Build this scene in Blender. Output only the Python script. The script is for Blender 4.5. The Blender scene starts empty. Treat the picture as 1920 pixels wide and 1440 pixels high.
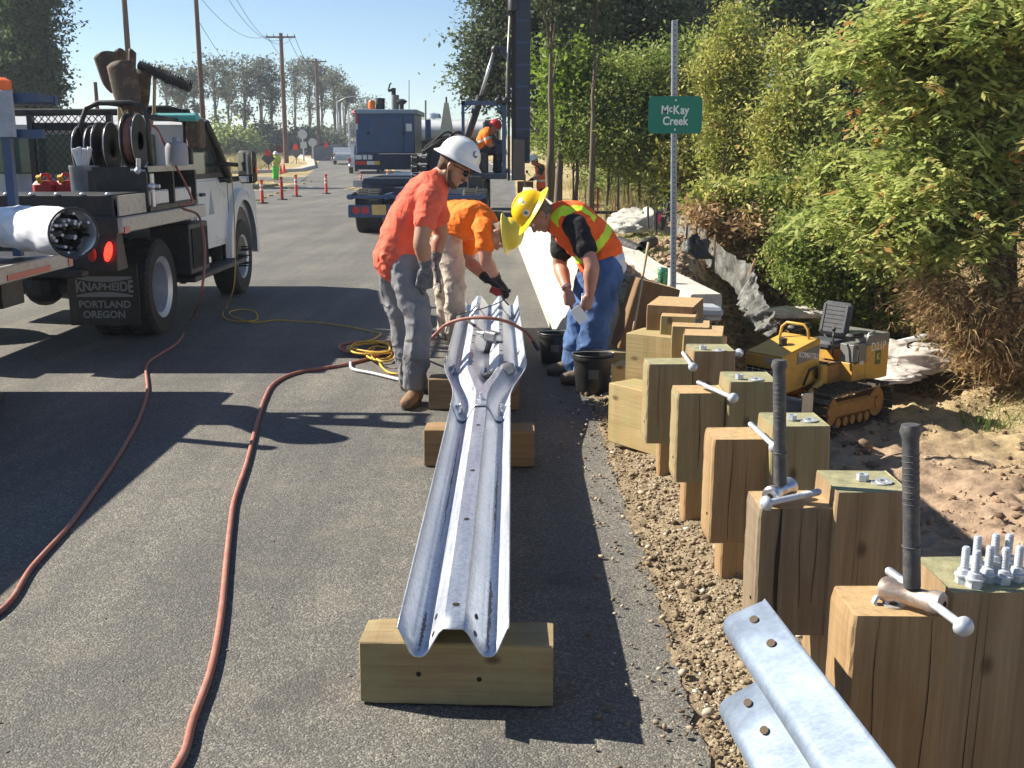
import bpy, math, random
import numpy as np
from mathutils import Vector, Matrix, Quaternion
R = math.radians
random.seed(7); RNG = np.random.default_rng(7)
S = bpy.context.scene
C = S.collection
# ---------------------------------------------------------------- camera
F, H = 2000.0, 1.57
PIT = math.atan(435/2000.0)
CP, SP = math.cos(PIT), math.sin(PIT)
cd = bpy.data.cameras.new('camera'); cam = bpy.data.objects.new('camera', cd); C.objects.link(cam)
cam.location = (0, 0, H); cam.rotation_euler = (R(90)-PIT, 0, 0)
cd.sensor_width = 36; cd.lens = 36*F/1920; cd.clip_end = 3000; cd.clip_start = .05
S.camera = cam
# ---------------------------------------------------------------- light
SUN_EL = R(37); SUN_AZ = math.atan2(-.955, .297)       # azimuth from +Y towards +X
w = bpy.data.worlds.new('World'); S.world = w; w.use_nodes = True
nt = w.node_tree; bg = nt.nodes['Background']
sky = nt.nodes.new('ShaderNodeTexSky'); sky.sky_type = 'NISHITA'; sky.sun_disc = False
sky.sun_elevation = SUN_EL; sky.sun_rotation = SUN_AZ
sky.air_density = .85; sky.dust_density = .05; sky.ozone_density = 2.6; sky.altitude = 200
nt.links.new(sky.outputs[0], bg.inputs[0]); bg.inputs[1].default_value = .064
sd = bpy.data.lights.new('sun', 'SUN'); sd.energy = 5.0; sd.angle = R(.55); sd.color = (1, .93, .80)
sun = bpy.data.objects.new('sun', sd); C.objects.link(sun)
sv = Vector((math.sin(SUN_AZ)*math.cos(SUN_EL), math.cos(SUN_AZ)*math.cos(SUN_EL), math.sin(SUN_EL)))
sun.rotation_euler = sv.to_track_quat('Z', 'Y').to_euler()
S.view_settings.view_transform = 'Standard'; S.view_settings.look = 'None'
S.view_settings.exposure = 1.12; S.view_settings.gamma = 1
S.cycles.max_bounces = 6; S.cycles.transparent_max_bounces = 8
# ---------------------------------------------------------------- projection helpers: pixel of the photograph -> point
def ray(px, py):
    u, v = (px-960)/F, (py-720)/F
    return Vector((u, CP-v*SP, -SP-v*CP))
def G(px, py, z=0.0):                   # on the plane z
    d = ray(px, py); t = (z-H)/d.z
    return Vector((d.x*t, d.y*t, z))
def P(px, py, Y):                       # at depth Y
    d = ray(px, py); t = Y/d.y
    return Vector((d.x*t, Y, H+d.z*t))
def Z(py, Y): return P(960, py, Y).z
# ---------------------------------------------------------------- materials
MATS = {}
class N:
    def __init__(s, name):
        s.m = bpy.data.materials.new(name); s.m.use_nodes = True; s.t = s.m.node_tree
        s.b = s.t.nodes['Principled BSDF']; s.out = s.t.nodes['Material Output']
    def n(s, kind, **kw):
        x = s.t.nodes.new(kind)
        for k, v in kw.items():
            if k in x.inputs: x.inputs[k].default_value = v
            else: setattr(x, k, v)
        return x
    def l(s, a, b): s.t.links.new(a, b)
    def coord(s, scale=(1, 1, 1), kind='Object'):
        c = s.n('ShaderNodeTexCoord'); m = s.n('ShaderNodeMapping'); m.inputs['Scale'].default_value = scale
        s.l(c.outputs[kind], m.inputs[0]); return m.outputs[0]
    def noise(s, co, scale, detail=4, rough=.55, dist=0):
        x = s.n('ShaderNodeTexNoise'); x.inputs['Scale'].default_value = scale; x.inputs['Detail'].default_value = detail
        x.inputs['Roughness'].default_value = rough; x.inputs['Distortion'].default_value = dist
        s.l(co, x.inputs['Vector']); return x.outputs['Fac']
    def ramp(s, fac, stops, interp='LINEAR'):
        x = s.n('ShaderNodeValToRGB'); x.color_ramp.interpolation = interp
        e = x.color_ramp.elements
        while len(e) < len(stops): e.new(.5)
        for k, (p, c) in enumerate(stops):
            e[k].position = p; e[k].color = (c[0], c[1], c[2], 1) if not isinstance(c, (int, float)) else (c, c, c, 1)
        s.l(fac, x.inputs[0]); return x.outputs[0]
    def mix(s, fac, a, b, mode='MIX'):
        x = s.n('ShaderNodeMix', data_type='RGBA', blend_type=mode)
        for v, i in ((fac, 0), (a, 6), (b, 7)):
            if hasattr(v, 'links'): s.l(v, x.inputs[i])
            else: x.inputs[i].default_value = v if i == 0 else (v[0], v[1], v[2], 1)
        return x.outputs[2]
    def math(s, op, a, b=0.0):
        x = s.n('ShaderNodeMath', operation=op)
        for v, i in ((a, 0), (b, 1)):
            if hasattr(v, 'links'): s.l(v, x.inputs[i])
            else: x.inputs[i].default_value = v
        return x.outputs[0]
    def bump(s, h, strength=.3, dist=.01):
        x = s.n('ShaderNodeBump'); x.inputs['Strength'].default_value = strength; x.inputs['Distance'].default_value = dist
        s.l(h, x.inputs['Height']); s.l(x.outputs[0], s.b.inputs['Normal'])
    def set(s, col=None, rough=None, metal=None, **kw):
        for k, v in (('Base Color', col), ('Roughness', rough), ('Metallic', metal), *kw.items()):
            if v is None: continue
            if hasattr(v, 'links'): s.l(v, s.b.inputs[k])
            elif k in ('Base Color', 'Emission Color'): s.b.inputs[k].default_value = (v[0], v[1], v[2], 1)
            else: s.b.inputs[k].default_value = v
        return s.m
def paint(name, col, rough=.4, metal=0, var=.25, scale=6, bump=0, dirt=None):
    """plain coat with slight uneven wear"""
    if name in MATS: return MATS[name]
    n = N(name); co = n.coord()
    f = n.noise(co, scale, 6, .65)
    f2 = n.noise(co, scale*9, 3, .6)
    k = n.math('ADD', n.math('MULTIPLY', f, .7), n.math('MULTIPLY', f2, .3))
    c1 = [x*(1-var) for x in col]; c2 = [min(1, x*(1+var)) for x in col]
    c = n.ramp(k, [(.3, c1), (.7, c2)])
    if dirt is not None: c = n.mix(n.ramp(n.noise(co, scale*1.7, 5, .7), [(.5, 0.0), (.72, 1.0)]), c, dirt)
    n.set(c, n.ramp(f, [(.3, rough*.8), (.7, min(1, rough*1.25))]), metal)
    if bump: n.bump(f2, bump, .004)
    MATS[name] = n.m; return n.m
def fabric(name, col, var=.18, rough=.9, fold=.5, fscale=9, sheen=0):
    if name in MATS: return MATS[name]
    n = N(name); co = n.coord((1, 1, .55))
    f = n.n('ShaderNodeTexNoise', noise_type='RIDGED_MULTIFRACTAL'); f.inputs['Scale'].default_value = fscale*.8; f.inputs['Detail'].default_value = 3; f.inputs['Distortion'].default_value = .8; n.l(n.coord((1, 1, 1.9)), f.inputs['Vector']); f = n.math('MULTIPLY', f.outputs['Fac'], .55); f = n.math('ADD', f, n.math('MULTIPLY', n.noise(co, fscale, 3, .5, .6), .6)); g = n.noise(n.coord(), 260, 2)
    c = n.ramp(n.noise(co, fscale*.7, 4, .6), [(.3, [x*(1-var) for x in col]), (.7, [min(1, x*(1+var)) for x in col])])
    n.set(c, rough); n.bump(n.math('ADD', f, n.math('MULTIPLY', g, .04)), min(1, fold*1.6), .06)
    MATS[name] = n.m; return n.m
def emit(name, col, strength):
    if name in MATS: return MATS[name]
    n = N(name); n.set(col, .4); n.b.inputs['Emission Color'].default_value = (*col, 1); n.b.inputs['Emission Strength'].default_value = strength
    MATS[name] = n.m; return n.m
# ---------------------------------------------------------------- mesh builder
def perp(d):
    d = d.normalized(); a = Vector((0, 0, 1)) if abs(d.z) < .9 else Vector((1, 0, 0))
    u = d.cross(a).normalized(); return u, d.cross(u).normalized()
class MB:
    def __init__(s): s.v = []; s.f = []; s.mi = []; s.cur = 0
    def add(s, vs, fs, M=None):
        o = len(s.v)
        s.v += [tuple(M @ Vector(p)) if M is not None else tuple(p) for p in vs]
        s.f += [tuple(i+o for i in f) for f in fs]; s.mi += [s.cur]*len(fs); return s
    def m(s, k): s.cur = k; return s
    def box(s, c, size, rot=(0, 0, 0), bev=0.0, M=None):
        hx, hy, hz = size[0]/2, size[1]/2, size[2]/2
        b = min(bev, hx*.9, hy*.9, hz*.9)
        T = Matrix.Translation(Vector(c)) @ (Matrix.Rotation(rot[2], 4, 'Z') @ Matrix.Rotation(rot[1], 4, 'Y') @ Matrix.Rotation(rot[0], 4, 'X'))
        if M is not None: T = M @ T
        if b <= 0:
            vs = [(x, y, z) for x in (-hx, hx) for y in (-hy, hy) for z in (-hz, hz)]
            fs = [(0, 1, 3, 2), (4, 6, 7, 5), (0, 4, 5, 1), (2, 3, 7, 6), (0, 2, 6, 4), (1, 5, 7, 3)]
            return s.add(vs, fs, T)
        vs = []; idx = {}
        for a in (-1, 1):
            for d in (-1, 1):
                for e in (-1, 1):
                    for k in range(3):
                        q = [a*hx, d*hy, e*hz]; sgn = (a, d, e)
                        for j in range(3):
                            if j != k: q[j] -= sgn[j]*b
                        idx[(a, d, e, k)] = len(vs); vs.append(tuple(q))
        fs = []
        for k in range(3):
            i, j = [q for q in range(3) if q != k]
            for sg in (-1, 1):
                ring = []
                for (u, v_) in ((-1, -1), (1, -1), (1, 1), (-1, 1)):
                    t = [0, 0, 0]; t[k] = sg; t[i] = u; t[j] = v_; ring.append(idx[(*t, k)])
                fs.append(tuple(ring))
        for k in range(3):                     # edges along axis k
            i, j = [q for q in range(3) if q != k]
            for u in (-1, 1):
                for v_ in (-1, 1):
                    a = [0, 0, 0]; a[i] = u; a[j] = v_
                    lo = a[:]; lo[k] = -1; hi = a[:]; hi[k] = 1
                    fs.append((idx[(*lo, i)], idx[(*hi, i)], idx[(*hi, j)], idx[(*lo, j)]))
        for a in (-1, 1):
            for d in (-1, 1):
                for e in (-1, 1): fs.append(tuple(idx[(a, d, e, k)] for k in range(3)))
        return s.add(vs, fs, T)
    def cyl(s, p0, p1, r0, r1=None, n=16, caps=True):
        r1 = r0 if r1 is None else r1
        p0, p1 = Vector(p0), Vector(p1); u, v = perp(p1-p0)
        vs = []
        for p, r in ((p0, r0), (p1, r1)):
            for k in range(n):
                a = 2*math.pi*k/n; vs.append(p+u*(r*math.cos(a))+v*(r*math.sin(a)))
        fs = [(k, (k+1) % n, n+(k+1) % n, n+k) for k in range(n)]
        if caps: fs += [tuple(range(n-1, -1, -1)), tuple(range(n, 2*n))]
        return s.add(vs, fs)
    def ring(s, c, ax, R_, r, n=24, k=8):
        c = Vector(c); ax = Vector(ax).normalized(); u, v = perp(ax); vs = []; fs = []
        for i in range(n):
            a = 2*math.pi*i/n; d = u*math.cos(a)+v*math.sin(a)
            for j in range(k):
                b = 2*math.pi*j/k; vs.append(c+d*(R_+r*math.cos(b))+ax*(r*math.sin(b)))
                fs.append((i*k+j, ((i+1) % n)*k+j, ((i+1) % n)*k+(j+1) % k, i*k+(j+1) % k))
        return s.add(vs, fs)
    def tube(s, pts, r, n=8, caps=True):
        pts = [Vector(p) for p in pts]; vs = []; fs = []; u = None
        rs = r if isinstance(r, (list, tuple)) else [r]*len(pts)
        for i, p in enumerate(pts):
            t = (pts[min(i+1, len(pts)-1)]-pts[max(i-1, 0)])
            if t.length < 1e-9: t = Vector((0, 0, 1))
            t.normalize()
            if u is None: u, _ = perp(t)
            u = (u-t*u.dot(t))
            if u.length < 1e-6: u, _ = perp(t)
            u.normalize(); v = t.cross(u)
            for k in range(n):
                a = 2*math.pi*k/n; vs.append(p+(u*math.cos(a)+v*math.sin(a))*rs[i])
        for i in range(len(pts)-1):
            for k in range(n): fs.append((i*n+k, i*n+(k+1) % n, (i+1)*n+(k+1) % n, (i+1)*n+k))
        if caps: fs += [tuple(range(n-1, -1, -1)), tuple(range((len(pts)-1)*n, len(pts)*n))]
        return s.add(vs, fs)
    def prism(s, poly, axis, a, b, M=None):
        """poly: 2D points; axis 'x': (y,z) polygon extruded from x=a to x=b; 'y': (x,z); 'z': (x,y)"""
        mk = {'x': lambda q, t: (t, q[0], q[1]), 'y': lambda q, t: (q[0], t, q[1]), 'z': lambda q, t: (q[0], q[1], t)}[axis]
        n = len(poly); vs = [mk(q, a) for q in poly]+[mk(q, b) for q in poly]
        fs = [tuple(range(n-1, -1, -1)), tuple(range(n, 2*n))]+[(k, (k+1) % n, n+(k+1) % n, n+k) for k in range(n)]
        return s.add(vs, fs, M)
    def lathe(s, prof, c=(0, 0, 0), n=24, M=None):
        """profile (r,z) pairs round the z axis"""
        vs = []; fs = []; c = Vector(c)
        for (r, z) in prof:
            for k in range(n):
                a = 2*math.pi*k/n; vs.append(c+Vector((r*math.cos(a), r*math.sin(a), z)))
        for i in range(len(prof)-1):
            for k in range(n): fs.append((i*n+k, i*n+(k+1) % n, (i+1)*n+(k+1) % n, (i+1)*n+k))
        return s.add(vs, fs, M)
    def ball(s, c, r, n=14, m=8, M=None):
        r = (r, r, r) if isinstance(r, (int, float)) else r; vs = []; fs = []
        for i in range(m+1):
            t = math.pi*i/m
            for k in range(n):
                a = 2*math.pi*k/n
                vs.append((c[0]+r[0]*math.sin(t)*math.cos(a), c[1]+r[1]*math.sin(t)*math.sin(a), c[2]+r[2]*math.cos(t)))
        for i in range(m):
            for k in range(n): fs.append((i*n+k, (i+1)*n+k, (i+1)*n+(k+1) % n, i*n+(k+1) % n))
        return s.add(vs, fs, M)
    def build(s, name, mats, parent=None, smooth=False, loc=None, rot=None, weld=False):
        me = bpy.data.meshes.new(name); me.from_pydata(s.v, [], s.f)
        mats = mats if isinstance(mats, (list, tuple)) else [mats]
        for m in mats: me.materials.append(m)
        if len(mats) > 1: me.polygons.foreach_set('material_index', s.mi)
        if smooth:
            me.polygons.foreach_set('use_smooth', [True]*len(me.polygons))
            if smooth is not True: me.set_sharp_from_angle(angle=R(smooth))
        me.update()
        return link(name, me, parent, loc, rot)
def link(name, me, parent=None, loc=None, rot=None):
    o = bpy.data.objects.new(name, me); C.objects.link(o)
    if parent is not None: o.parent = parent
    if loc is not None: o.location = loc
    if rot is not None: o.rotation_euler = rot
    return o
def tag(o, label=None, cat=None, group=None, kind=None):
    for k, v in (('label', label), ('category', cat), ('group', group), ('kind', kind)):
        if v: o[k] = v
    return o
def thing(name, label, cat, loc=(0, 0, 0), rz=0, group=None):
    o = link(name, None, None, loc, (0, 0, rz)); o.empty_display_size = .1
    return tag(o, label, cat, group)
def copy_tree(o, parent=None):
    c = o.copy(); C.objects.link(c)
    if parent is not None: c.parent = parent
    for ch in list(o.children): copy_tree(ch, c)
    return c
def text_mesh(name, s, size, m, parent=None, loc=(0, 0, 0), rot=(R(90), 0, 0), depth=.002, bold=0.0, align='CENTER', warp=None, sx=1.0):
    cu = bpy.data.curves.new(name, 'FONT'); cu.body = s; cu.size = size; cu.extrude = depth; cu.offset = bold
    cu.align_x = align; cu.align_y = 'CENTER'; cu.resolution_u = 3
    t = bpy.data.objects.new(name, cu); C.objects.link(t)
    dg = bpy.context.evaluated_depsgraph_get(); dg.update()
    me = bpy.data.meshes.new_from_object(t.evaluated_get(dg)); bpy.data.objects.remove(t); bpy.data.curves.remove(cu)
    for v in me.vertices:
        v.co.x *= sx
        if warp: v.co = Vector(warp(v.co))
    me.materials.clear(); me.materials.append(m)
    return link(name, me, parent, loc, rot)
def smoothstep(x, a, b):
    t = np.clip((np.asarray(x, float)-a)/(b-a), 0, 1); return t*t*(3-2*t)
def vnoise(x, y, seed=0):
    """cheap value noise"""
    x = np.asarray(x, float); y = np.asarray(y, float); xi = np.floor(x).astype(np.int64); yi = np.floor(y).astype(np.int64)
    def h(a, b):
        n = (a*374761393+b*668265263+seed*1274126177) & 0x7fffffff
        n = ((n ^ (n >> 13))*1274126177) & 0x7fffffff
        return ((n ^ (n >> 16)) & 0xffff)/65535.0
    fx = x-xi; fy = y-yi; fx = fx*fx*(3-2*fx); fy = fy*fy*(3-2*fy)
    return (h(xi, yi)*(1-fx)+h(xi+1, yi)*fx)*(1-fy)+(h(xi, yi+1)*(1-fx)+h(xi+1, yi+1)*fx)*fy
def fbm(x, y, oct=4, seed=0):
    s = 0; a = .5
    for o in range(oct): s = s+a*vnoise(x*2**o, y*2**o, seed+o); a *= .5
    return s
def np_mesh(name, V, Fc, mats, parent=None, smooth=False, tint=None, mi=None):
    """fast mesh from numpy arrays; Fc is (n,3) or (n,4)"""
    me = bpy.data.meshes.new(name); V = np.ascontiguousarray(V, dtype=np.float32); Fc = np.ascontiguousarray(Fc, dtype=np.int32)
    me.vertices.add(len(V)); me.vertices.foreach_set('co', V.ravel())
    k = Fc.shape[1]; me.loops.add(Fc.size); me.loops.foreach_set('vertex_index', Fc.ravel())
    me.polygons.add(len(Fc)); me.polygons.foreach_set('loop_start', np.arange(0, Fc.size, k, dtype=np.int32))
    for m in (mats if isinstance(mats, (list, tuple)) else [mats]): me.materials.append(m)
    if mi is not None: me.polygons.foreach_set('material_index', np.ascontiguousarray(mi, dtype=np.int32))
    if smooth: me.polygons.foreach_set('use_smooth', np.ones(len(Fc), bool))
    if tint is not None:
        a = me.attributes.new('tint', 'FLOAT', 'POINT'); a.data.foreach_set('value', np.ascontiguousarray(tint, dtype=np.float32))
    me.update(calc_edges=True); me.validate()
    return link(name, me, parent)
# ================================================================ SETTING
def hz(x, y):
    """height of the wide ground"""
    x = np.asarray(x, float); y = np.asarray(y, float)
    z = .0157*np.maximum(0, y-60)+0*x
    z = z+1.0*smoothstep(y, 20, 42)*smoothstep(x, 1.5, 7)+.6*smoothstep(x, 7, 16)*smoothstep(y, 8, 20)
    return z
def xe2(y): return np.interp(y, [0, 7.5, 9, 10.5, 12, 14, 17], [1.12, 1.15, 1.35, 1.8, 1.95, 2.15, 2.7])
def hr(x, y, fine=True):
    """height of the shoulder, the excavation and the bank"""
    x = np.asarray(x, float); y = np.asarray(y, float)
    z = .045*np.exp(-((x-.86)/.2)**2)*(1-smoothstep(y, 7.2, 8.5))-.012*(x < .6)
    e = xe2(y)+.25*(fbm(y*.9, x*.3, 3, 5)-.45); wdt = np.interp(y, [0, 7, 10, 14], [1.55, 1.2, .8, 1.1])
    pit = smoothstep(x, e, e+wdt)*(1-smoothstep(y+.25*x, 16.2, 20.2))
    z = z-1.42*pit
    z = z+1.9*smoothstep(x, 5.4, 8.6)*(1-smoothstep(y, 15, 20))
    z = z+hz(x, y)*smoothstep(y, 12, 22)
    z = z+.75*smoothstep(x, 3.4, 6)*smoothstep(y, 14.5, 18)
    z = z+.05*np.exp(-((x-2.5)/.35)**2-((y-15.4)/1.6)**2)+.12*np.exp(-((x-3.0)/.5)**2-((y-18.2)/1.2)**2)
    z = z+.22*np.exp(-((x-4.1)/.55)**2-((y-6.6)/.9)**2)
    if fine:
        rough = smoothstep(x, 1.0, 1.6)
        z = z+(fbm(x*2.1, y*2.1, 4, 1)-.47)*.20*rough+(fbm(x*9, y*9, 4, 3)-.47)*(.025+.115*rough)+(fbm(x*34, y*34, 2, 9)-.37)*.022
    return z
def hit(px, py, fn=hz, t0=3, t1=400):
    d = ray(px, py); t = t0
    while t < t1:
        p = Vector((0, 0, H))+d*t
        if p.z <= float(fn(p.x, p.y)): return p
        t *= 1.004
    return Vector((0, 0, H))+d*t1
# --- materials
n = N('asphalt'); co = n.coord((1, 1, 1)); vor = n.n('ShaderNodeTexVoronoi', Scale=165.0); n.l(co, vor.inputs['Vector'])
vor2 = n.n('ShaderNodeTexVoronoi', Scale=60.0); n.l(co, vor2.inputs['Vector'])
sep = n.n('ShaderNodeSeparateColor'); n.l(vor.outputs['Color'], sep.inputs[0])
big = n.noise(co, .55, 5, .6); mid = n.noise(co, 7, 5, .7); fine = n.noise(co, 300, 2, .6)
c = n.ramp(sep.outputs[0], [(0, (.030, .029, .030)), (.38, (.076, .072, .067)), (.72, (.175, .163, .14)), (1, (.42, .39, .33))])
c = n.mix(n.ramp(fine, [(.35, 0.0), (.75, 1.0)]), c, (.22, .205, .17))
c = n.mix(n.ramp(n.math('ADD', n.math('MULTIPLY', big, .6), n.math('MULTIPLY', mid, .4)), [(.40, .5), (.60, 0.0)]), c, (.055, .055, .057))
tan = n.ramp(n.noise(co, 2.3, 6, .75), [(.52, 0.0), (.74, .4)]); c = n.mix(tan, c, (.29, .25, .18))
c = n.mix(n.ramp(n.noise(n.coord((1.6, .12, 1)), 1.5, 4, .6), [(.42, .35), (.60, 0.0)]), c, (.055, .055, .058)); c = n.mix(n.ramp(n.noise(co, 1.1, 3, .5, 1.5), [(.66, 0.0), (.72, .4)]), c, (.05, .048, .047)); n.set(c, n.ramp(mid, [(.3, .72), (.7, .92)])); n.b.inputs['Specular IOR Level'].default_value = .35
hh = n.math('ADD', n.math('MULTIPLY', vor.outputs['Distance'], -1.0), n.math('MULTIPLY', vor2.outputs['Distance'], -.5))
n.bump(hh, .6, .004); ASPH = n.m
n = N('soil'); co = n.coord(); geo = n.n('ShaderNodeNewGeometry'); sx = n.n('ShaderNodeSeparateXYZ'); n.l(geo.outputs['Position'], sx.inputs[0])
a = n.noise(co, 3.5, 7, .65); b_ = n.noise(co, 22, 5, .7); c_ = n.noise(co, 90, 3, .7)
k = n.math('ADD', n.math('MULTIPLY', a, .5), n.math('ADD', n.math('MULTIPLY', b_, .3), n.math('MULTIPLY', c_, .2)))
dirt = n.ramp(k, [(.34, (.13, .085, .055)), (.5, (.34, .235, .155)), (.66, (.52, .385, .27))])
grav = n.ramp(n.math('ADD', n.math('MULTIPLY', b_, .4), n.math('MULTIPLY', c_, .6)), [(.34, (.09, .065, .038)), (.5, (.25, .19, .115)), (.66, (.40, .33, .22))])
gx = n.math('ADD', sx.outputs[0], n.math('MULTIPLY', n.noise(co, 1.7, 5, .6), 1.3))
far = n.ramp(n.math('ADD', n.math('MULTIPLY', sx.outputs[1], .03), n.math('MULTIPLY', sx.outputs[0], .10)), [(.70, 0.0), (.86, 1.0)])
mask = n.ramp(n.math('MULTIPLY', gx, .25), [(.43, 1.0), (.56, 0.0)])
c = n.mix(mask, dirt, grav)
veg = n.ramp(k, [(.35, (.16, .12, .06)), (.5, (.36, .27, .14)), (.65, (.50, .40, .23))])
c = n.mix(far, c, veg); n.set(c, .95); n.bump(n.math('ADD', b_, n.math('MULTIPLY', c_, .5)), .8, .02); SOIL = n.m
n = N('field'); co = n.coord(); a = n.noise(co, .18, 6, .65); b_ = n.noise(co, 2.5, 6, .7)
k = n.math('ADD', n.math('MULTIPLY', a, .5), n.math('MULTIPLY', b_, .5))
c = n.ramp(k, [(.35, (.10, .085, .03)), (.5, (.36, .27, .12)), (.65, (.50, .39, .19))]); n.set(c, .95); n.bump(b_, .8, .1); FIELD = n.m
CONC = paint('concrete', (.52, .49, .43), .85, 0, .14, 2.5, .35, (.40, .36, .30))
CONC_W = paint('pale_concrete', (.46, .43, .36), .8, 0, .10, 3, .3, (.46, .41, .33))
# --- wide ground
ax = np.concatenate([np.linspace(-700, -80, 20), np.linspace(-76, 80, 40), np.linspace(90, 700, 20)])
ay = np.concatenate([np.linspace(-60, 0, 6), np.linspace(4, 120, 59), np.linspace(130, 1500, 40)])
X, Y = np.meshgrid(ax, ay); Zg = hz(X, Y)-.012
Zg = np.where((X > .8) & (X < 15) & (Y < 27) & (Y > -12), Zg-2.6, Zg)
def grid_faces(nx, ny):
    i = np.arange(nx-1)[None, :]+np.arange(ny-1)[:, None]*nx
    return np.stack([i, i+1, i+nx+1, i+nx], -1).reshape(-1, 4)
g = np_mesh('ground', np.stack([X, Y, Zg], -1).reshape(-1, 3), grid_faces(len(ax), len(ay)), FIELD, smooth=True); tag(g, kind='structure')
ax = np.concatenate([np.arange(.50, 2.0, .0125), np.arange(2.0, 9, .05), np.arange(9, 17.6, .3)])
ay = np.concatenate([np.arange(-14, .5, .5), np.arange(.5, 6.5, .016), np.arange(6.5, 18, .05), np.arange(18, 28.4, .2)])
X, Y = np.meshgrid(ax, ay)
g = np_mesh('dirt_slope', np.stack([X, Y, hr(X, Y)], -1).reshape(-1, 3), grid_faces(len(ax), len(ay)), SOIL, smooth=True); tag(g, kind='structure')
# --- asphalt: one sheet with a ragged right edge, following the rise of the land
pts = []
ys = list(np.arange(-8, 12, .06))+list(np.arange(12, 60, 2))+list(np.arange(60, 330, 6))
def road_left(y): return np.interp(y, [0, 30, 36, 47, 55, 62, 80, 120, 180, 330], [-13, -13, -12.3, -10.5, -11, -12.0, -14.5, -21, -36, -80])
def road_right(y): return np.interp(y, [0, 8, 12, 22, 26, 60, 100, 180, 330], [.53, .53, .62, .55, 1.6, 1.2, -1.5, -17, -58])
V = []; nx = 9
for y in ys:
    a, b = float(road_left(y)), float(road_right(y))
    if y < 9: b += .055*(float(fbm(y*2.2, 3.3, 4, 2))-.5)*2+.03*(float(vnoise(y*23, 1, 4))-.5)
    for k in range(nx):
        x = a+(b-a)*k/(nx-1); V.append((x, y, float(hz(0*x, y))+(.004 if k < nx-1 or y > 9 else -.006)))
g = np_mesh('road', np.array(V), grid_faces(nx, len(ys)), ASPH); tag(g, kind='structure')
# side street joining from the left
YP = paint('yellow_road_paint', (.62, .40, .07), .7, 0, .2, 9); WP = paint('white_road_paint', (.72, .70, .64), .7, 0, .15, 9)
m = MB(); m.add([(-60, 58, .006), (-60, 66, .03), (-12.4, 66, .10), (-11.2, 57, .006)], [(0, 3, 2, 1)])
g = m.build('side_road', ASPH); tag(g, kind='structure')
# --- painted lines
m = MB()
def line(pts, wd, mb, dz=.009):
    for (a, b) in zip(pts[:-1], pts[1:]):
        a = Vector(a); b = Vector(b); d = (b-a).normalized(); s_ = Vector((d.y, -d.x, 0))*(wd/2)
        q = [a-s_, a+s_, b+s_, b-s_]; mb.add([(p.x, p.y, float(hz(0, p.y))+dz) for p in q], [(0, 1, 2, 3)])
cl = [(-6.9+.0*y, y, 0) for y in (46, 52, 60)]+[(-8.3, 75, 0), (-12, 100, 0), (-19, 135, 0), (-32, 180, 0)]
line([(p[0]-.22, p[1], 0) for p in cl], .13, m); line([(p[0]+.22, p[1], 0) for p in cl], .13, m)
g = m.build('road_lines', YP); tag(g, kind='structure')
m = MB(); line([(-10.9, 44.5, 0), (-9.6, 46.5, 0), (-9.2, 50, 0)], .12, m); line([(1.0, 30, 0), (.6, 60, 0), (-2.1, 100, 0)], .12, m)
line([(-10.5, 37.3, 0), (-13.4, 40, 0), (-20, 41.5, 0)], .14, m)
g = m.build('edge_lines', WP); tag(g, kind='structure')
# temporary yellow pavement markers
for k in range(13):
    t = k/12; p = hit(470+150*t, 383-43*t**.8-14*t*t)
    m = MB(); m.box((0, 0, .03), (.17, .11, .05), bev=.012)
    o = m.build('pavement_marker', YP, loc=(p.x, p.y, .006), rot=(0, 0, .4)); tag(o, 'small yellow temporary pavement marker in the curved row past the orange delineators', 'road marker', 'yellow pavement markers')
# --- kerb along the far left and curved grey wall panels
def ribbon(name, path, poly, mat, kind=None, close=True):
    """extrude a profile (across, up) along a ground path"""
    m = MB(); n_ = len(path); rings = []
    for i, p in enumerate(path):
        p = Vector(p); t = (Vector(path[min(i+1, n_-1)])-Vector(path[max(i-1, 0)])); t.z = 0; t.normalize(); s_ = Vector((t.y, -t.x, 0))
        rings.append([p+s_*a+Vector((0, 0, b)) for a, b in poly])
    vs = [q for r in rings for q in r]; k = len(poly); fs = []
    for i in range(n_-1):
        for j in range(k): fs.append((i*k+j, i*k+(j+1) % k, (i+1)*k+(j+1) % k, (i+1)*k+j))
    fs += [tuple(range(k-1, -1, -1)), tuple(range((n_-1)*k, n_*k))]
    m.add(vs, fs); o = m.build(name, mat)
    if kind: tag(o, kind=kind)
    return o
kp = [(-40, 72, .12), (-26, 71, .12), (-17.5, 72, .13), (-15.0, 76, .2), (-15.5, 84, .3), (-19, 103, .6), (-25, 128, 1.0), (-36, 170, 1.7), (-52, 220, 2.4)]
ribbon('kerb', [(a, b, float(hz(a, b))) for a, b, c in kp], [(-.35, 0), (-.35, .2), (.3, .2), (.38, 0)], CONC_W, 'structure')
isl = [(-16, 44.5), (-12.6, 45), (-11.3, 47.5), (-11.2, 52), (-12.3, 55.5), (-16, 57), (-40, 57.5), (-40, 42)]
m = MB(); m.prism([(a, b) for a, b in isl], 'z', -.05, .1); tag(m.build('grass_island', FIELD), kind='structure')
# --- concrete strip of the walkway on the right
SIDE_L = [(1.78, 17.6), (1.86, 14.5), (2.0, 12.4), (2.08, 11.35)]
ribbon('walkway_edge', [(a, b, .0) for a, b in SIDE_L[::-1]], [(-.17, -.2), (-.17, .07), (-.155, .085), (.155, .085), (.17, .07), (.17, -.2)], CONC, 'structure')
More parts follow.
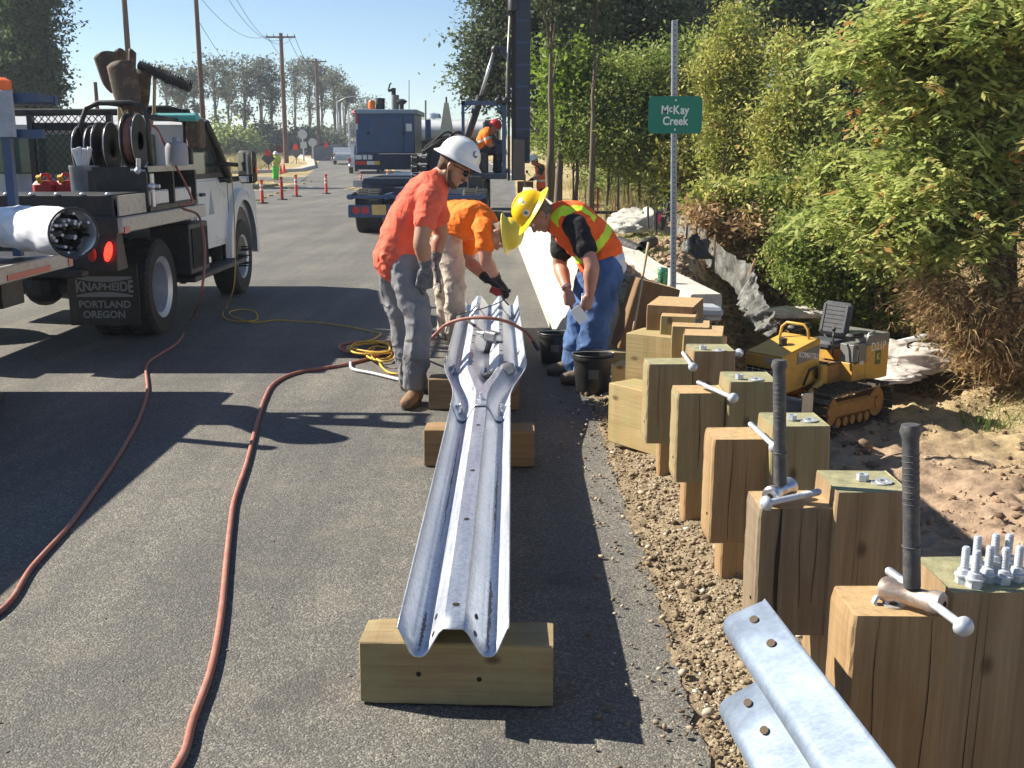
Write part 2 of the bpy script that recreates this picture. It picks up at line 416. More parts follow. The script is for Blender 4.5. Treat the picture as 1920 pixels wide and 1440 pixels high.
# --- gravel, clods, stones as one uncountable scatter each
def ico():
    t = (1+5**.5)/2; v = []
    for a in (-1, 1):
        for b in (-t, t): v += [(0, a, b), (a, b, 0), (b, 0, a)]
    v = np.array(v)/math.sqrt(1+t*t); f = []
    for i in range(12):
        for j in range(i+1, 12):
            for k in range(j+1, 12):
                if all(abs(np.linalg.norm(v[p]-v[q])-1.0515) < .02 for p, q in ((i, j), (j, k), (i, k))):
                    nrm = np.cross(v[j]-v[i], v[k]-v[i]); f.append((i, j, k) if nrm @ v[i] > 0 else (i, k, j))
    return v, np.array(f)
IV, IF = ico()
def rand_rot(n_):
    q = RNG.normal(size=(n_, 4)); q /= np.linalg.norm(q, axis=1)[:, None]; a, b, c, d = q.T
    return np.stack([np.stack([1-2*(c*c+d*d), 2*(b*c-a*d), 2*(b*d+a*c)], -1), np.stack([2*(b*c+a*d), 1-2*(b*b+d*d), 2*(c*d-a*b)], -1), np.stack([2*(b*d-a*c), 2*(c*d+a*b), 1-2*(b*b+c*c)], -1)], 1)
def scatter_rocks(name, pos, rad, mat, flat=.6):
    n_ = len(pos); V = IV[None]*(1+.28*RNG.normal(size=(n_, 12, 1)))
    V = V*(rad[:, None, None]*np.stack([np.ones(n_), RNG.uniform(.55, 1, n_), RNG.uniform(flat*.6, flat*1.2, n_)], -1)[:, None, :])
    rz = RNG.uniform(0, 6.28, n_); tl = RNG.normal(size=n_)*.35
    Rz = np.zeros((n_, 3, 3)); Rz[:, 0, 0] = np.cos(rz); Rz[:, 0, 1] = -np.sin(rz); Rz[:, 1, 0] = np.sin(rz); Rz[:, 1, 1] = np.cos(rz); Rz[:, 2, 2] = 1
    Rx = np.zeros((n_, 3, 3)); Rx[:, 0, 0] = 1; Rx[:, 1, 1] = np.cos(tl); Rx[:, 1, 2] = -np.sin(tl); Rx[:, 2, 1] = np.sin(tl); Rx[:, 2, 2] = np.cos(tl)
    V = np.einsum('nij,nkj->nki', Rz @ Rx, V)+pos[:, None, :]
    Fc = IF[None]+12*np.arange(n_)[:, None, None]
    return np_mesh(name, V.reshape(-1, 3), Fc.reshape(-1, 3), mat, tint=np.repeat(RNG.random(n_), 12))
def tint_mat(name, stops, rough=.9, trans=0, bumpy=0):
    n = N(name); a = n.n('ShaderNodeAttribute', attribute_name='tint'); c = n.ramp(a.outputs['Fac'], stops); n.set(c, rough)
    if trans:
        tr = n.n('ShaderNodeBsdfTranslucent'); n.l(n.mix(.5, c, (.55, .6, .12), 'MULTIPLY') if False else c, tr.inputs[0]); mx = n.n('ShaderNodeMixShader'); mx.inputs[0].default_value = trans
        n.l(n.b.outputs[0], mx.inputs[1]); n.l(tr.outputs[0], mx.inputs[2]); n.l(mx.outputs[0], n.out.inputs[0])
        n.b.inputs['Specular IOR Level'].default_value = .35
    return n.m
STONE = tint_mat('crushed_stone', [(0, (.08, .055, .033)), (.35, (.19, .135, .08)), (.7, (.29, .22, .14)), (.92, (.38, .32, .23)), (1, (.5, .48, .42))])
CLOD = tint_mat('clods', [(0, (.10, .06, .035)), (.5, (.25, .165, .10)), (1, (.42, .31, .20))])
def fall(x, y, n_=None): return hr(x, y)
k = 26000; y = 2.0+7.5*RNG.random(k)**1.5; x = .47+(RNG.random(k)**.85)*.72
keep = RNG.random(k) < np.clip((x-.48+.06*(fbm(y*2.2, y*0+3.3, 4, 2)-.5))/.12, 0.03, 1); x, y = x[keep], y[keep]
r = RNG.lognormal(math.log(.0052), .5, len(x)); r = np.minimum(r, .021)
g = scatter_rocks('gravel', np.stack([x, y, np.maximum(hr(x, y), .004)+r*.25], -1), r, STONE); tag(g, 'loose tan crushed gravel spilling along the edge of the asphalt beside the posts', 'gravel', kind='stuff')
k = 170; x = RNG.uniform(-2.6, .5, k); y = 2.3+7*RNG.random(k)**1.3; r = RNG.uniform(.002, .006, k)
g = scatter_rocks('road_grit', np.stack([x, y, .004+r*.3], -1), r, STONE); tag(g, 'tiny stones scattered over the asphalt around the rail', 'grit', kind='stuff')
k = 260; y = 2.0+5*RNG.random(k)**1.2; x = .52-np.abs(RNG.normal(size=k))*.14; r = RNG.uniform(.003, .012, k)
g = scatter_rocks('stray_stones', np.stack([x, y, .004+r*.3], -1), r, STONE); tag(g, 'stray small stones lying on the asphalt beside the gravel edge', 'stones', kind='stuff')
k = 9000; y = 3+14*RNG.random(k); x = 1.1+5.6*RNG.random(k)**1.25
keep = fbm(x*1.4, y*1.4, 3, 11) > .44; x, y = x[keep], y[keep]; r = np.minimum(RNG.lognormal(math.log(.014), .55, len(x)), .06)
x2 = RNG.uniform(1.9, 3.6, 6500); y2 = RNG.uniform(9.5, 18.5, 6500); r2 = np.minimum(RNG.lognormal(math.log(.026), .55, 6500), .09); kk = fbm(x2*1.3, y2*1.3, 3, 12) > .42; x2, y2, r2 = x2[kk], y2[kk], r2[kk]; kk = x2 > np.interp(y2, [11.35, 12.4, 14.5, 17.6], [2.3, 2.22, 2.1, 2.0]); x2, y2, r2 = x2[kk], y2[kk], r2[kk]
x, y, r = np.concatenate([x, x2]), np.concatenate([y, y2]), np.concatenate([r, r2])
g = scatter_rocks('dirt_clods', np.stack([x, y, hr(x, y)+r*.2], -1), r, CLOD, .75); tag(g, 'brown clods of dug earth strewn over the excavated slope', 'dirt clods', kind='stuff')
# ================================================================ TIMBER, RAIL, BOLTS, TOOLS
def wood(name, a, b, dark, green=None, crack=.5):
    """sawn lumber, grain along local z"""
    n = N(name); co = n.coord((9, 9, .8)); cf = n.coord((60, 60, 2.2)); c0 = n.coord()
    f = n.noise(co, 2.0, 5, .65, .8); g = n.noise(cf, 1.6, 4, .7); s_ = n.noise(c0, 5, 5, .7)
    k = n.math('ADD', n.math('MULTIPLY', f, .55), n.math('MULTIPLY', g, .45))
    c = n.ramp(k, [(.30, [.5*p+.5*q for p, q in zip(dark, a)]), (.47, a), (.68, b)])
    if green is not None: c = n.mix(n.ramp(s_, [(.42, 0.0), (.66, .75)]), c, green)
    ck = n.ramp(n.noise(n.coord((23, 23, .45)), 1.3, 3, .5), [(.79, 0.0), (.80, crack)]); c = n.mix(ck, c, (.035, .022, .012))
    kn = n.n('ShaderNodeTexVoronoi', Scale=1.0); n.l(n.coord((7, 7, 4)), kn.inputs['Vector'])
    c = n.mix(n.ramp(kn.outputs['Distance'], [(.05, .8), (.13, 0.0)]), c, (.10, .055, .025))
    c = n.mix(1.0, c, (.70, .67, .62), 'MULTIPLY'); n.set(c, .82); n.bump(n.math('SUBTRACT', n.math('ADD', g, n.math('MULTIPLY', n.noise(n.coord((3, 3, 130)), 1.0, 2), .5)), n.math('MULTIPLY', ck, 1.5)), .45, .004); return n.m
W_TAN = wood('tan_lumber', (.34, .235, .13), (.46, .34, .20), (.18, .115, .06))
W_OR = wood('orange_lumber', (.38, .245, .12), (.52, .36, .19), (.20, .12, .055))
W_GRN = wood('green_treated_lumber', (.36, .27, .14), (.48, .385, .22), (.21, .155, .08), (.30, .29, .15))
W_YEL = wood('yellow_fresh_lumber', (.50, .37, .17), (.62, .49, .26), (.33, .235, .10), (.42, .40, .19), .25)
W_GREY = wood('weathered_grey_lumber', (.25, .19, .125), (.36, .285, .20), (.12, .09, .06), None, .9)
W_BRN = wood('brown_lumber', (.24, .145, .07), (.34, .21, .11), (.12, .07, .035))
GREEN_TOP = paint('algae_stained_end_grain', (.27, .26, .14), .9, 0, .45, 26, .5, (.38, .30, .18))
END_TAN = paint('end_grain', (.46, .31, .15), .9, 0, .25, 34, .5, (.33, .2, .09))
HOLE = paint('dark_hole', (.012, .009, .006), .9)
DARKW = paint('drying_crack', (.02, .013, .008), .95)
def timber_mesh(name, sx, sy, sz, mats, parent=None, loc=(0, 0, 0), rot=(0, 0, 0), bev=.006, cracks=(), warp=0.0):
    """sawn timber standing on local z=0; mats = side, end; cracks = (face, position) drying checks proud 1 mm"""
    m = MB(); nz = 14; ring = [(-1, -1), (1, -1), (1, 1), (-1, 1)]
    rr = random.Random(hash(name+str(round(sx*1000+sz*100+loc[0]*77+loc[1]*13))) & 0xffff)
    b = bev; prof = []
    for (a, d) in ring:
        for t in (0, 1):
            if (a*d > 0) == (t == 0): prof.append((a*sx/2, d*(sy/2-b)))
            else: prof.append((a*(sx/2-b), d*sy/2))
    k = len(prof); vs = []; fs = []
    for i in range(nz+1):
        z = sz*i/nz; s_ = 1-(b/max(sx, sy)*1.1 if i in (0, nz) else 0)
        for (x, y) in prof: vs.append((x*s_+rr.gauss(0, .0006), y*s_+rr.gauss(0, .0006), z+(rr.gauss(0, .0012) if i in (0, nz) else 0)))
    for i in range(nz):
        for j in range(k): fs.append((i*k+j, i*k+(j+1) % k, (i+1)*k+(j+1) % k, (i+1)*k+j))
    m.add(vs, fs); m.m(1); m.add([vs[j] for j in range(k)], [tuple(range(k-1, -1, -1))]); m.add([vs[nz*k+j] for j in range(k)], [tuple(range(k))])
    m.m(2)
    for (fc, u, w_, z0, z1) in cracks:
        n_ = 12; L_ = []; R_ = []
        for i in range(n_+1):
            t = i/n_; z = z0+(z1-z0)*t; ww = w_*(.35+.65*math.sin(math.pi*min(1, .15+t*.85)))*(.8+.4*rr.random()); dx = u+.003*math.sin(5*t+u*90)
            L_.append((dx-ww/2, z)); R_.append((dx+ww/2, z))
        off = .0016
        def pt(q):
            if fc == 'f': return (q[0], -sy/2-off, q[1])
            if fc == 'l': return (-sx/2-off, q[0], q[1])
        vs = [pt(q) for q in L_]+[pt(q) for q in R_]
        fs = [(i, n_+1+i, n_+2+i, i+1) if fc == 'f' else (i, i+1, n_+2+i, n_+1+i) for i in range(n_)]
        m.add(vs, fs)
    return m.build(name, [mats[0], mats[1], DARKW], parent, loc=loc, rot=rot)
def knots(parent, pts, r=.007, name='bolt_hole'):
    for p, ax in pts:
        m = MB(); p = Vector(p); m.cyl(p, p+Vector(ax)*.0015, r, r, 14); m.build(name, HOLE, parent)
GALV = None
n = N('galvanised_steel'); co = n.coord((1, 1, 1)); v = n.n('ShaderNodeTexVoronoi', Scale=95.0); n.l(co, v.inputs['Vector'])
sp = n.n('ShaderNodeSeparateColor'); n.l(v.outputs['Color'], sp.inputs[0]); st = n.noise(n.coord((9, .55, 9)), 3, 6, .65); st2 = n.noise(co, 14, 5, .7)
c = n.ramp(n.math('ADD', n.math('MULTIPLY', sp.outputs[0], .4), n.math('MULTIPLY', st, .6)), [(.3, (.50, .53, .58)), (.6, (.66, .69, .74))])
c = n.mix(n.ramp(st2, [(.62, 0.0), (.75, .5)]), c, (.30, .29, .27))
n.set(c, n.ramp(st, [(.3, .32), (.7, .50)]), .85); n.bump(n.math('ADD', st2, n.math('MULTIPLY', st, .5)), .12, .01); GALV = n.m
BOLTM = paint('galvanised_bolt', (.50, .53, .58), .5, .4, .2, 60, .2)
BOLTM2 = paint('dull_zinc', (.55, .55, .55), .5, .6, .2, 40, .2)
RUBB = paint('black_rubber', (.022, .022, .023), .7, 0, .3, 12)
# ---------------- guardrail post assemblies: (block corner px, post corner px, block mats, post mats)
def crk(seed, sx, sz, n_=1, big=False):
    rr = random.Random(seed); return [('f', rr.uniform(-.3, .3)*sx, .012 if big else rr.uniform(.0010, .0022), .0 if big else rr.uniform(.0, .1), sz-.001) for _ in range(n_)]
BS = .192
posts = []
spec = [  # block corner, post corner, width of the block, materials, label
    ((1600, 1157), (1783, 1113), .205, .215, W_OR, W_TAN, END_TAN, GREEN_TOP, 'nearest guardrail post, orange brown block carrying a hammer beside the post with standing bolts'),
    ((1425, 954), (1568, 923), .197, .195, W_GREY, W_TAN, END_TAN, GREEN_TOP, 'guardrail post with weathered grey split block and a hammer standing on it'),
    ((1336.5, 824), (1448, 802), .185, .19, W_OR, W_GRN, END_TAN, GREEN_TOP, 'third guardrail post from the camera, bright orange sided block before a green topped post'),
    ((1270, 738), (1366, 716), .188, .19, W_GRN, W_GRN, END_TAN, GREEN_TOP, 'fourth guardrail post from the camera, greenish block with reddish top under a long bolt'),
    ((1214, 684), (1299, 660), .19, .19, W_GRN, W_TAN, GREEN_TOP, GREEN_TOP, 'farthest upright guardrail post, its block beside the fresh yellow timbers'),
]
BT, PT = .665, .716
for i, (bc, pc, bw, pw, bm, pm, be, pe, lab) in enumerate(spec):
    b = G(bc[0], bc[1], BT); p = G(pc[0], pc[1], PT)
    root = thing('guardrail_post', lab, 'guardrail post', (p.x+pw/2, p.y+.1, 0), 0, 'wooden guardrail posts along the gravel')
    rr = random.Random(i+50); t = rr.uniform(-.015, .015)
    dep = p.x-b.x-.004
    timber_mesh('post', pw, .2, PT+.35, (pm, pe), root, (0, 0, -.35), (rr.uniform(-.008, .008), 0, t), cracks=crk(i*3+1, pw, PT+.35, 2))
    blk = timber_mesh('block', max(bw, dep), .155, .356, (bm, be), root, (b.x+max(bw, dep)/2-(p.x+pw/2), b.y+.078-(p.y+.1), BT-.356), (0, rr.uniform(-.006, .006), t*.5), cracks=crk(i*3+2, bw, .356, 2)+(crk(i, bw, .356, 1, True) if i == 1 else []))
    knots(blk, [((-max(bw, dep)/2-.001, -.03, .09), (-1, 0, 0))], .005)
    if i > 0:
        q = G((0, 1521, 1350, 1282, 1235)[i], (0, 1300, 1075, 965, 880)[i], .06)
        q.y = max(q.y, b.y+.03)
        timber_mesh('spacer_block', .12, .12, .36, (W_OR, END_TAN), root, (q.x+.06-(p.x+pw/2), q.y+.06-(p.y+.1), -.04), (0, 0, 0))
    
# ---------------- long bolts lying on the blocks
def bolt_long(p_tail, p_head, lab, r=.0085):
    a, b = Vector(p_tail), Vector(p_head); L_ = (b-a).length
    root = thing('guardrail_bolt', lab, 'bolt', a, 0, 'long galvanised bolts on the posts')
    root.rotation_mode = 'QUATERNION'; root.rotation_quaternion = Vector((1, 0, 0)).rotation_difference((b-a).normalized())
    m = MB(); m.cyl((0, 0, 0), (L_, 0, 0), r, r, 14); m.cyl((-.004, 0, 0), (.0, 0, 0), r*.7, r, 14, True); m.build('shank', BOLTM, root, smooth=30)
    m = MB()
    for k in range(14): m.ring((.004+k*.0035, 0, 0), (1, 0, 0), r, .0012, 12, 5)
    m.build('thread', BOLTM, root, smooth=True)
    m = MB(); m.lathe([(0, .020), (.010, .0185), (.0165, .0135), (.0195, .006), (.0195, .0), (.017, -.003), (0, -.003)], n=22, M=Matrix.Translation((L_, 0, 0)) @ Matrix.Rotation(R(90), 4, 'Y')); m.build('head', BOLTM, root, smooth=50)
    return root
def on(px, py, z): return G(px, py, z)
bolt_long(on(1281, 662, .68), on(1299, 688, .686), 'short looking galvanised bolt on the farthest upright post, round head toward the camera')
bolt_long(on(1309, 717, .69), on(1374, 746, .687), 'galvanised bolt lying across the fourth block, in full view left of the hammer')
bolt_long(on(1407, 795, .70), on(1453, 838, .687), 'galvanised bolt with its head hidden behind the farther hammer handle')
bolt_long(on(1536, 922, .70), on(1440, 943, .687), 'galvanised bolt lying under the shiny hammer head on the weathered split block')
bolt_long(on(1666, 1070, .70), on(1804, 1173, .70), 'nearest galvanised bolt passing under the brown hammer head on the closest block')
bolt_long(on(1377, 664, .70), on(1385, 662, .70), 'galvanised bolt seen end on behind the farthest upright post')
# ---------------- nuts and washers
def nut(p, rot, lab, s_=.016, standing=False):
    M_ = Matrix.Rotation(rot, 4, 'Z')
    if standing: M_ = M_ @ Matrix.Rotation(R(75), 4, 'X')
    m = MB(); h = .017; n_ = 6; vs = []; fs = []
    for z in (0, h):
        for k in range(6): a = k*math.pi/3; vs.append((s_*math.cos(a), s_*math.sin(a), z))
    for z in (0, h):
        for k in range(12): a = k*math.pi/6; vs.append((s_*.55*math.cos(a), s_*.55*math.sin(a), z))
    for k in range(6): fs.append((k, (k+1) % 6, 6+(k+1) % 6, 6+k))
    for k in range(12): fs.append((12+k, 24+k, 24+(k+1) % 12, 12+(k+1) % 12))
    for k in range(6):
        for base, ib in ((6, 24), (0, 12)):
            fs += [(base+k, base+(k+1) % 6, ib+(2*k+2) % 12, ib+2*k+1), (base+k, ib+2*k+1, ib+2*k)]
    m.add(vs, fs, M_); o = m.build('hex_nut', BOLTM, loc=p); return tag(o, lab, 'nut', 'hex nuts on the post tops')
def washer(p, lab, tilt=(0, 0, 0), r=.022):
    m = MB(); m.lathe([(r*.42, 0), (r, 0), (r, .003), (r*.42, .003), (r*.42, 0)], n=24); o = m.build('washer', BOLTM2, loc=p, rot=tilt); return tag(o, lab, 'washer', 'washers on the post tops')
names = ['nearest', 'second nearest', 'third nearest', 'fourth nearest', 'farthest']
np_ = [(1647, 1128, .665, 0), (1617, 900, .716, 0), (1485, 787, .716, 0), (1386, 710, .716, 0), (1318, 655, .716, 0)]
for k, (px, py, z, s_) in enumerate(np_):
    p = on(px, py, z+.002)
    nut(p, k*.7, 'hex nut on the top of the %s guardrail post' % names[k] if k else 'open hex nut standing beside the brown hammer on the nearest block', standing=(k == 0))
    a = on(px+(28 if k != 1 else 32), py+(6 if k < 2 else 3), z+.001)
    washer(a, 'thin washer beside the hex nut on the %s guardrail post' % names[k], (0, 0, 0))
    if k: washer(a+Vector((.012, .004, .0035)), 'upper washer overlapping another beside the nut on the %s guardrail post' % names[k], (.1, .05, 0))
# ---------------- bolts standing on the nearest post
root_pts = [(1806, 1092), (1828, 1070), (1851, 1090), (1880, 1094), (1862, 1066), (1887, 1066), (1906, 1090), (1826, 1100)]
lab_b = ['leftmost in the cluster', 'behind the leftmost pair', 'in the middle of the front row', 'right of the middle in the front row', 'in the back row near the middle', 'in the back row at right', 'rightmost in the front row', 'dull bluish shank, between the two left ones']
def std_bolt(p, lab, rz):
    root = thing('short_bolt', lab, 'bolt', p, rz, 'short bolts standing on the nearest post')
    m = MB(); m.cyl((0, 0, 0), (0, 0, .016), .0165, .0165, 6); m.build('hex_head', BOLTM, root)
    m = MB(); m.lathe([(0, .016), (.019, .016), (.019, .0195), (.014, .021), (.0125, .03), (.0075, .032), (.0075, .074), (.006, .077), (0, .077)], n=16); m.build('nut_collar', BOLTM, root, smooth=40)
    m = MB()
    for k in range(12): m.ring((0, 0, .036+k*.0033), (0, 0, 1), .0075, .0011, 12, 5)
    m.build('thread', BOLTM, root, smooth=True)
for k, (px, py) in enumerate(root_pts): std_bolt(on(px, py, .716), 'short upright bolt on the nearest post, '+lab_b[k], k*.5)
# ---------------- hammers
GRIP = paint('rubber_grip', (.055, .055, .058), .6, 0, .3, 20, .3, (.12, .11, .10))
STL = paint('polished_hammer_steel', (.62, .62, .64), .3, .9, .2, 14, .1, (.25, .18, .12)); STB = paint('brown_hammer_steel', (.42, .33, .27), .45, .7, .3, 14, .2, (.50, .45, .42))
def hammer(top, base, hd, L_, lab, st, r):
    a, b = Vector(base), Vector(top); root = thing('sledge_hammer', lab, 'hammer', a, 0, 'hammers standing on the posts')
    m = MB(); d = (b-a); n_ = 24; pts = []; rs = []
    for i in range(n_+1):
        t = i/n_; pts.append(d*(.06+.94*t)); rs.append(.0175-.0015*t if t < .30 else (.0165 if t < .93 else .0165+.005*min(1, (t-.93)/.03)))
    rs[-1] = .017; m.tube(pts, rs, 18)
    for k in range(9): m.ring(d*(.55+k*.035), d, .0168, .0008, 18, 4)
    m.ring(d*.30, d, .0178, .0016, 18, 6); m.build('handle', GRIP, root, smooth=50)
    h = Vector(hd).normalized(); m = MB(); c_ = d.normalized()*.0
    prof = [(0, -L_/2), (r*.8, -L_/2), (r, -L_/2+.006), (r, -L_/2+.022), (r*.78, -L_/2+.034), (r*.80, L_/2-.034), (r, L_/2-.022), (r, L_/2-.006), (r*.8, L_/2), (0, L_/2)]
    m.lathe(prof, n=20, M=Vector((0, 0, 1)).rotation_difference(h).to_matrix().to_4x4()); m.build('head', st, root, smooth=35)
    q = h*(L_/2+.0006); m = MB(); m.cyl(q, q+h*.001, r*.33, r*.33, 14); m.build('face_mark', HOLE, root)
b = on(1463, 921, BT+.028); hammer(P(1461, 675, b.y+.01), b, (-.62, -.75, -.0), .12, 'hammer with shiny steel head standing upright on the weathered grey block', STL, .026)
b = on(1710, 1118, BT+.03); hammer(P(1707, 796, b.y+.01), b, (.72, -.68, 0), .13, 'hammer with brownish head standing upright on the nearest block', STB, .0255)
# ---------------- timbers lying and stacked beyond the posts
def beam(A, B, up, h, wd, mats, lab, group='loose timbers beyond the posts', name='timber_block', cr=2):
    """A,B: ends of the top front edge; up: thickness down; wd: horizontal width away from the viewer side"""
    A, B = Vector(A), Vector(B); z = (B-A); L_ = z.length; z.normalize(); x = up.cross(z).normalized(); y = z.cross(x).normalized()
    M_ = Matrix((x, y, z)).transposed().to_4x4(); c_ = A-y*(h/2)*(1 if y.dot(up) > 0 else -1)+x*wd/2
    o = timber_mesh(name, wd, h, L_, mats, None, bev=.006)
    o.matrix_world = Matrix.Translation(c_) @ M_; return tag(o, lab, 'timber', group)
U = Vector((0, 0, 1))
def box_timber(px, py, z0, z1, sx, sy, rz, mats, lab, corner=(0, 0)):
    """upright or lying block whose near-left top corner sits at the pixel"""
    p = G(px, py, z1); o = timber_mesh('timber_block', sx, sy, z1-z0, mats, None, (0, 0, 0), cracks=crk(int(px), sx, z1-z0, 1))
    Rm = Matrix.Rotation(rz, 4, 'Z'); off = Rm @ Vector((sx/2, sy/2, 0)); o.location = (p.x+off.x, p.y+off.y, z0); o.rotation_euler = (0, 0, rz)
    return tag(o, lab, 'timber', 'loose timbers beyond the posts')
def lying(px, py, L_, az, h, wd, ztop, mats, lab, side=1):
    """beam with horizontal axis: (px,py) is the near-left top corner, az heading in degrees from +x to +y"""
    a = G(px, py, ztop); d = Vector((math.cos(R(az)), math.sin(R(az)), 0)); s_ = Vector((-d.y, d.x, 0))*side
    o = timber_mesh('timber_block', wd, h, L_, mats, None, bev=.006, cracks=())
    M_ = Matrix((s_, Vector((0, 0, 1))*side*1.0, d)).transposed().to_4x4()
    if M_.determinant() < 0: M_ = Matrix((s_, Vector((0, 0, -1)), d)).transposed().to_4x4()
    o.matrix_world = Matrix.Translation(a+s_*wd/2-Vector((0, 0, h/2))) @ M_
    return tag(o, lab, 'timber', 'loose timbers beyond the posts')
YM = (W_YEL, END_TAN); GM = (W_GRN, END_TAN); BM = (W_BRN, END_TAN)
# lying block by the bucket, then the ones behind it, going away from the camera
lying(1141, 717, .62, -52, .33, .20, .36, YM, 'yellow timber lying on the gravel right behind the front bucket', 1)
lying(1146, 684, .6, -24, .2, .20, .34, YM, 'flat yellow timber lying beyond the front bucket', 1)
lying(1174, 623, .5, -34, .46, .22, .60, YM, 'tall knotty yellow timber lying on edge in the middle of the stack', 1)
lying(1226, 655, .34, -22, .3, .22, .52, GM, 'short timber half in shade against the tall knotty one', 1)
box_timber(1238, 593, .0, .70, .19, .42, R(-12), YM, 'upright yellow timber with a sunlit side behind the knotty one')
box_timber(1259, 612, .0, .67, .2, .30, R(-10), GM, 'upright greenish timber with its top in shade')
box_timber(1280, 628, .0, .66, .2, .34, R(-12), YM, 'upright yellow timber just behind the farthest post')
box_timber(1212, 572, .0, .74, .26, .40, R(-18), BM, 'dark upright timber beside the sign post foot')
lying(1137, 659, .5, -5, .09, .10, .20, YM, 'small yellow block lying at the end of the concrete barrier', 1)
# dark timbers leaning on each other at the barrier end
for (px, py, Y_, ry, L_, s_, lab) in ((1192, 592, 8.15, 16, .55, .34, 'large dark timber leaning behind the man in jeans'), (1198, 640, 7.9, 46, .5, .33, 'dark timber tilted on its corner below the leaning one')):
    o = timber_mesh('timber_block', s_, .25, L_, BM, None); p = P(px, py, Y_); o.location = p-Vector((0, 0, L_/2)); o.rotation_euler = (0, R(ry), R(8)); tag(o, lab, 'timber', 'loose timbers beyond the posts')
# planks beyond
PK = wood('reddish_board', (.33, .16, .09), (.46, .25, .15), (.16, .07, .04)); PK2 = wood('pale_board', (.55, .45, .30), (.68, .58, .42), (.36, .27, .16))
def plank(pa, pb, z, wd, th, mat, lab):
    a, b = G(*pa, z), G(*pb, z); d = b-a; m = MB(); m.box((0, 0, 0), (wd, th, d.length), bev=.004); o = m.build('plank', mat)
    zz = d.normalized(); xx = U.cross(zz).normalized(); yy = zz.cross(xx); o.matrix_world = Matrix.Translation((a+b)/2) @ Matrix((xx, yy, zz)).transposed().to_4x4(); return tag(o, lab, 'plank', 'boards lying by the sign post')
plank((1212, 551), (1258, 578), .13, .22, .05, PK2, 'pale wide board lying left of the sign post')
plank((1216, 546), (1262, 566), .17, .09, .06, PK, 'red brown board lying on the pale one')
plank((1236, 566), (1262, 575), .16, .09, .07, PK, 'short red brown board nearest the sign post foot')
plank((1205, 556), (1217, 582), .15, .12, .04, paint('grey_board', (.42, .44, .44), .8), 'grey board end sticking out of the timber heap')
# ---------------- blocks under the rail
def support(px, py, w_, rz, lab, mats, h=.193, d=.16):
    p = G(px, py, 0); root = timber_mesh('support_block', h, d, w_, mats, None, bev=.005)
    # long axis along x: local z -> world x
    root.matrix_world = Matrix.Translation(p) @ Matrix.Rotation(rz, 4, 'Z') @ Matrix.Translation((0, d/2, h/2+.004)) @ Matrix(((0, 0, 1, 0), (0, 1, 0, 0), (-1, 0, 0, 0), (0, 0, 0, 1)))
    return tag(root, lab, 'timber', 'wooden blocks under the rail')
W_SUP = wood('support_lumber', (.38, .28, .15), (.52, .42, .23), (.24, .165, .085), (.46, .42, .22), .25)
s1 = support(677, 1321, .556, R(-2.6), 'wooden block with two dark holes under the near end of the steel rail', (W_SUP, END_TAN))
knots(s1, [((.0, -.0802, .17), (0, -1, 0)), ((.012, -.0802, .345), (0, -1, 0))], .0075)
s2 = support(796, 876, .558, R(-1.2), 'wooden block crosswise under the plain part of the rail', (W_OR, END_TAN))
s3 = support(804, 769, .558, R(-1.5), 'wooden block under the flared joint beside the worker\'s boots', (W_TAN, END_TAN))
s4 = support(836, 640, .56, R(0), 'farthest wooden block under the wide rail', (W_TAN, END_TAN))
# ---------------- rails
def prof(t, th=0):
    """half-open profile of the beam, t=0 two waves, t=1 three waves; list of (x,z)"""
    hgt = .083; e = .156+.098*t; vly = .097+.097*t; hp = .004+.093*t; zc = hgt*(1-t)
    side = [(e, hgt+.004), (e-.006, hgt), (vly+.024, .012), (vly+.013, .0025), (vly+.005, 0), (vly-.005, .0), (vly-.013, .0025), (vly-.024, .012)]
    hw = .024*(1-t)+.014*t
    top = [(hp+hw+.012, hgt-.012), (hp+hw, hgt), (max(hp-hw, .0005), hgt), (max(hp-hw-.012, .0004), hgt-.012*min(1, t*3))]
    a = max(.0003, .045*t*.9)
    cen = [(max(.0003, .028*t), zc+(.010*t)), (max(.0002, .014*t), zc)]
    right = side+top+cen
    return [(-x, z) for x, z in right]+right[::-1]
def beam_rail(name, stations, mat, parent, thick=.0035):
    """stations: (y, t, xoff, zoff)"""
    m = MB(); n_ = len(prof(0)); vs = []; fs = []
    for (y, t, xo, zo) in stations: vs += [(x+xo, y, z+zo) for x, z in prof(t)]
    for i in range(len(stations)-1):
        for j in range(n_-1): fs.append((i*n_+j, i*n_+j+1, (i+1)*n_+j+1, (i+1)*n_+j))
    m.add(vs, fs); o = m.build(name, mat, parent, smooth=35)
    md = o.modifiers.new('thickness', 'SOLIDIFY'); md.thickness = thick; md.offset = 0
    return o
XR = -.163; ZR = .197
def slot(parent, x, y, z, nrm, w_, l_, name='bolt_slot', mat=None):
    """dark slot lying on a sloped face"""
    nrm = Vector(nrm).normalized(); t = Vector((0, 1, 0)); s_ = nrm.cross(t).normalized(); m = MB(); k = 14; vs = []
    for i in range(k):
        a = 2*math.pi*i/k; vs.append(Vector((x, y, z))+nrm*.0026+t*(l_/2*math.cos(a))+s_*(w_/2*math.sin(a)))
    m.add(vs, [tuple(range(k))]); return m.build(name, mat or HOLE, parent)
near = thing('w_beam_rail', 'long galvanised two wave steel rail lying on wooden blocks toward the camera', 'guardrail', (XR, 2.74, ZR))
st = [(y, 0, 0, 0) for y in np.linspace(0, 2.92, 25)]
beam_rail('beam', st, GALV, near)
for y in (.055, .17):
    for sgn in (-1, 1):
        slot(near, sgn*.139, y, .048, (-sgn*.9, 0, .43), .017, .03)
        slot(near, sgn*.058, y, .0415, (sgn*.85, 0, .52), .017, .03)
for y in (.16, .9, 1.5, 2.25): slot(near, .0, y, .083, (0, 0, 1), .022, .026, 'post_hole')
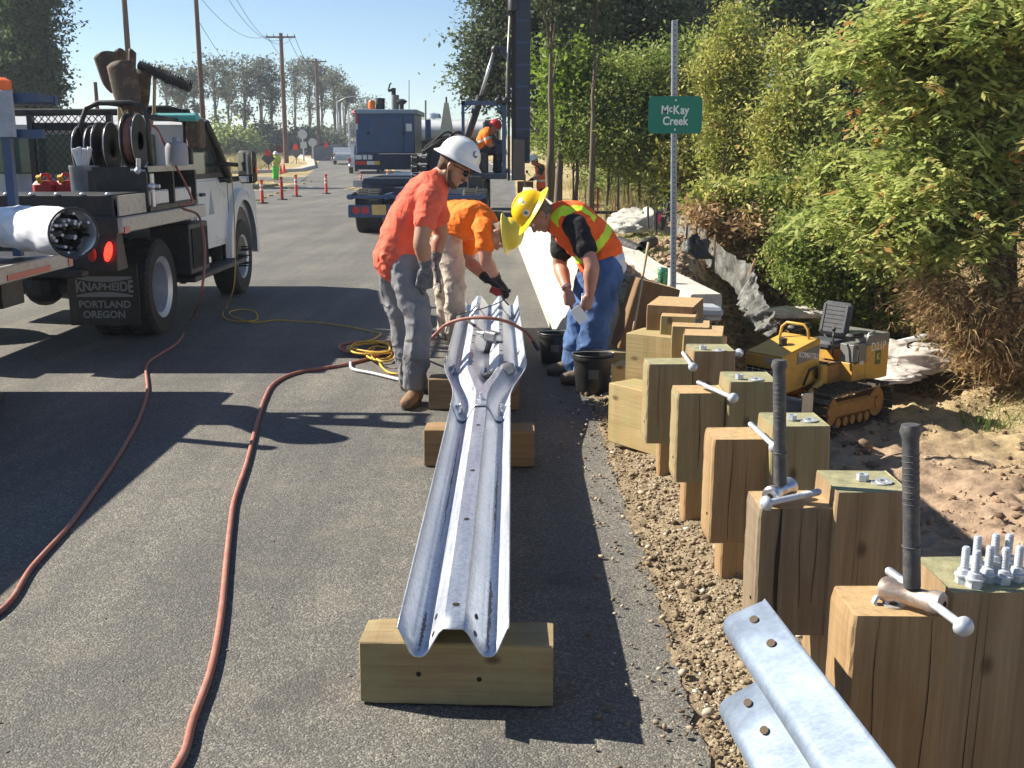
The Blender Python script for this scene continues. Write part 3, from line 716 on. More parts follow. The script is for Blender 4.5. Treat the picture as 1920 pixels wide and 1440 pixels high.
DIRTM = paint('dirt_streak', (.16, .14, .12), .8, 0, .4, 40)
for (x, y0, y1, w_) in ((.094, .02, .55, .020), (.100, .8, 1.9, .013), (-.099, .03, .30, .018), (-.094, .9, 2.3, .010)):
    m = MB(); k = 30; vs = []; rr = random.Random(int(x*1e4+y0*100))
    for i in range(k+1):
        t = i/k; y = y0+(y1-y0)*t; ww = w_*(.25+.75*rr.random())*math.sin(math.pi*(.05+.9*t)); dx = rr.gauss(0, .0015)
        vs += [(x-ww/2+dx, y, .0024), (x+ww/2+dx, y, .0024)]
    m.add(vs, [(2*i, 2*i+1, 2*i+3, 2*i+2) for i in range(k)]); m.build('dirt_streak', DIRTM, near)
# flared transition and three wave rail
tr = thing('rail_transition', 'flared galvanised joint widening from two waves to three, bolted over the long rail', 'guardrail', (XR, 5.36, ZR+.006))
Lt = 1.26; st = [(y, float(smoothstep(y, .18, Lt-.12)), 0, .004) for y in np.linspace(0, Lt, 34)]
beam_rail('beam', st, GALV, tr)
wide = thing('thrie_beam_rail', 'wide galvanised three wave steel rail in front of the bending men', 'guardrail', (XR, 6.46, ZR+.001))
st = [(y, 1, -.012*y, 0) for y in np.linspace(0, 3.2, 20)]; beam_rail('beam', st, GALV, wide)
lap = thing('rail_end_piece', 'farthest galvanised rail piece lapped at the far end where the worker drills', 'guardrail', (XR-.028, 8.85, ZR+.006))
beam_rail('beam', [(y, 1, -.012*y, 0) for y in np.linspace(0, .85, 8)], GALV, lap)
for y in (.5, .8, 1.1, 1.35, 1.6): 
    for sgn in (-1, 1): slot(wide, sgn*.097-.012*y, y, .083, (0, 0, 1), .02, .034, 'post_hole')
for y in (.42,):
    for sgn in (-1, 1): slot(tr, sgn*.062, y+.25, .083, (0, 0, 1), .02, .03, 'post_hole')
def splice_bolt(parent, x, y, z, tilt=0):
    m = MB(); M_ = Matrix.Translation((x, y, z)) @ Matrix.Rotation(tilt, 4, 'Y')
    m.lathe([(0, .0), (.021, .0), (.021, .004), (0, .004)], n=18, M=M_); m.cyl(M_ @ Vector((0, 0, .003)), M_ @ Vector((0, 0, .02)), .0155, .0155, 6)
    m.cyl(M_ @ Vector((0, 0, .02)), M_ @ Vector((0, 0, .042)), .0075, .0075, 12); m.build('splice_bolt', BOLTM, parent, smooth=30)
for x, z, ti in ((-.137, .036, .85), (.137, .036, -.85), (.0, .086, .0), (-.10, .0, 0), (.118, .012, -.3)): splice_bolt(tr, x, .13, z, ti)
for x, z, ti in ((-.225, .035, .8), (-.194, .003, 0), (-.097, .086, 0), (.0, .004, 0), (.097, .086, 0), (.215, .03, -.8)): splice_bolt(tr, x, Lt-.07, z, ti)
for x, z, ti in ((-.21, .02, .5), (-.097, .086, 0), (0, .003, 0), (.097, .086, 0), (.20, .01, -.4)): splice_bolt(lap, x, .07, z, ti)
# installed rail, lower right
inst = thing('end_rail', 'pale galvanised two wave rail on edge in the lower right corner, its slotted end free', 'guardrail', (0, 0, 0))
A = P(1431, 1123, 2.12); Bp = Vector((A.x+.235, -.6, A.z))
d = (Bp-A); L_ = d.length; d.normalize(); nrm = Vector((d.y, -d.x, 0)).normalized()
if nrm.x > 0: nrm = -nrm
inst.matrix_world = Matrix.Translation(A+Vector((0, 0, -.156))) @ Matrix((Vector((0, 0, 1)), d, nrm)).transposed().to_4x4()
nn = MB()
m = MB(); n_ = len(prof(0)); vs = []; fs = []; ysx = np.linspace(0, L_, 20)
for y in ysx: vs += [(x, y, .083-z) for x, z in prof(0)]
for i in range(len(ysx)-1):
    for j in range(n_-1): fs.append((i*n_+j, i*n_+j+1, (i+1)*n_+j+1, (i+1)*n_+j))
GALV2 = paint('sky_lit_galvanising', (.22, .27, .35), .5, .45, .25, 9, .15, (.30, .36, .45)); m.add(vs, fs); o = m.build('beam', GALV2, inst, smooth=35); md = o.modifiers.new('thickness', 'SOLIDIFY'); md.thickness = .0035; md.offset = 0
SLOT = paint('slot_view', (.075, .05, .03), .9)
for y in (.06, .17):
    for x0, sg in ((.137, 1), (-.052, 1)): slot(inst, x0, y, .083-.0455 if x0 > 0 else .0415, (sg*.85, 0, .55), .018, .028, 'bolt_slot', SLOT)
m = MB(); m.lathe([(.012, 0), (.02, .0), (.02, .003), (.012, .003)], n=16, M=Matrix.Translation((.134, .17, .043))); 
# ---------------- small things by the rail
BLK = paint('black_tool', (.035, .037, .04), .4, .1, .3, 30, .1, (.10, .10, .11)); GREYM = paint('worn_tool_metal', (.22, .23, .24), .4, .6, .3, 30, .2)
def impact(p, d, up, lab, sc=1.0):
    d = Vector(d).normalized(); up = Vector(up); sd_ = d.cross(up).normalized(); up = sd_.cross(d).normalized()
    root = thing('impact_wrench', lab, 'power tool', p); root.matrix_world = Matrix.Translation(p) @ Matrix((d, sd_, up)).transposed().to_4x4()
    m = MB(); m.box((.055*sc, 0, 0), (.12*sc, .075*sc, .075*sc), bev=.014*sc); m.build('body', GREYM, root, smooth=40)
    m = MB(); m.cyl((-.005*sc, 0, 0), (-.05*sc, 0, 0), .033*sc, .022*sc, 16); m.cyl((-.05*sc, 0, 0), (-.085*sc, 0, 0), .014*sc, .014*sc, 12); m.build('anvil', GREYM, root, smooth=40)
    m = MB(); m.box((.03*sc, 0, -.085*sc), (.04*sc, .038*sc, .13*sc), (0, .2, 0), bev=.010*sc); m.build('handle', BLK, root, smooth=40)
    return root
impact(P(912, 628, 7.35), (.75, -.66, -.1), (-.2, .3, 1), 'black impact wrench lying on the wide rail')
impact(P(945, 690, 6.42), (.3, -.9, .1), (.9, .3, .3), 'small dark impact wrench lying on the flared joint')
# buckets
def bucket(p, r, h, lab, full):
    root = thing('bucket', lab, 'bucket', p, 0, 'black plastic buckets')
    m = MB(); m.lathe([(0, .004), (r*.78, .004), (r*.80, .012), (r*.97, h-.035), (r*1.05, h-.033), (r*1.05, h-.018), (r*1.0, h-.016), (r*1.03, h-.004), (r*1.0, h), (r*.965, h-.004), (r*.93, h-.06), (r*.78, .02), (0, .02)], n=40); m.build('shell', RUBB_G, root, smooth=40)
    m = MB(); pts = [Vector((r*1.03*math.cos(a), r*.5*0+r*1.0*math.sin(a)*.35-.02, h+.004-.0*a)) for a in np.linspace(math.pi, 0, 16)]; m.tube(pts, .0025, 6); m.build('bail', BOLTM2, root, smooth=True)
    if full: m = MB(); m.lathe([(0, h-.05), (r*.5, h-.045), (r*.93, h-.055)], n=24); m.build('contents', STONE2, root, smooth=True)
    m = MB(); q = [(r*.9*math.sin(a), -r*.905*math.cos(a)-.0, 0) for a in np.linspace(-.3, .25, 7)]
    vs = [(x*1.005, y*1.005, h*.42) for x, y, _ in q]+[(x*1.055, y*1.055, h*.66) for x, y, _ in q]; m.add(vs, [(i, i+1, 8+i, 7+i) for i in range(6)]); m.build('sticker', paint('faded_sticker', (.12, .12, .11), .7), root, smooth=True)
RUBB_G = paint('black_plastic', (.018, .018, .019), .38, 0, .3, 9, 0, (.05, .045, .04)); STONE2 = paint('bucket_contents', (.05, .045, .04), .8, 0, .4, 40, .8)
p = G(1041, 686, 0); bucket((p.x, p.y+.12, .004), .125, .235, 'black bucket with a wire handle on the road left of the man in jeans', False)
p = G(1113, 742, 0); bucket((p.x, p.y+.12, .0), .135, .265, 'black bucket in front of the boots of the man in jeans, beside the yellow timber', True)
# stick, can
a = P(1187, 622, 7.3); b = P(1216, 455, 7.65); m = MB(); m.tube([a+(b-a)*t for t in np.linspace(0, 1, 9)], .010, 8); o = m.build('wooden_stick', PK2, smooth=True); tag(o, 'thin wooden stake leaning up from the knotty timber', 'stake')
p = G(1242, 535, .06); root = thing('drink_can', 'green drink can standing on the walkway edge near the sign post', 'can', p)
m = MB(); m.lathe([(0, 0), (.05, 0), (.06, .012), (.06, .19), (.05, .205), (0, .205)], n=22); m.build('shell', paint('can_green', (.03, .22, .10), .35, .3, .3, 20, 0, (.6, .65, .55)), root, smooth=40)
m = MB(); m.lathe([(0, .2055), (.047, .2055), (.051, .21), (.049, .21)], n=20); m.build('lid', BOLTM, root, smooth=30)
# ---------------- sign
SG = paint('sign_green', (.0, .20, .13), .45, .0, .06, 4); SWH = paint('sign_white', (.80, .84, .80), .5, 0, .05); PERF = paint('perforated_steel_post', (.30, .33, .36), .45, .6, .15, 12)
YS = 11.0; pb = P(1262, 575, YS); pt = P(1265, 38, YS)
root = thing('road_sign', 'green creek name sign with white lettering on a tall perforated steel post', 'road sign', (pb.x, YS, 0))
tilt = math.atan2(pt.x-pb.x, pt.z-pb.z)
m = MB(); m.box((0, 0, pt.z/2-.2), (.058, .045, pt.z+.4), bev=.006); po = m.build('post', PERF, root, rot=(0, tilt*1, 0))
z = .15
while z < pt.z-.03:
    MB().cyl((0, -.0228, z), (0, -.0243, z), .007, .007, 8).build('perforation', HOLE, po); z += .0508
zc = (P(1264, 183, YS).z+P(1264, 248, YS).z)/2; sw, sh = .535, .362
def rrect(w_, h_, r, k=6):
    q = []
    for cx, cy, a0 in ((w_/2-r, h_/2-r, 0), (-w_/2+r, h_/2-r, 90), (-w_/2+r, -h_/2+r, 180), (w_/2-r, -h_/2+r, 270)):
        for i in range(k+1): a = R(a0+90*i/k); q.append((cx+r*math.cos(a), cy+r*math.sin(a)))
    return q
xs = (1265.5-960)/2000*10.9-pb.x; xs = P(1265.5, 215, YS).x-pb.x
pl = MB().prism(rrect(sw, sh, .045), 'y', -.003, .0).build('sign_plate', SG, root, loc=(xs, -.026, zc))
BS_ = .004
for s_, x, z, sz in (('M', -.105, .045, .115), ('c', -.048, .058, .095), ('K', .008, .045, .115), ('ay', .092, .045, .115), ('Creek', .0, -.062, .115)):
    text_mesh('lettering', s_, sz, SWH, pl, (x, -.0038, z), depth=.0008, bold=.0028, sx=.86)
for dz in (.142, -.142):
    m = MB(); m.cyl((0, -.003, dz), (0, -.009, dz), .010, .010, 8); m.build('rivet', SWH, pl)
# ================================================================ PEOPLE
def V3(*a): return Vector(a)
class Body:
    """closed lofts merged by a voxel remesh into one continuous surface"""
    def __init__(s): s.mb = MB()
    def loft(s, pts, radii, lat, n=18, dome=True, rip=0.0, fq=1.25):
        pts = [Vector(p) for p in pts]; lat = Vector(lat); radii = [(r, r) if isinstance(r, (int, float)) else r for r in radii]
        # smooth resample
        P_, R_ = [], []
        for i in range(len(pts)-1):
            p0 = pts[max(i-1, 0)]; p1 = pts[i]; p2 = pts[i+1]; p3 = pts[min(i+2, len(pts)-1)]
            for j in range(5):
                t = j/5; P_.append(.5*((2*p1)+(p2-p0)*t+(2*p0-5*p1+4*p2-p3)*t*t+(3*p1-p0-3*p2+p3)*t**3)); k = t*t*(3-2*t)
                R_.append((radii[i][0]*(1-k)+radii[i+1][0]*k, radii[i][1]*(1-k)+radii[i+1][1]*k))
        P_.append(pts[-1]); R_.append(radii[-1])
        if dome:
            for end in (0, 1):
                i = 0 if end == 0 else len(P_)-1; j = 1 if end == 0 else len(P_)-2
                d = (P_[i]-P_[j]).normalized(); a, b = R_[i]; h = min(a, b)
                ex = [(P_[i]+d*h*math.sin(q), (a*math.cos(q), b*math.cos(q))) for q in (.5, .95, 1.3, 1.5)]
                if end == 0: P_ = [e[0] for e in ex[::-1]]+P_; R_ = [e[1] for e in ex[::-1]]+R_
                else: P_ += [e[0] for e in ex]; R_ += [e[1] for e in ex]
        vs = []; fs = []
        for i, p in enumerate(P_):
            t = (P_[min(i+1, len(P_)-1)]-P_[max(i-1, 0)]).normalized(); u = lat-t*lat.dot(t)
            if u.length < .15: u, _ = perp(t)
            u.normalize(); v = t.cross(u); a, b = R_[i]
            for k in range(n): q = 2*math.pi*k/n; rp = 1+rip*(math.sin(i*fq+1.3*math.sin(q+i*.23)+p.x*9)+.5*math.sin(i*fq*1.9+2*q)) if rip else 1; vs.append(p+u*(a*rp*math.cos(q))+v*(b*rp*math.sin(q)))
        for i in range(len(P_)-1):
            for k in range(n): fs.append((i*n+k, i*n+(k+1) % n, (i+1)*n+(k+1) % n, (i+1)*n+k))
        fs += [tuple(range(n-1, -1, -1)), tuple(range((len(P_)-1)*n, len(P_)*n))]
        s.mb.add(vs, fs); return s
    def ell(s, c, r, f=None, u=None):
        M = Matrix.Translation(Vector(c))
        if f is not None:
            f = Vector(f).normalized(); l = Vector(u).cross(f).normalized(); u2 = f.cross(l); M = M @ Matrix((f, l, u2)).transposed().to_4x4()
        s.mb.ball((0, 0, 0), r, 18, 12, M); return s
    def make(s, name, mats, parent=None, voxel=.01, it=5, disp=0, dsize=.1, paintfn=None, fac=.5, crease=False):
        me = bpy.data.meshes.new(name); me.from_pydata(s.mb.v, [], s.mb.f); o = bpy.data.objects.new(name, me); C.objects.link(o)
        md = o.modifiers.new('r', 'REMESH'); md.mode = 'VOXEL'; md.voxel_size = voxel; md.use_smooth_shade = True
        if it: md = o.modifiers.new('s', 'SMOOTH'); md.factor = fac; md.iterations = it
        if disp:
            tx = bpy.data.textures.new(name, 'MUSGRAVE' if crease else 'CLOUDS'); tx.noise_scale = dsize
            if crease: tx.musgrave_type = 'RIDGED_MULTIFRACTAL'; tx.octaves = 2.2; tx.lacunarity = 2.1; tx.noise_intensity = .7
            else: tx.noise_depth = 2
            md = o.modifiers.new('d', 'DISPLACE'); md.texture = tx; md.strength = disp; md.mid_level = .5; md.texture_coords = 'LOCAL'
        dg = bpy.context.evaluated_depsgraph_get(); dg.update(); me2 = bpy.data.meshes.new_from_object(o.evaluated_get(dg)); bpy.data.objects.remove(o); bpy.data.meshes.remove(me)
        mats = mats if isinstance(mats, (list, tuple)) else [mats]; me2.materials.clear()
        for m in mats: me2.materials.append(m)
        if paintfn:
            for p in me2.polygons: p.material_index = paintfn(p.center)
        me2.polygons.foreach_set('use_smooth', [True]*len(me2.polygons)); me2.name = name
        return link(name, me2, parent)
def skin_mat(name, col):
    n = N(name); co = n.coord(); f = n.noise(co, 14, 4, .6); c = n.ramp(f, [(.3, [x*.82 for x in col]), (.7, [min(1, x*1.15) for x in col])]); n.set(c, .5)
    n.b.inputs['Subsurface Weight'].default_value = .12; n.b.inputs['Subsurface Radius'].default_value = (.02, .008, .004); n.bump(n.noise(co, 120, 2), .08, .002); return n.m
SKIN = skin_mat('skin_tanned', (.40, .205, .13)); SKIN2 = skin_mat('skin_ruddy', (.46, .22, .15)); HAIR = paint('short_brown_hair', (.10, .055, .03), .8, 0, .4, 60, .5); HAIRG = paint('grey_brown_hair', (.20, .14, .10), .8, 0, .4, 60, .5)
EYE = paint('eye', (.75, .73, .70), .3, 0, .05); PUP = paint('pupil', (.03, .02, .015), .2); LENS = paint('sunglass_lens', (.012, .012, .014), .15)
def hand(B, w, d, pn, curl=.5, sc=1.0, side=1, spread=.0):
    """w wrist, d direction of the fingers, pn palm normal; thumb towards side*(pn x d)"""
    w = Vector(w); d = Vector(d).normalized(); pn = Vector(pn); pn = (pn-d*pn.dot(d)).normalized(); l = d.cross(pn).normalized()*side
    B.loft([w-d*.01*sc, w+d*.035*sc, w+d*.085*sc], [(.027*sc, .020*sc), (.042*sc, .018*sc), (.045*sc, .016*sc)], l, 14)
    lens = (.060, .072, .078, .070); tips = []
    for k in range(4):
        o = l*((1.5-k)*.0215*sc); L_ = lens[3-k]*sc*(1 if k != 0 else 1.0); b = w+d*.088*sc+o
        c1 = curl*(.75+.12*k); d1 = (d*math.cos(c1*.6)+pn*math.sin(c1*.6)+l*((1.5-k)*spread)).normalized(); d2 = d*math.cos(c1*1.4)+pn*math.sin(c1*1.4); d3 = d*math.cos(c1*2.1)+pn*math.sin(c1*2.1)
        p1 = b+d1*L_*.48; p2 = p1+d2*L_*.32; p3 = p2+d3*L_*.24
        B.loft([b-d*.012*sc, b, p1, p2, p3], [.0095*sc, .0098*sc, .0090*sc, .0083*sc, .0070*sc], l, 10); tips.append(p3)
    tb = w+d*.025*sc+l*.030*sc; td = (d*.65+l*.65+pn*.35).normalized(); td2 = (d*.85+l*.25+pn*.5).normalized()
    B.loft([tb-td*.01*sc, tb+td*.028*sc, tb+td*.045*sc+td2*.022*sc, tb+td*.045*sc+td2*.042*sc], [.013*sc, .0125*sc, .0105*sc, .0085*sc], l, 10)
    return tips
def head(B, c, f, u, sc=1.0):
    f = Vector(f).normalized(); l = Vector(u).cross(f).normalized(); u = f.cross(l).normalized(); c = Vector(c); q = lambda a, b, d: c+f*a*sc+l*b*sc+u*d*sc
    B.ell(c+u*.022*sc-f*.008*sc, (.098*sc, .077*sc, .092*sc), f, u)            # skull
    B.ell(q(.030, 0, -.045), (.058*sc, .058*sc, .068*sc), f, u)                # face
    B.ell(q(.052, 0, -.088), (.034*sc, .036*sc, .028*sc), f, u)                # chin
    B.loft([q(-.015, .050, -.06), q(.045, .03, -.088)], [.020*sc, .018*sc], l, 10).loft([q(-.015, -.050, -.06), q(.045, -.03, -.088)], [.020*sc, .018*sc], l, 10)
    B.loft([q(.083, 0, .004), q(.100, 0, -.022), q(.108, 0, -.034)], [.010*sc, .012*sc, .014*sc], l, 10)     # nose
    B.loft([q(.078, -.045, .018), q(.094, 0, .016), q(.078, .045, .018)], [.010*sc]*3, u, 10)                # brow
    B.loft([q(.080, -.022, -.062), q(.092, 0, -.060), q(.080, .022, -.062)], [.009*sc]*3, u, 10)             # lips
    for s_ in (-1, 1):
        B.ell(q(-.008, s_*.081, -.012), (.020*sc, .009*sc, .032*sc), f, u)     # ears
    return q
def hard_hat(c, f, u, mat, parent, lab=None, brim=.045, sc=1.0, stickers=(), full=True):
    """c: centre of the brim plane"""
    f = Vector(f).normalized(); l = Vector(u).cross(f).normalized(); u = f.cross(l).normalized(); M = Matrix.Translation(c) @ Matrix((f*1.08, l*.97, u)).transposed().to_4x4()
    m = MB(); r = .122*sc
    prof = [((r+brim)*1.0, -.012), ((r+brim)*1.005, -.008), (r+brim*.55, .002), (r+.006, .012), (r, .02), (r*.97, .05*sc), (r*.86, .085*sc), (r*.66, .112*sc), (r*.38, .128*sc), (0, .133*sc), ]
    inn = [(0, .125*sc), (r*.6, .105*sc), (r*.93, .04), (r*.96, .01), (r+brim*.5, -.004), ((r+brim)*.99, -.014), ((r+brim)*1.0, -.012)]
    m.lathe(prof+inn, n=40, M=M)
    rd = []
    for k in range(13): a = math.pi*(k/12); rd.append(M @ Vector((r*1.0*math.cos(a)*.93, 0, .02+.113*sc*math.sin(a))))
    m.tube(rd, .011*sc, 8)
    o = m.build('hard_hat', mat, parent, smooth=40)
    if lab: o['label'] = lab
    for (az, el, s_, mt) in stickers:
        d = Vector((math.cos(R(el))*math.cos(R(az)), math.cos(R(el))*math.sin(R(az)), math.sin(R(el))))
        p = M @ Vector((r*1.0*d.x, r*1.0*d.y, .02+.113*sc*d.z)); nn_ = ((M.to_3x3() @ Vector((d.x/r, d.y/r, d.z/.113))).normalized()); m = MB()
        aa, bb = perp(nn_)
        vs = [p+nn_*.003]+[p+nn_*.0015+aa*s_*math.cos(q*math.pi/8)+bb*s_*math.sin(q*math.pi/8) for q in range(16)]
        m.add(vs, [(0, 1+q, 1+(q+1) % 16) for q in range(16)]); m.build('sticker', mt, o)
        m = MB(); m.add([p+nn_*.0045]+[p+nn_*.0035+aa*s_*.6*math.cos(q*math.pi/4+.3)+bb*s_*.6*math.sin(q*math.pi/4+.3)*(.6 if q % 2 else 1) for q in range(8)], [(0, 1+q, 1+(q+1) % 8) for q in range(8)]); m.build('sticker_emblem', STK2 if mt is STW else STW, o)
    return o
STW = paint('sticker_white', (.75, .74, .68), .5, 0, .1, 60); STK2 = paint('sticker_teal', (.05, .22, .28), .5, 0, .2, 60); STN = paint('sticker_navy', (.05, .09, .22), .5, 0, .2, 60)
def boot(parent, ank, d, mat, sole, sc=1.0):
    ank = Vector(ank); d = Vector(d); d.z = 0; d.normalize(); l = Vector((-d.y, d.x, 0)); g = Vector((ank.x, ank.y, .0)); B = Body()
    B.loft([ank+V3(0, 0, .06), ank+V3(0, 0, 0), g+V3(0, 0, .075)-d*.01], [.056*sc, .054*sc, (.046*sc, .055*sc)], l, 14)
    B.loft([g-d*.045+V3(0, 0, .055), g+d*.03+V3(0, 0, .06), g+d*.11+V3(0, 0, .048), g+d*.175+V3(0, 0, .042)], [(.042, .05), (.044, .052), (.050, .042), (.042, .034)], l, 14)
    o = B.make('boot', mat, parent, .009, 4, .006, .03)
    m = MB(); k = 22; prof = []
    for i in range(k):
        a = 2*math.pi*i/k; x = .135*math.cos(a)+.065; y = .050*math.sin(a)*(1+.12*math.cos(a)); prof.append((x, y))
    M = Matrix((d, l, V3(0, 0, 1))).transposed().to_4x4(); M = Matrix.Translation(g) @ M
    m.prism(prof, 'z', .004, .030, M); m.build('sole', sole, o)
    m = MB()
    for q in range(4): c = g+d*(.035+.025*q)+V3(0, 0, .108-.012*q); m.tube([c-l*.025, c+V3(0, 0, .006), c+l*.025], .0035, 6)
    m.build('laces', paint('boot_laces', (.30, .26, .19), .9), o, smooth=True)
def pants(parent, J, mat, lat, rt=.105, rk=.077, ra=.066, wr=(.175, .125), vox=.011, disp=.03, paintfn=None, name='trousers', mats=None):
    B = Body(); pel, wa = Vector(J['pelvis']), Vector(J['waist'])
    B.loft([pel+(pel-wa)*.25, pel, pel+(wa-pel)*.75], [(wr[0]*.85, wr[1]*.9), wr, (wr[0]*.92, wr[1]*.95)], lat)
    for s_ in ('L', 'R'):
        h, k, a = Vector(J['hip'+s_]), Vector(J['knee'+s_]), Vector(J['ank'+s_])
        B.loft([h, h*.5+k*.5, k, k*.5+a*.5, a+(a-k)*.03], [rt, rt*.90, rk, (rk+ra)/2+.004, ra], lat, rip=.035, n=26)
        B.loft([a+(k-a)*.08, a+(k-a)*.02, a-(k-a)*.03], [ra*1.05, ra*1.1, ra*1.05], lat)
    return B.make(name, mats or mat, parent, vox, 4, disp, .12, paintfn, crease=True)
def person(lab, J, lat, face, up, **o):
    """J joints in world space; lat points to the person's left; body under the clothes is one mesh"""
    vox = o.get('vox', .0095); sk = o.get('skin', SKIN); B = Body(); sc = o.get('sc', 1.0)
    J = {k: Vector(v) for k, v in J.items()}; lat = Vector(lat).normalized()
    B.loft([J['pelvis'], J['waist'], J['chest'], J['neck']], [(.145, .10), (.125, .09), (.15, .10), (.06, .06)], lat)
    hc = J['head']; nk = hc-Vector(up).normalized()*.06*sc-Vector(face).normalized()*.02
    B.loft([J['neck']+(J['chest']-J['neck'])*.25, J['neck'], nk], [.075, .062, .058], lat)
    q = head(B, hc, face, up, sc)
    for s_ in ('L', 'R'):
        B.loft([J['hip'+s_], J['knee'+s_], J['ank'+s_], Vector((J['ank'+s_].x, J['ank'+s_].y, J['ank'+s_].z-.04))], [.08, .055, .04, .035], lat)
        sh, el, wr = J['sh'+s_], J['el'+s_], J['wr'+s_]
        f_ = el.lerp(wr, .28)
        B.loft([J['chest'].lerp(sh, .55), sh, sh.lerp(el, .5), el, f_, el.lerp(wr, .75), wr], [.068, .066, .060, .050, .053, .039, (.031, .026)], lat)
        if not o.get('glove'): hd = o['hand'+s_]; hand(B, wr, hd[0], hd[1], hd[2], sc, hd[3])
    body = B.make('person', sk, None, o.get('bvox', .0065), 3, paintfn=None); tag(body, lab, 'person')
    if o.get('glove'):
        for s_ in ('L', 'R'):
            if o.get('hand'+s_):
                Bg = Body(); hd = o['hand'+s_]; wr, el = J['wr'+s_], J['el'+s_]; dd = (wr-el).normalized(); Bg.loft([wr-dd*.05, wr-dd*.02, wr], [.042, .038, .036], lat, 12)
                hand(Bg, wr, hd[0], hd[1], hd[2], 1.28*sc, hd[3]); Bg.make('glove', o['glove'], body, .0055, 3, .003, .02)
    # eyes
    fv = Vector(face).normalized(); 
    for s_ in (-1, 1):
        m = MB(); m.ball(q(.080, s_*.032, .000), .0115, 12, 8); e = m.build('eye', EYE, body, smooth=True); m = MB(); m.ball(q(.0885, s_*.032, .0), .005, 8, 6); m.build('pupil', PUP, e, smooth=True)
    if o.get('shades'):
        m = MB()
        for s_ in (-1, 1): m.ball(q(.094, s_*.034, .002), (.012, .024, .02), 12, 8, None) if False else m.ball(q(.093, s_*.034, .001), .0215, 12, 8)
        m.tube([q(.10, -.03, .006), q(.104, 0, .008), q(.10, .03, .006)], .003, 6)
        for s_ in (-1, 1): m.tube([q(.092, s_*.05, .006), q(.06, s_*.078, .008), q(-.01, s_*.084, .0)], .003, 6)
        m.build('sunglasses', LENS, body, smooth=True)
    # hair
    Bh = Body(); Bh.ell(q(-.022, 0, .022), (.092*sc, .080*sc, .090*sc), face, up); Bh.ell(q(-.055, 0, -.03), (.045*sc, .066*sc, .055*sc), face, up)
    Bh.make('hair', o.get('hair', HAIR), body, .008, 3, .006, .02)
    if o.get('beard'):
        Bb = Body(); Bb.loft([q(-.002, .066, -.045), q(.030, .055, -.092), q(.066, 0, -.110), q(.030, -.055, -.092), q(-.002, -.066, -.045)], [.014, .017, .020, .017, .014], up, 10); Bb.loft([q(.088, -.03, -.048), q(.099, 0, -.046), q(.088, .03, -.048)], [.006]*3, up, 8)
        Bb.make('beard', HAIR, body, .006, 2, .004, .012)
    # shirt
    B = Body(); tw = o.get('torso', (.185, .135)); hem = J['pelvis'].lerp(J['waist'], o.get('hem', .2))
    nb = J['neck']+(J['chest']-J['neck'])*.10; ch = J['chest']
    B.loft([hem, hem.lerp(J['waist'], .35), J['waist'], ch, ch.lerp(J['neck'], .55)], [(tw[0]*1.06, tw[1]*1.10), (tw[0]*1.04, tw[1]*1.06), (tw[0]*.95, tw[1]*1.0), (tw[0]*1.04, tw[1]*1.0), (tw[0]*.80, tw[1]*.80)], lat, rip=.012, n=30, fq=1.6)
    B.loft([ch.lerp(J['neck'], .5), nb], [(.10, .10), .073], lat)
    if o.get('belly'): B.ell(J['waist']+Vector(o['belly'][0]), (o['belly'][1],)*3)
    sl = o.get('sleeve', .52)
    for s_ in ('L', 'R'):
        sh, el = J['sh'+s_], J['el'+s_]; B.loft([ch.lerp(J['neck'], .35), ch.lerp(J['neck'], .3).lerp(sh, .6), sh, sh.lerp(el, sl*.6), sh.lerp(el, sl)], [.11, .092, .078, .076, .079], lat, rip=.02, n=24)
    B.make('shirt', o['shirts'] if o.get('shirts') else o['shirt'], body, vox, 4, o.get('wrinkle', .012), .13, o.get('shirtfn'), crease=True)
    # vest
    if o.get('vest'):
        B = Body(); k = 1.07
        B.loft([J['pelvis'].lerp(J['waist'], o.get('vhem', .35)), J['waist'], ch, ch.lerp(J['neck'], .55)], [(tw[0]*1.15, tw[1]*1.16), (tw[0]*1.08, tw[1]*1.12), (tw[0]*1.12, tw[1]*1.10), (tw[0]*.86, tw[1]*.88)], lat)
        for s_ in ('L', 'R'): B.loft([ch.lerp(J['neck'], .35), ch.lerp(J['neck'], .45).lerp(J['sh'+s_], .62)], [.105, .085], lat)
        B.make('safety_vest', o['vest'], body, vox, 4, .012, .15, o['vestfn'], crease=True)
    pants(body, J, o['pants'], lat, *o.get('pr', (.105, .077, .066)), wr=o.get('hipw', (.175, .13)), vox=vox*1.1, disp=o.get('pwr', .014), paintfn=o.get('pantfn'), mats=o.get('pmats'))
    for s_ in ('L', 'R'):
        if o.get('toe'+s_): boot(body, J['ank'+s_], o['toe'+s_], o.get('bootm', BOOT), SOLE)
    return body, q, J
BOOT = paint('tan_work_boot', (.22, .13, .07), .8, 0, .3, 25, .3); BOOTG = paint('grey_brown_shoe', (.13, .10, .075), .8, 0, .3, 25, .3); SOLE = paint('boot_sole', (.05, .04, .03), .8)
CORAL = fabric('coral_shirt', (.80, .13, .07), .12, .9, .45, 9); ORANGE = fabric('hi_vis_orange_shirt', (1.0, .19, .006), .08, .85, .4, 9); VESTO = fabric('vest_orange', (.98, .13, .015), .1, .85, .4, 8)
LIME = fabric('vest_lime_stripe', (.62, .85, .03), .05, .6, .2, 8); SILV = fabric('vest_silver_stripe', (.70, .68, .60), .05, .5, .2, 8); BLACKF = fabric('black_polo', (.012, .012, .014), .3, .9, .4, 8); WHITEF = fabric('white_shirt_panel', (.65, .67, .75), .05, .9, .3)
GREYP = fabric('faded_grey_work_trousers', (.20, .20, .215), .25, .92, .7, 7); KHAKI = fabric('beige_work_trousers', (.52, .44, .36), .22, .92, .8, 8); JEAN = fabric('blue_jeans', (.065, .13, .29), .5, .92, .8, 7)
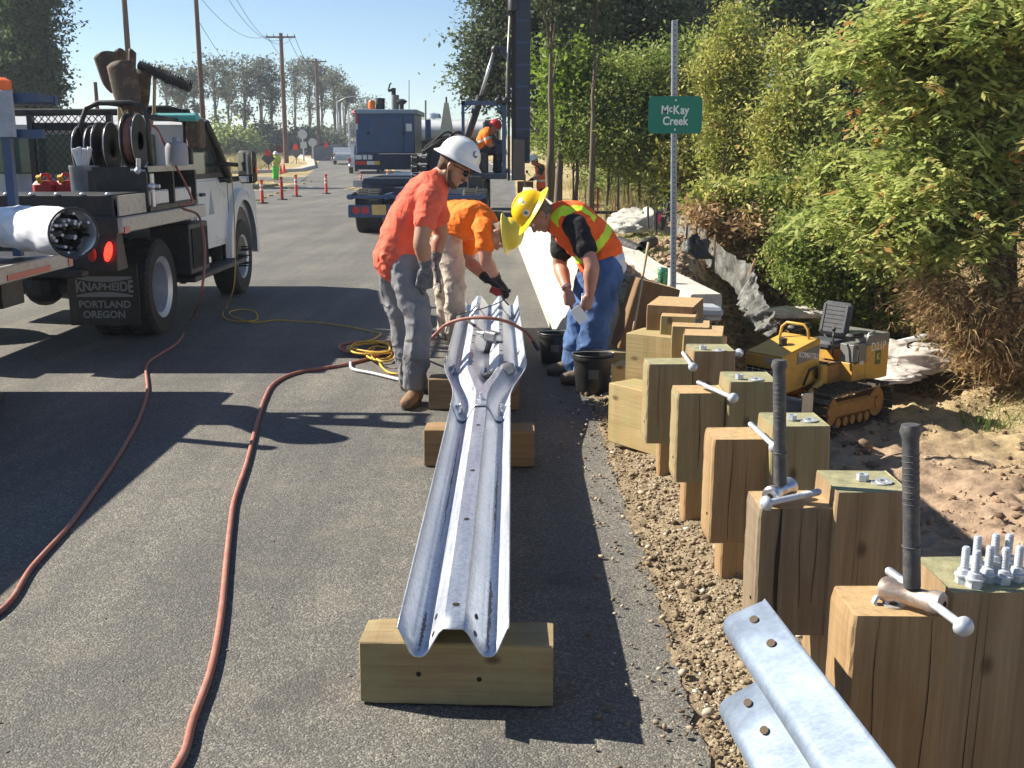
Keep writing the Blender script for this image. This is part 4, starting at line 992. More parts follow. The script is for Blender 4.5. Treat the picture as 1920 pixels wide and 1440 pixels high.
NAVYP = fabric('dark_trousers', (.03, .033, .04), .3); GLOVEG = fabric('grey_glove', (.13, .13, .14), .3, .8, .5, 30); GLOVEB = fabric('black_glove', (.02, .02, .02), .3, .8, .5, 30); PRINT = fabric('shirt_print', (.30, .07, .06), .2)
HATW = paint('white_hard_hat', (.78, .78, .76), .3, 0, .04, 8); HATY = paint('yellow_hard_hat', (.88, .56, .01), .28, 0, .05, 8); HATY2 = paint('dull_yellow_hard_hat', (.78, .62, .06), .4, 0, .08, 8); HATR = paint('red_hard_hat', (.55, .03, .03), .3)
# ---------------- the man in the coral shirt
Y0 = 6.8
JL = dict(pelvis=P(746, 482, Y0), waist=P(757, 437, Y0), chest=P(789, 378, Y0), neck=P(824, 331, Y0), head=P(853, 311, Y0-.02),
          hipR=P(758, 500, 6.68), kneeR=P(786, 607, 6.60), ankR=P(778, 712, 6.62), hipL=P(735, 497, 6.94), kneeL=P(753, 606, 6.98), ankL=P(770, 708, 7.0),
          shR=P(806, 372, 6.60), elR=P(790, 452, 6.52), wrR=P(799, 503, 6.56), shL=P(815, 368, 7.02), elL=P(826, 440, 7.06), wrL=P(815, 490, 7.0))
fL, uL = V3(.80, -.16, -.52), V3(.50, .02, .86)
def prt(c):
    v = c-JL['chest']; back = v.x*-.55+v.z*.55
    if back > .085 and abs(c.y-6.78) < .10:
        t = v.x*.62+v.z*.78
        if -.09 < t < -.045 or .0 < t < .02 or (-.045 <= t <= .0 and int((c.y+.03)*34) % 2): return 1
    return 0
pL, qL, _ = person('man in coral red t-shirt and white hard hat stooping on the left of the rail', JL, (.05, 1, 0), fL, uL, skin=SKIN, beard=True, shades=True, shirts=[CORAL, PRINT], shirt=CORAL, shirtfn=prt,
    pants=GREYP, glove=GLOVEG, handR=((-.12, -.05, -1), (-.25, 1, .1), .95, .16), handL=((.2, 0, -1), (0, -1, 0), .5, .05), toeR=(-.25, -1, 0), toeL=(1, -.25, 0), torso=(.195, .140), hem=-.06, pr=(.108, .083, .078), hipw=(.170, .128), wrinkle=.013)
hard_hat(qL(-.004, 0, .046), V3(.84, -.1, -.42), V3(.42, .0, .9), HATW, pL, brim=.03, stickers=((-38, 28, .022, STN),))
m = MB(); m.ring(qL(-.01, 0, .030), V3(.42, .0, .9), .100, .010, 28, 8); m.build('hat_band', RUBB, pL, smooth=True)
# ---------------- bending man in the orange shirt
Y0 = 8.95
JM = dict(pelvis=P(838, 424, Y0), waist=P(858, 412, 8.85), chest=P(890, 413, 8.68), neck=P(920, 424, 8.56), head=P(938, 441, 8.44),
          hipR=P(838, 440, 8.82), kneeR=P(853, 530, 8.72), ankR=P(852, 622, 8.80), hipL=P(828, 438, 9.10), kneeL=P(833, 530, 9.12), ankL=P(838, 618, 9.15),
          shR=P(908, 430, 8.46), elR=P(911, 488, 8.40), wrR=P(932, 522, 8.55), shL=P(885, 432, 8.92), elL=P(880, 490, 8.98), wrL=P(913, 524, 8.86))
fM, uM = V3(.06, -.42, -.90), V3(.96, -.12, .12)
pM, qM, _ = person('man in bright orange t-shirt and beige trousers bent double over the rail', JM, (-.45, .9, 0), fM, uM, skin=SKIN2, shirt=ORANGE, pants=KHAKI, glove=GLOVEB, hair=HAIRG,
    handR=((.5, .0, -.6), (-.4, .5, -.5), .9, .02), handL=((.7, -.2, -.35), (-.2, -.6, -.6), .9, .02), toeR=(.6, -.8, 0), toeL=(.4, -.9, 0), torso=(.19, .155), hem=.25, pr=(.12, .088, .078), hipw=(.175, .14))
hard_hat(qM(-.004, 0, .045), fM, uM, HATY2, pM, brim=.035)
m = MB(); m.ring(qM(-.01, 0, .02), uM, .100, .008, 28, 8); m.build('hat_band', RUBB, pM, smooth=True)
# drill in his hands
a = P(932, 548, 8.7); b = P(954, 572, 8.62); root = thing('cordless_drill', 'red and black power tool in the gloved hands of the bending man', 'power tool', a)
DRR = paint('tool_red', (.35, .03, .03), .4, 0, .2, 30)
m = MB(); m.tube([V3(-.05, .02, .02), V3(0, 0, 0), V3(.07, -.03, .01)], [.028, .034, .026], 14); m.build('body', DRR, root, smooth=True)
m = MB(); m.tube([V3(.07, -.03, .01), V3(.11, -.05, .02)], [.022, .014], 12); m.build('chuck', BLK, root, smooth=True)
m = MB(); m.tube([V3(.03, 0, 0), V3(.05, -.02, -.05), (b-a)], [.009, .008, .008], 8); m.build('socket_bar', GREYM, root, smooth=True)
# ---------------- man in the vest
Y0 = 7.4
JR = dict(pelvis=P(1131, 497, Y0), waist=P(1112, 458, Y0), chest=P(1073, 421, Y0-.05), neck=P(1041, 404, Y0-.07), head=P(1009, 402, Y0-.12),
          hipL=P(1132, 512, 7.26), kneeL=P(1117, 605, 7.22), ankL=P(1102, 693, 7.28), hipR=P(1118, 512, 7.55), kneeR=P(1090, 602, 7.58), ankR=P(1077, 690, 7.56),
          shL=P(1083, 430, 7.14), elL=P(1109, 497, 7.02), wrL=P(1106, 553, 7.02), shR=P(1054, 440, 7.62), elR=P(1050, 498, 7.62), wrR=P(1064, 546, 7.42))
fR, uR = V3(-.50, -.12, -.85), V3(-.84, -.10, .50)
axR = (JR['neck']-JR['pelvis']).normalized()
def vst(c):
    v = c-JR['pelvis']; t = v.dot(axR); up_ = V3(.4, 0, .9); d = v-axR*t; side = d.y
    frt = d.dot(V3(-.62, 0, -.78))
    if t > .36 and frt > .035 and abs(side) < .03+.22*(t-.36): return 2
    if .145 < t < .205: return 1
    if t > .30 and .09 < abs(side) < .145 and frt < .04: return 1
    return 0
def shf(c):
    v = c-JR['pelvis']; t = v.dot(axR); d = v-axR*t
    return 1 if (t < .12 and d.y < -.05 and d.x > .02) else 0
pR, qR, _ = person('man in orange vest, jeans and yellow hard hat bowing right of the rail', JR, (.02, -1, 0), fR, uR, skin=SKIN2, hair=HAIRG, shirt=BLACKF, shirts=[BLACKF, WHITEF], shirtfn=shf, pants=JEAN, vest=[VESTO, LIME, BLACKF], vestfn=vst, vhem=.45,
    handL=((-.35, -.1, -.93), (-.1, 1, .0), .75, .16), handR=((.25, -.1, -1), (.1, 1, .1), .75, .16), toeL=(-1, -.35, 0), toeR=(-1, -.15, 0), bootm=BOOTG, torso=(.195, .148), hem=.0, pr=(.135, .105, .092), hipw=(.20, .16), sleeve=.55, pwr=.016)
hard_hat(qR(-.002, 0, .048), fR, uR, HATY, pR, brim=.05, stickers=((95, 42, .022, STW), (70, 12, .024, STW)))
m = MB(); m.ring(qR(-.01, 0, .025), uR, .100, .008, 28, 8); m.build('hat_band', RUBB, pR, smooth=True)
m = MB(); w_ = P(1062, 539, 7.43); m.ring(w_, (JR['wrR']-JR['elR']), .031, .006, 24, 8); m.box(w_+V3(-.028, -.02, 0), (.012, .03, .03), bev=.004); m.build('wristwatch', STL, pR, smooth=40)
c_ = P(1086, 590, 6.93); m = MB(); m.box((0, 0, 0), (.075, .004, .11), bev=.001); o = m.build('note_pad', paint('paper', (.82, .80, .72), .8, 0, .03), loc=c_, rot=(R(-25), R(-35), R(12))); tag(o, 'small white note pad held by the man in the vest', 'note pad')
m = MB(); a = P(1092, 550, 6.98); b = P(1090, 578, 6.94); m.tube([a, b], .004, 8); o = m.build('pen', BOLTM2, smooth=True); tag(o, 'pen sticking up from the hand of the man in the vest', 'pen')
# ---------------- people farther away
Yf = 30
JF = dict(pelvis=P(1016, 352, Yf), waist=P(1016, 338, Yf), chest=P(1013, 318, Yf), neck=P(1008, 310, Yf), head=P(1002, 302, Yf),
          hipR=P(1014, 354, Yf+.1), kneeR=P(1012, 374, Yf+.1), ankR=P(1012, 390, Yf+.1), hipL=P(1017, 354, Yf-.1), kneeL=P(1017, 374, Yf-.1), ankL=P(1014, 390, Yf-.1),
          shL=P(1016, 316, Yf-.2), elL=P(1010, 332, Yf-.2), wrL=P(998, 337, Yf-.1), shR=P(1011, 316, Yf+.2), elR=P(1006, 332, Yf+.2), wrR=P(995, 337, Yf+.1))
axF = V3(-.12, 0, 1)
def vf(c): z = c.z-JF['waist'].z; return 1 if -.03 < z < .03 else 0
pF, qF, _ = person('distant worker in orange vest and white hard hat standing by the wooden form', JF, (0, -1, 0), V3(-.85, 0, -.5), V3(-.4, 0, .9), shirt=NAVYP, pants=NAVYP, vest=[VESTO, SILV], vestfn=vf, vhem=.1, glove=GLOVEB, handL=((-.8, 0, -.5), (0, 1, 0), .8, 0), handR=((-.8, 0, -.5), (0, -1, 0), .8, 0), toeL=(-1, 0, 0), toeR=(-1, 0, 0), vox=.02, bvox=.012)
hard_hat(qF(0, 0, .05), V3(-.85, 0, -.35), V3(-.35, 0, .95), HATW, pF)
# operator in the cage
Yo = 22.6
JO = dict(pelvis=P(898, 282, Yo), waist=P(902, 272, Yo), chest=P(909, 254, Yo), neck=P(917, 243, Yo), head=P(926, 240, Yo),
          hipR=P(900, 284, Yo-.1), kneeR=P(935, 282, Yo-.12), ankR=P(935, 318, Yo-.12), hipL=P(900, 284, Yo+.1), kneeL=P(932, 283, Yo+.15), ankL=P(930, 318, Yo+.15),
          shR=P(912, 252, Yo-.2), elR=P(918, 272, Yo-.22), wrR=P(932, 268, Yo-.2), shL=P(912, 250, Yo+.2), elL=P(920, 270, Yo+.2), wrL=P(932, 266, Yo+.2))
def sO(c): v = c-JO['chest']; t = v.x*.4-v.z*.9; return 1 if .05 < t < .10 else 0
pO, qO, _ = person('machine operator in orange shirt and red hard hat seated in the blue cage', JO, (0, 1, 0), V3(.8, -.1, -.5), V3(.5, 0, .85), skin=SKIN2, shirt=ORANGE, shirts=[ORANGE, SILV], shirtfn=sO, pants=NAVYP, glove=GLOVEB, handR=((.9, 0, 0), (0, 0, -1), .8, 0), handL=((.9, 0, 0), (0, 0, -1), .8, 0), toeR=None, vox=.018, bvox=.012, sleeve=.7)
hard_hat(qO(0, 0, .045), V3(.85, -.1, -.45), V3(.45, 0, .9), HATR, pO, brim=.01)
for s_ in ('R', 'L'): a = JO['ank'+s_]; Body().loft([a-V3(.03, 0, 0), a+V3(.16, 0, -.03)], [.05, .045], (0, 1, 0)).make('boot', BOOTG, pO, .012, 2)
# flagger
p0 = hit(517, 338); Yg = p0.y; gz = p0.z
def g_(px, py, dy=0): return P(px, py, Yg+dy)
JG = dict(pelvis=g_(517, 311), waist=g_(518, 306), chest=g_(518, 297), neck=g_(517, 293), head=g_(517, 289.5),
          hipL=g_(520, 312), kneeL=g_(520, 325), ankL=g_(520, 336), hipR=g_(514, 312), kneeR=g_(514.5, 325), ankR=g_(514.5, 336),
          shL=g_(523, 296), elL=g_(525, 303), wrL=g_(523, 309, -.2), shR=g_(512.5, 296), elR=g_(511, 303), wrR=g_(513, 309, -.2))
GRN = fabric('lime_green_trousers', (.10, .80, .04), .1); YV = fabric('yellow_green_vest', (.50, .62, .05), .1)
def off(c): c.z
pG, qG, _ = person('distant flagger in lime green trousers and yellow vest beside the road', JG, (1, 0, 0), V3(0, -1, 0), V3(0, 0, 1), shirt=YV, pants=GRN, handL=((0, -.4, -1), (-1, 0, 0), .5, 0), handR=((0, -.4, -1), (1, 0, 0), .5, 0), vox=.025, bvox=.014, pr=(.11, .09, .08))
hard_hat(qG(0, 0, .05), V3(0, -1, -.2), V3(0, -.2, 1), HATW, pG)
for s_ in ('L', 'R'): a = JG['ank'+s_]; MB().box((a.x, a.y-.06, gz+.05), (.1, .28, .1), bev=.03).build('boot', BOOTG, pG)
# ================================================================ VEHICLES AND MACHINES
def XP(px, py, x0):                       # on the vertical plane x = x0
    d = ray(px, py); t = x0/d.x; return Vector((x0, d.y*t, H+d.z*t))
def bp(mb, name, mat, root, smooth=False):
    base = root
    off = Vector(root.location) if root.parent is None else Vector(root.get('_o', (0, 0, 0)))
    o = mb.build(name, mat, root, smooth)
    if root.parent is None: o.location = -off
    return o
TYRE = paint('tyre', (.028, .027, .026), .85, 0, .3, 20, .3, (.07, .065, .055)); RIM = paint('steel_rim', (.55, .57, .60), .4, .5, .12, 12); WHP = paint('truck_white', (.60, .61, .63), .3, 0, .05, 3, 0, (.55, .53, .48))
BLKP = paint('black_bed_paint', (.022, .022, .024), .5, 0, .3, 8, 0, (.055, .045, .038)); NAVY = paint('navy_machine_paint', (.035, .075, .17), .4, 0, .22, 4, 0, (.06, .07, .09)); NAVYD = paint('dark_navy_steel', (.016, .032, .065), .5, 0, .3, 5, 0, (.05, .05, .055)); GLASS = paint('dark_glass', (.02, .028, .03), .08, 0, .2)
ALU = paint('worn_aluminium', (.50, .47, .42), .5, .3, .2, 12, .1, (.30, .26, .2)); REDL = emit('lit_tail_light', (.9, .02, .01), 3.0); REDG = paint('red_reflector', (.45, .02, .015), .3); ORL = paint('orange_beacon', (.95, .16, .01), .35, 0, .08); MIRR = paint('mirror_glass', (.85, .87, .9), .03, 1.0, .01)
RUST = paint('rusty_steel', (.095, .068, .05), .8, .1, .45, 9, .3, (.24, .17, .12)); REDH = paint('red_brown_hose', (.34, .125, .085), .6, 0, .3, 14, 0, (.30, .20, .16)); YCORD = paint('yellow_cord', (.62, .38, .04), .6, 0, .2, 20); WTX = paint('pale_lettering', (.34, .36, .38), .6, 0, .05); CANM = paint('galvanised_can', (.20, .22, .25), .45, .5, .3, 9, .1); REDC = paint('red_fuel_can', (.40, .02, .02), .5, 0, .2, 9); CHR = paint('bright_edge', (.6, .6, .6), .3, .7, .1)
def wheel(root, c, r, w_, side=1, rim_r=.6, dual=False, spikes=False, name='wheel'):
    """axis along x; side=+1 outer face towards +x"""
    c = Vector(c); M = Matrix.Translation(c) @ Matrix.Rotation(R(90)*side, 4, 'Y'); m = MB()
    m.lathe([(r*rim_r, -w_/2), (r*.93, -w_/2), (r*.985, -w_/2+.02), (r, -w_/2+.05), (r, w_/2-.05), (r*.985, w_/2-.02), (r*.93, w_/2), (r*rim_r*1.04, w_/2-.008), (r*rim_r, w_/2-.02), (r*rim_r, -w_/2)], n=40, M=M)
    for k in range(44):
        a = 2*math.pi*k/44
        for s_ in (-1, 1): m.box((r*1.002*math.cos(a+s_*.03), r*1.002*math.sin(a+s_*.03), s_*w_*.22), (.014, .035, w_*.36), (0, 0, a), M=M)
    t = bp(m, 'tyre' if False else name, TYRE, root, 35)
    m = MB(); rr = r*rim_r
    prof = [(0, .02), (rr*.28, .02), (rr*.30, -.005), (rr*.55, -.03), (rr*.80, -.055), (rr*.88, -.02), (rr*.94, w_/2-.02), (rr*1.04, w_/2-.004), (rr*1.04, w_/2-.016)] if not dual else [(0, -.09), (rr*.35, -.09), (rr*.38, -.11), (rr*.72, -.12), (rr*.80, -.10), (rr*.86, w_/2-.03), (rr*1.04, w_/2-.004), (rr*1.04, w_/2-.016)]
    m.lathe(prof, n=36, M=M); m2 = MB(); o = m.build('rim', RIM, t, 35)
    for k in range(8):
        a = 2*math.pi*k/8; q = M @ Vector((rr*.45*math.cos(a), rr*.45*math.sin(a), .0)); q2 = M @ Vector((rr*.45*math.cos(a), rr*.45*math.sin(a), .055 if not spikes else w_/2+.07))
        if dual: q = M @ Vector((rr*.55*math.cos(a), rr*.55*math.sin(a), -.12)); q2 = M @ Vector((rr*.55*math.cos(a), rr*.55*math.sin(a), -.085))
        MB().cyl(q, q2, .016, .006 if spikes else .014, 8).build('lug_nut', CHR if not spikes else RUBB, t)
    return t
# ---------------------------------------------------------------- service truck with the flat bed
XR1 = -2.92; root = thing('service_truck', 'white cab flatbed service truck with black rear mudflap and a bed full of tools', 'truck', (-4.1, 9.3, 0)); T1 = root
prof_ = [(10.27, .62), (10.27, 1.82), (10.4, 1.90), (10.85, 1.90), (11.02, 1.84), (11.62, 1.34), (12.75, 1.20), (12.9, 1.08), (12.93, .60)]
XS = -3.06
bp(MB().prism(prof_, 'x', -5.16, XS), 'cab', WHP, root, 30)
w1 = [(10.42, 1.36), (10.44, 1.76), (10.86, 1.78), (11.42, 1.36)]; bp(MB().prism(w1, 'x', XS-.05, XS+.006), 'side_window', GLASS, root)
bp(MB().prism([(10.36, 1.31), (10.38, 1.84), (10.95, 1.86), (11.58, 1.31)], 'x', XS-.04, XS+.003), 'window_frame', BLKP, root)
bp(MB().box((-4.1, 10.26, 1.55), (1.5, .03, .36), bev=.01), 'rear_window', paint('green_reflection_glass', (.10, .16, .13), .1, 0, .3, 6), root)  # green reflection in the pane is put into its base colour
bp(MB().tube([(XS+.012, 10.92, 1.86), (XS+.02, 11.2, 1.64), (XS+.02, 11.66, 1.28)], [.035, .045, .05], 10), 'front_pillar', BLKP, root, True)
o = bp(MB().box((XS+.006, 11.0, .98), (.012, 1.25, .62), bev=.005), 'door', WHP, root)
MB().box((XS+.03, 10.6, 1.16), (.03, .14, .03), bev=.008).build('handle', BLKP, o)
MB().box((XS+.014, 11.6, .98), (.004, .01, .62)).build('door_seam', BLKP, o); MB().box((XS+.014, 10.4, .98), (.004, .01, .62)).build('door_seam', BLKP, o)
bp(MB().prism([(10.85, .95), (10.95, 1.2), (11.05, .95)], 'x', XS+.012, XS+.014), 'door_emblem', WTX, root)
# flared front wing
m = MB(); vs = []; k = 22
for i in range(k+1):
    a = math.pi*(-.02+1.06*i/k)
    for rr, xx in ((.50, XS-.02), (.62, XS+.0), (.605, XS+.06), (.54, XS+.085), (.50, XS+.07)): vs.append((xx, 12.08-rr*math.cos(a)*1.02, .50+rr*math.sin(a)*1.1))
m.add(vs, [(i*5+j, i*5+j+1, (i+1)*5+j+1, (i+1)*5+j) for i in range(k) for j in range(4)]); bp(m, 'front_wing', WHP, root, 45)
bp(MB().prism([(12.08-.49*math.cos(q*math.pi/12), .46+.52*math.sin(q*math.pi/12)) for q in range(13)], 'x', XS-.3, XS+.009), 'wheel_arch', BLKP, root)
wheel(root, (XS-.10, 12.08, .42), .42, .26, 1, .56, spikes=True); wheel(root, (-5.08, 12.08, .42), .42, .26, -1, .56)
wheel(root, (XR1-.26, 9.32, .415), .415, .25, 1, .62, dual=True); wheel(root, (XR1-.55, 9.32, .415), .415, .25, 1, .62, dual=True)
wheel(root, (-5.14, 9.32, .415), .415, .25, -1, .62, dual=True)
bp(MB().box((-3.75, 10.2, .72), (.09, 5, .2)).box((-4.45, 10.2, .72), (.09, 5, .2)).cyl((-5.0, 9.32, .42), (-3.2, 9.32, .42), .07).ball((-4.1, 9.32, .42), .17), 'chassis', BLKP, root)
bp(MB().cyl((-4.95, 10.1, .62), (-4.95, 10.9, .62), .24, n=20), 'fuel_tank', BLKP, root, 35)
# bed
bp(MB().box((-4.12, 9.1, 1.055), (2.34, 2.16, .05)), 'bed_deck', BLKP, root)
bp(MB().box((XR1+.005, 9.1, 1.035), (.045, 2.2, .115), bev=.008), 'bed_side_rail', ALU, root)
bp(MB().box((XR1+.03, 8.06, 1.0), (.01, .10, .05)), 'side_reflector', REDG, root)
bp(MB().box((-4.12, 8.015, 1.02), (2.36, .04, .16), bev=.005), 'rear_bed_edge', BLKP, root)
bp(MB().box((-4.12, 8.36, 1.17), (2.30, .62, .18), bev=.01), 'rear_tray', BLKP, root)
bp(MB().box((XR1-.02, 8.36, 1.175), (.012, .60, .15)), 'lit_tray_side', ALU, root)  # pale sheet paints the lit look of the tray's side
for k in range(12): bp(MB().ball((-5.1+k*.19, 8.07, 1.262), (.025, .02, .014), 10, 6), 'rivet', CHR, root, True)
bp(MB().prism([(7.98, .70), (8.20, .70), (8.12, .98), (8.0, .98)], 'x', -4.05, XR1-.03), 'light_panel', BLKP, root)
tl = P(203, 472, 7.96); m = MB(); M = Matrix.Translation(tl) @ Matrix.Rotation(R(13), 4, 'Y'); m.ball((0, 0, 0), (.030, .022, .075), 16, 12, M); bp(m, 'tail_light', REDL, root, True)
tl = P(172, 476, 7.97); bp(MB().ball(tl, (.035, .012, .06), 16, 10), 'unlit_lamp', REDG, root, True)
bp(MB().box((-3.62, 7.98, .685), (.86, .12, .06), bev=.01), 'rear_step', BLKP, root)
mf = thing('x', '', '') if False else None
# mudflap with lettering
YF = 8.82; a = P(125, 512, YF); b = P(265, 610, YF); m = MB(); cx = (a.x+b.x)/2; wd = b.x-a.x; top = .66; bot = b.z
m.box((cx, YF, (top+bot)/2), (wd, .014, top-bot), bev=.004); fl = bp(m, 'mudflap', RUBB_G, root)
yy = YF-.0085
def logo(v):
    k = (v[0]/.235)**2; return (v[0], v[1]*(.62+.46*k), v[2])
W2 = paint('mudflap_print', (.26, .27, .28), .6, 0, .06)
o = text_mesh('lettering', 'KNAPHEIDE', .112, W2, fl, (cx+.012, yy, P(0, 538, YF).z), bold=.0035, depth=.0006, warp=lambda c: (c.x*.80, c.y*(.70+.62*(c.x*.80/.235)**2), c.z))
zc = P(0, 538, YF).z; m = MB()
for sg, z0, z1 in ((-1, -.056, -.088),):
    vs = []; k = 20
    for i in range(k+1): x = -.235+.47*i/k; q = (x/.235)**2; vs += [(cx+x+.01, yy, zc+sg*(.040+.028*q)), (cx+x+.01, yy, zc-.082)]
    m.add(vs, [(2*i, 2*i+1, 2*i+3, 2*i+2) for i in range(k)])
vs = []; k = 20
for i in range(k+1): x = -.235+.47*i/k; q = (x/.235)**2; vs += [(cx+x+.01, yy, zc+(.042+.030*q)), (cx+x+.01, yy, zc+.088)]
m.add(vs, [(2*i, 2*i+1, 2*i+3, 2*i+2) for i in range(k)]); m.build('logo_band', W2, fl)
text_mesh('lettering', 'PORTLAND', .083, W2, fl, (cx+.005, yy, P(0, 571, YF).z), bold=.002, depth=.0006)
text_mesh('lettering', 'OREGON', .083, W2, fl, (cx-.005, yy, P(0, 590, YF).z), bold=.002, depth=.0006)
# under-bed box and running board
bp(MB().box((XR1-.19, 10.05, .70), (.36, .6, .46), bev=.01), 'under_bed_box', BLKP, root); bp(MB().box((XR1-.004, 10.05, .70), (.012, .5, .36)), 'box_opening', HOLE, root)
bp(MB().box((XR1-.11, 10.75, .42), (.24, 1.9, .05), bev=.01).box((XR1-.2, 10.1, .5), (.05, .05, .3)).box((XR1-.2, 11.4, .5), (.05, .05, .3)), 'running_board', BLKP, root)
# mirror
mc = P(464, 313, 11.5); m = MB().box((mc.x, mc.y, mc.z), (.19, .10, .34), bev=.03); mi = bp(m, 'wing_mirror', BLKP, root, 40)
MB().box((mc.x-.012, mc.y-.053, mc.z+.035), (.145, .004, .23), bev=.0015).build('mirror_glass', MIRR, mi); MB().box((mc.x-.012, mc.y-.053, mc.z-.125), (.145, .004, .065), bev=.0015).build('mirror_glass', MIRR, mi)
MB().box((mc.x+.098, mc.y-.02, mc.z-.03), (.012, .06, .07), bev=.004).build('side_marker', ORL, mi)
bp(MB().tube([(XS+.01, 11.3, mc.z+.04), (mc.x-.08, mc.y, mc.z+.02)], .022, 8).tube([(XS+.01, 11.3, mc.z-.13), (mc.x-.08, mc.y, mc.z-.12)], .028, 8), 'mirror_arm', BLKP, root, True)
# headache rack with expanded steel screen
m = MB(); m.box((-3.85, 10.15, 1.93), (1.75, .06, .06), bev=.01)
for x in (-4.7, -4.45, -3.72, -3.0): m.box((x, 10.15, 1.50), (.05, .06, .86))
m.box((-3.85, 10.15, 1.10), (1.75, .06, .06)); m.box((-4.1, 10.15, 1.80), (.75, .02, .07)) ; bp(m, 'cab_rack', BLKP, root)
m = MB(); x0, x1, z0, z1 = -4.45, -3.72, 1.14, 1.90; st = .062
i = -14
while i < 28:
    for s_ in (-1, 1):
        xa = x0+i*st if s_ > 0 else x1-i*st; za = z0
        # clip the diagonal strand to the frame
        t0 = max(0, (x0-xa)/(s_*.42) if s_ > 0 else (xa-x1)/.42); t1 = min((z1-z0)/.5, (x1-xa)/.42 if s_ > 0 else (xa-x0)/.42)
        if t1 > t0+.02: m.box((xa+s_*.42*(t0+t1)/2, 10.12+s_*.003, za+.5*(t0+t1)/2), (.008, .005, (t1-t0)*.653), (0, s_*math.atan2(.42, .5), 0))
    i += 1
bp(m, 'mesh_screen', BLKP, root)
# pipe frame carrying the reels
m = MB()
for y in (8.95, 9.95):
    m.tube([(-3.52, y, 1.1), (-3.52, y, 1.78), (-3.46, y, 1.92), (-3.36, y, 1.96), (-3.10, y, 1.96), (-3.0, y, 1.93), (-2.97, y, 1.82), (-2.97, y, 1.42)], .022, 8)
m.tube([(-3.3, 8.95, 1.96), (-3.3, 9.95, 1.96)], .02, 8).tube([(-2.97, 8.95, 1.85), (-2.97, 9.95, 1.85)], .02, 8); bp(m, 'pipe_frame', BLKP, root, True)
m = MB(); yA, yB = 8.72, 10.05
m.box((-3.2, (yA+yB)/2, 1.43), (.56, yB-yA, .04)).box((-3.2, (yA+yB)/2, 1.12), (.56, yB-yA, .04)); 
for y in (yA, 9.4, yB): m.box((-3.2, y, 1.27), (.54, .04, .3))
m.box((-3.46, (yA+yB)/2, 1.27), (.02, yB-yA, .3)); bp(m, 'shelf_unit', BLKP, root)
bp(MB().box((-2.93, (yA+yB)/2, 1.435), (.03, yB-yA, .045)), 'shelf_edge', ALU, root)
for y in (9.06, 9.72): tag(bp(MB().box((-3.05, y, 1.20), (.2, .5, .12), bev=.01), 'parts_bin', WHP, root), None)
def reel(x, y, z, r, mat, name, hose=None):
    rt_ = bp(MB().cyl((x-.05, y, z), (x-.035, y, z), r, n=30).cyl((x+.035, y, z), (x+.05, y, z), r, n=30).cyl((x-.05, y, z), (x+.05, y, z), r*.35, n=20), name, BLKP, root, 35)
    MB().ring((x+.05, y, z), (1, 0, 0), r, .0035, 30, 6).build('reel_rim', CHR, rt_, True); MB().ring((x-.05, y, z), (1, 0, 0), r, .0035, 30, 6).build('reel_rim', CHR, rt_, True)
    if hose:
        for k in range(4):
            for j in range(3): MB().ring((x-.024+.016*k, y, z), (1, 0, 0), r*.55+.03*j, .013, 26, 6).build('hose_turn', hose, rt_, True)
reel(-3.50, 9.0, 1.58, .20, BLKP, 'hose_reel'); reel(-3.34, 9.0, 1.60, .21, BLKP, 'hose_reel'); reel(-3.14, 9.1, 1.66, .22, BLKP, 'hose_reel', REDH)
# things standing on the bed
def cyl_can(p, r, h, mat, lab, name, cat, n=24, taper=1.0):
    m = MB(); m.lathe([(0, 0), (r*taper, 0), (r*taper, .01), (r, h*.9), (r*1.02, h*.91), (r*1.02, h), (r*.95, h), (r*.93, h*.92), (0, h*.9)], n=n); o = m.build(name, mat, loc=p, smooth=40); return tag(o, lab, cat)
cyl_can((P(163, 370, 8.8).x, 8.8, 1.265-.18+.0), .118, .38, CANM, 'tall grey metal can with paper in it behind the rear tray', 'metal_can', 'can', taper=.96)
m = MB(); q = P(152, 292, 8.8)
for k in range(4): m.box((q.x-.03+.028*k, 8.8, q.z-.02+.01*(k % 2)), (.035, .05, .16), (.1*k, -.25+.15*k, .2*k), bev=.004)
tag(m.build('paper_bundle', WHP), 'crumpled pale paper sticking out of the tall grey can', 'paper')
cyl_can((P(206, 352, 9.05).x, 9.05, 1.12), .085, .34, CANM, 'smaller shiny metal pail right of the tall grey can', 'metal_pail', 'pail')
for k, (px, lab) in enumerate(((88, 'red fuel can farther left behind the white roll'), (118, 'red fuel can next to the tall grey can'))):
    q = P(px, 372, 8.9); r_ = thing('fuel_can', lab, 'fuel can', (q.x, 8.9+.1*k, 1.08), 0, 'red fuel cans on the bed')
    MB().box((0, 0, .13), (.15, .22, .26), bev=.03).build('can_body', REDC, r_, 40); MB().tube([(0, -.08, .27), (0, -.06, .31), (0, .06, .31), (0, .08, .27)], .012, 8).build('handle', REDC, r_, True); MB().cyl((0, -.1, .25), (0, -.13, .3), .02).build('cap', YCORD, r_, 35)
m = MB(); q = P(332, 300, 9.4); m.lathe([(0, 0), (.09, 0), (.095, .01), (.095, .15), (.08, .19), (.03, .2), (.03, .24), (0, .24)], n=24); o = m.build('grey_jug', paint('jug_grey', (.30, .31, .34), .5, 0, .1), loc=(q.x, 9.4, 1.455), smooth=40); tag(o, 'grey plastic jug on the shelf in front of the pipe frame', 'jug')
m = MB(); q = P(368, 250, 9.9); m.box((q.x-.02, 9.95, q.z), (.13, .2, .26), bev=.02); o = m.build('control_box', RUST); tag(o, 'brown metal box beside the cab behind the pipe frame', 'box')
MBt = paint('teal_tarp', (.10, .42, .42), .6, 0, .2, 10); m = MB(); q = P(325, 215, 9.7); m.box((q.x, 9.75, q.z-.02), (.42, .1, .07), bev=.02); tag(m.build('folded_tarp', MBt), 'teal folded tarp under the pipe frame', 'tarp')
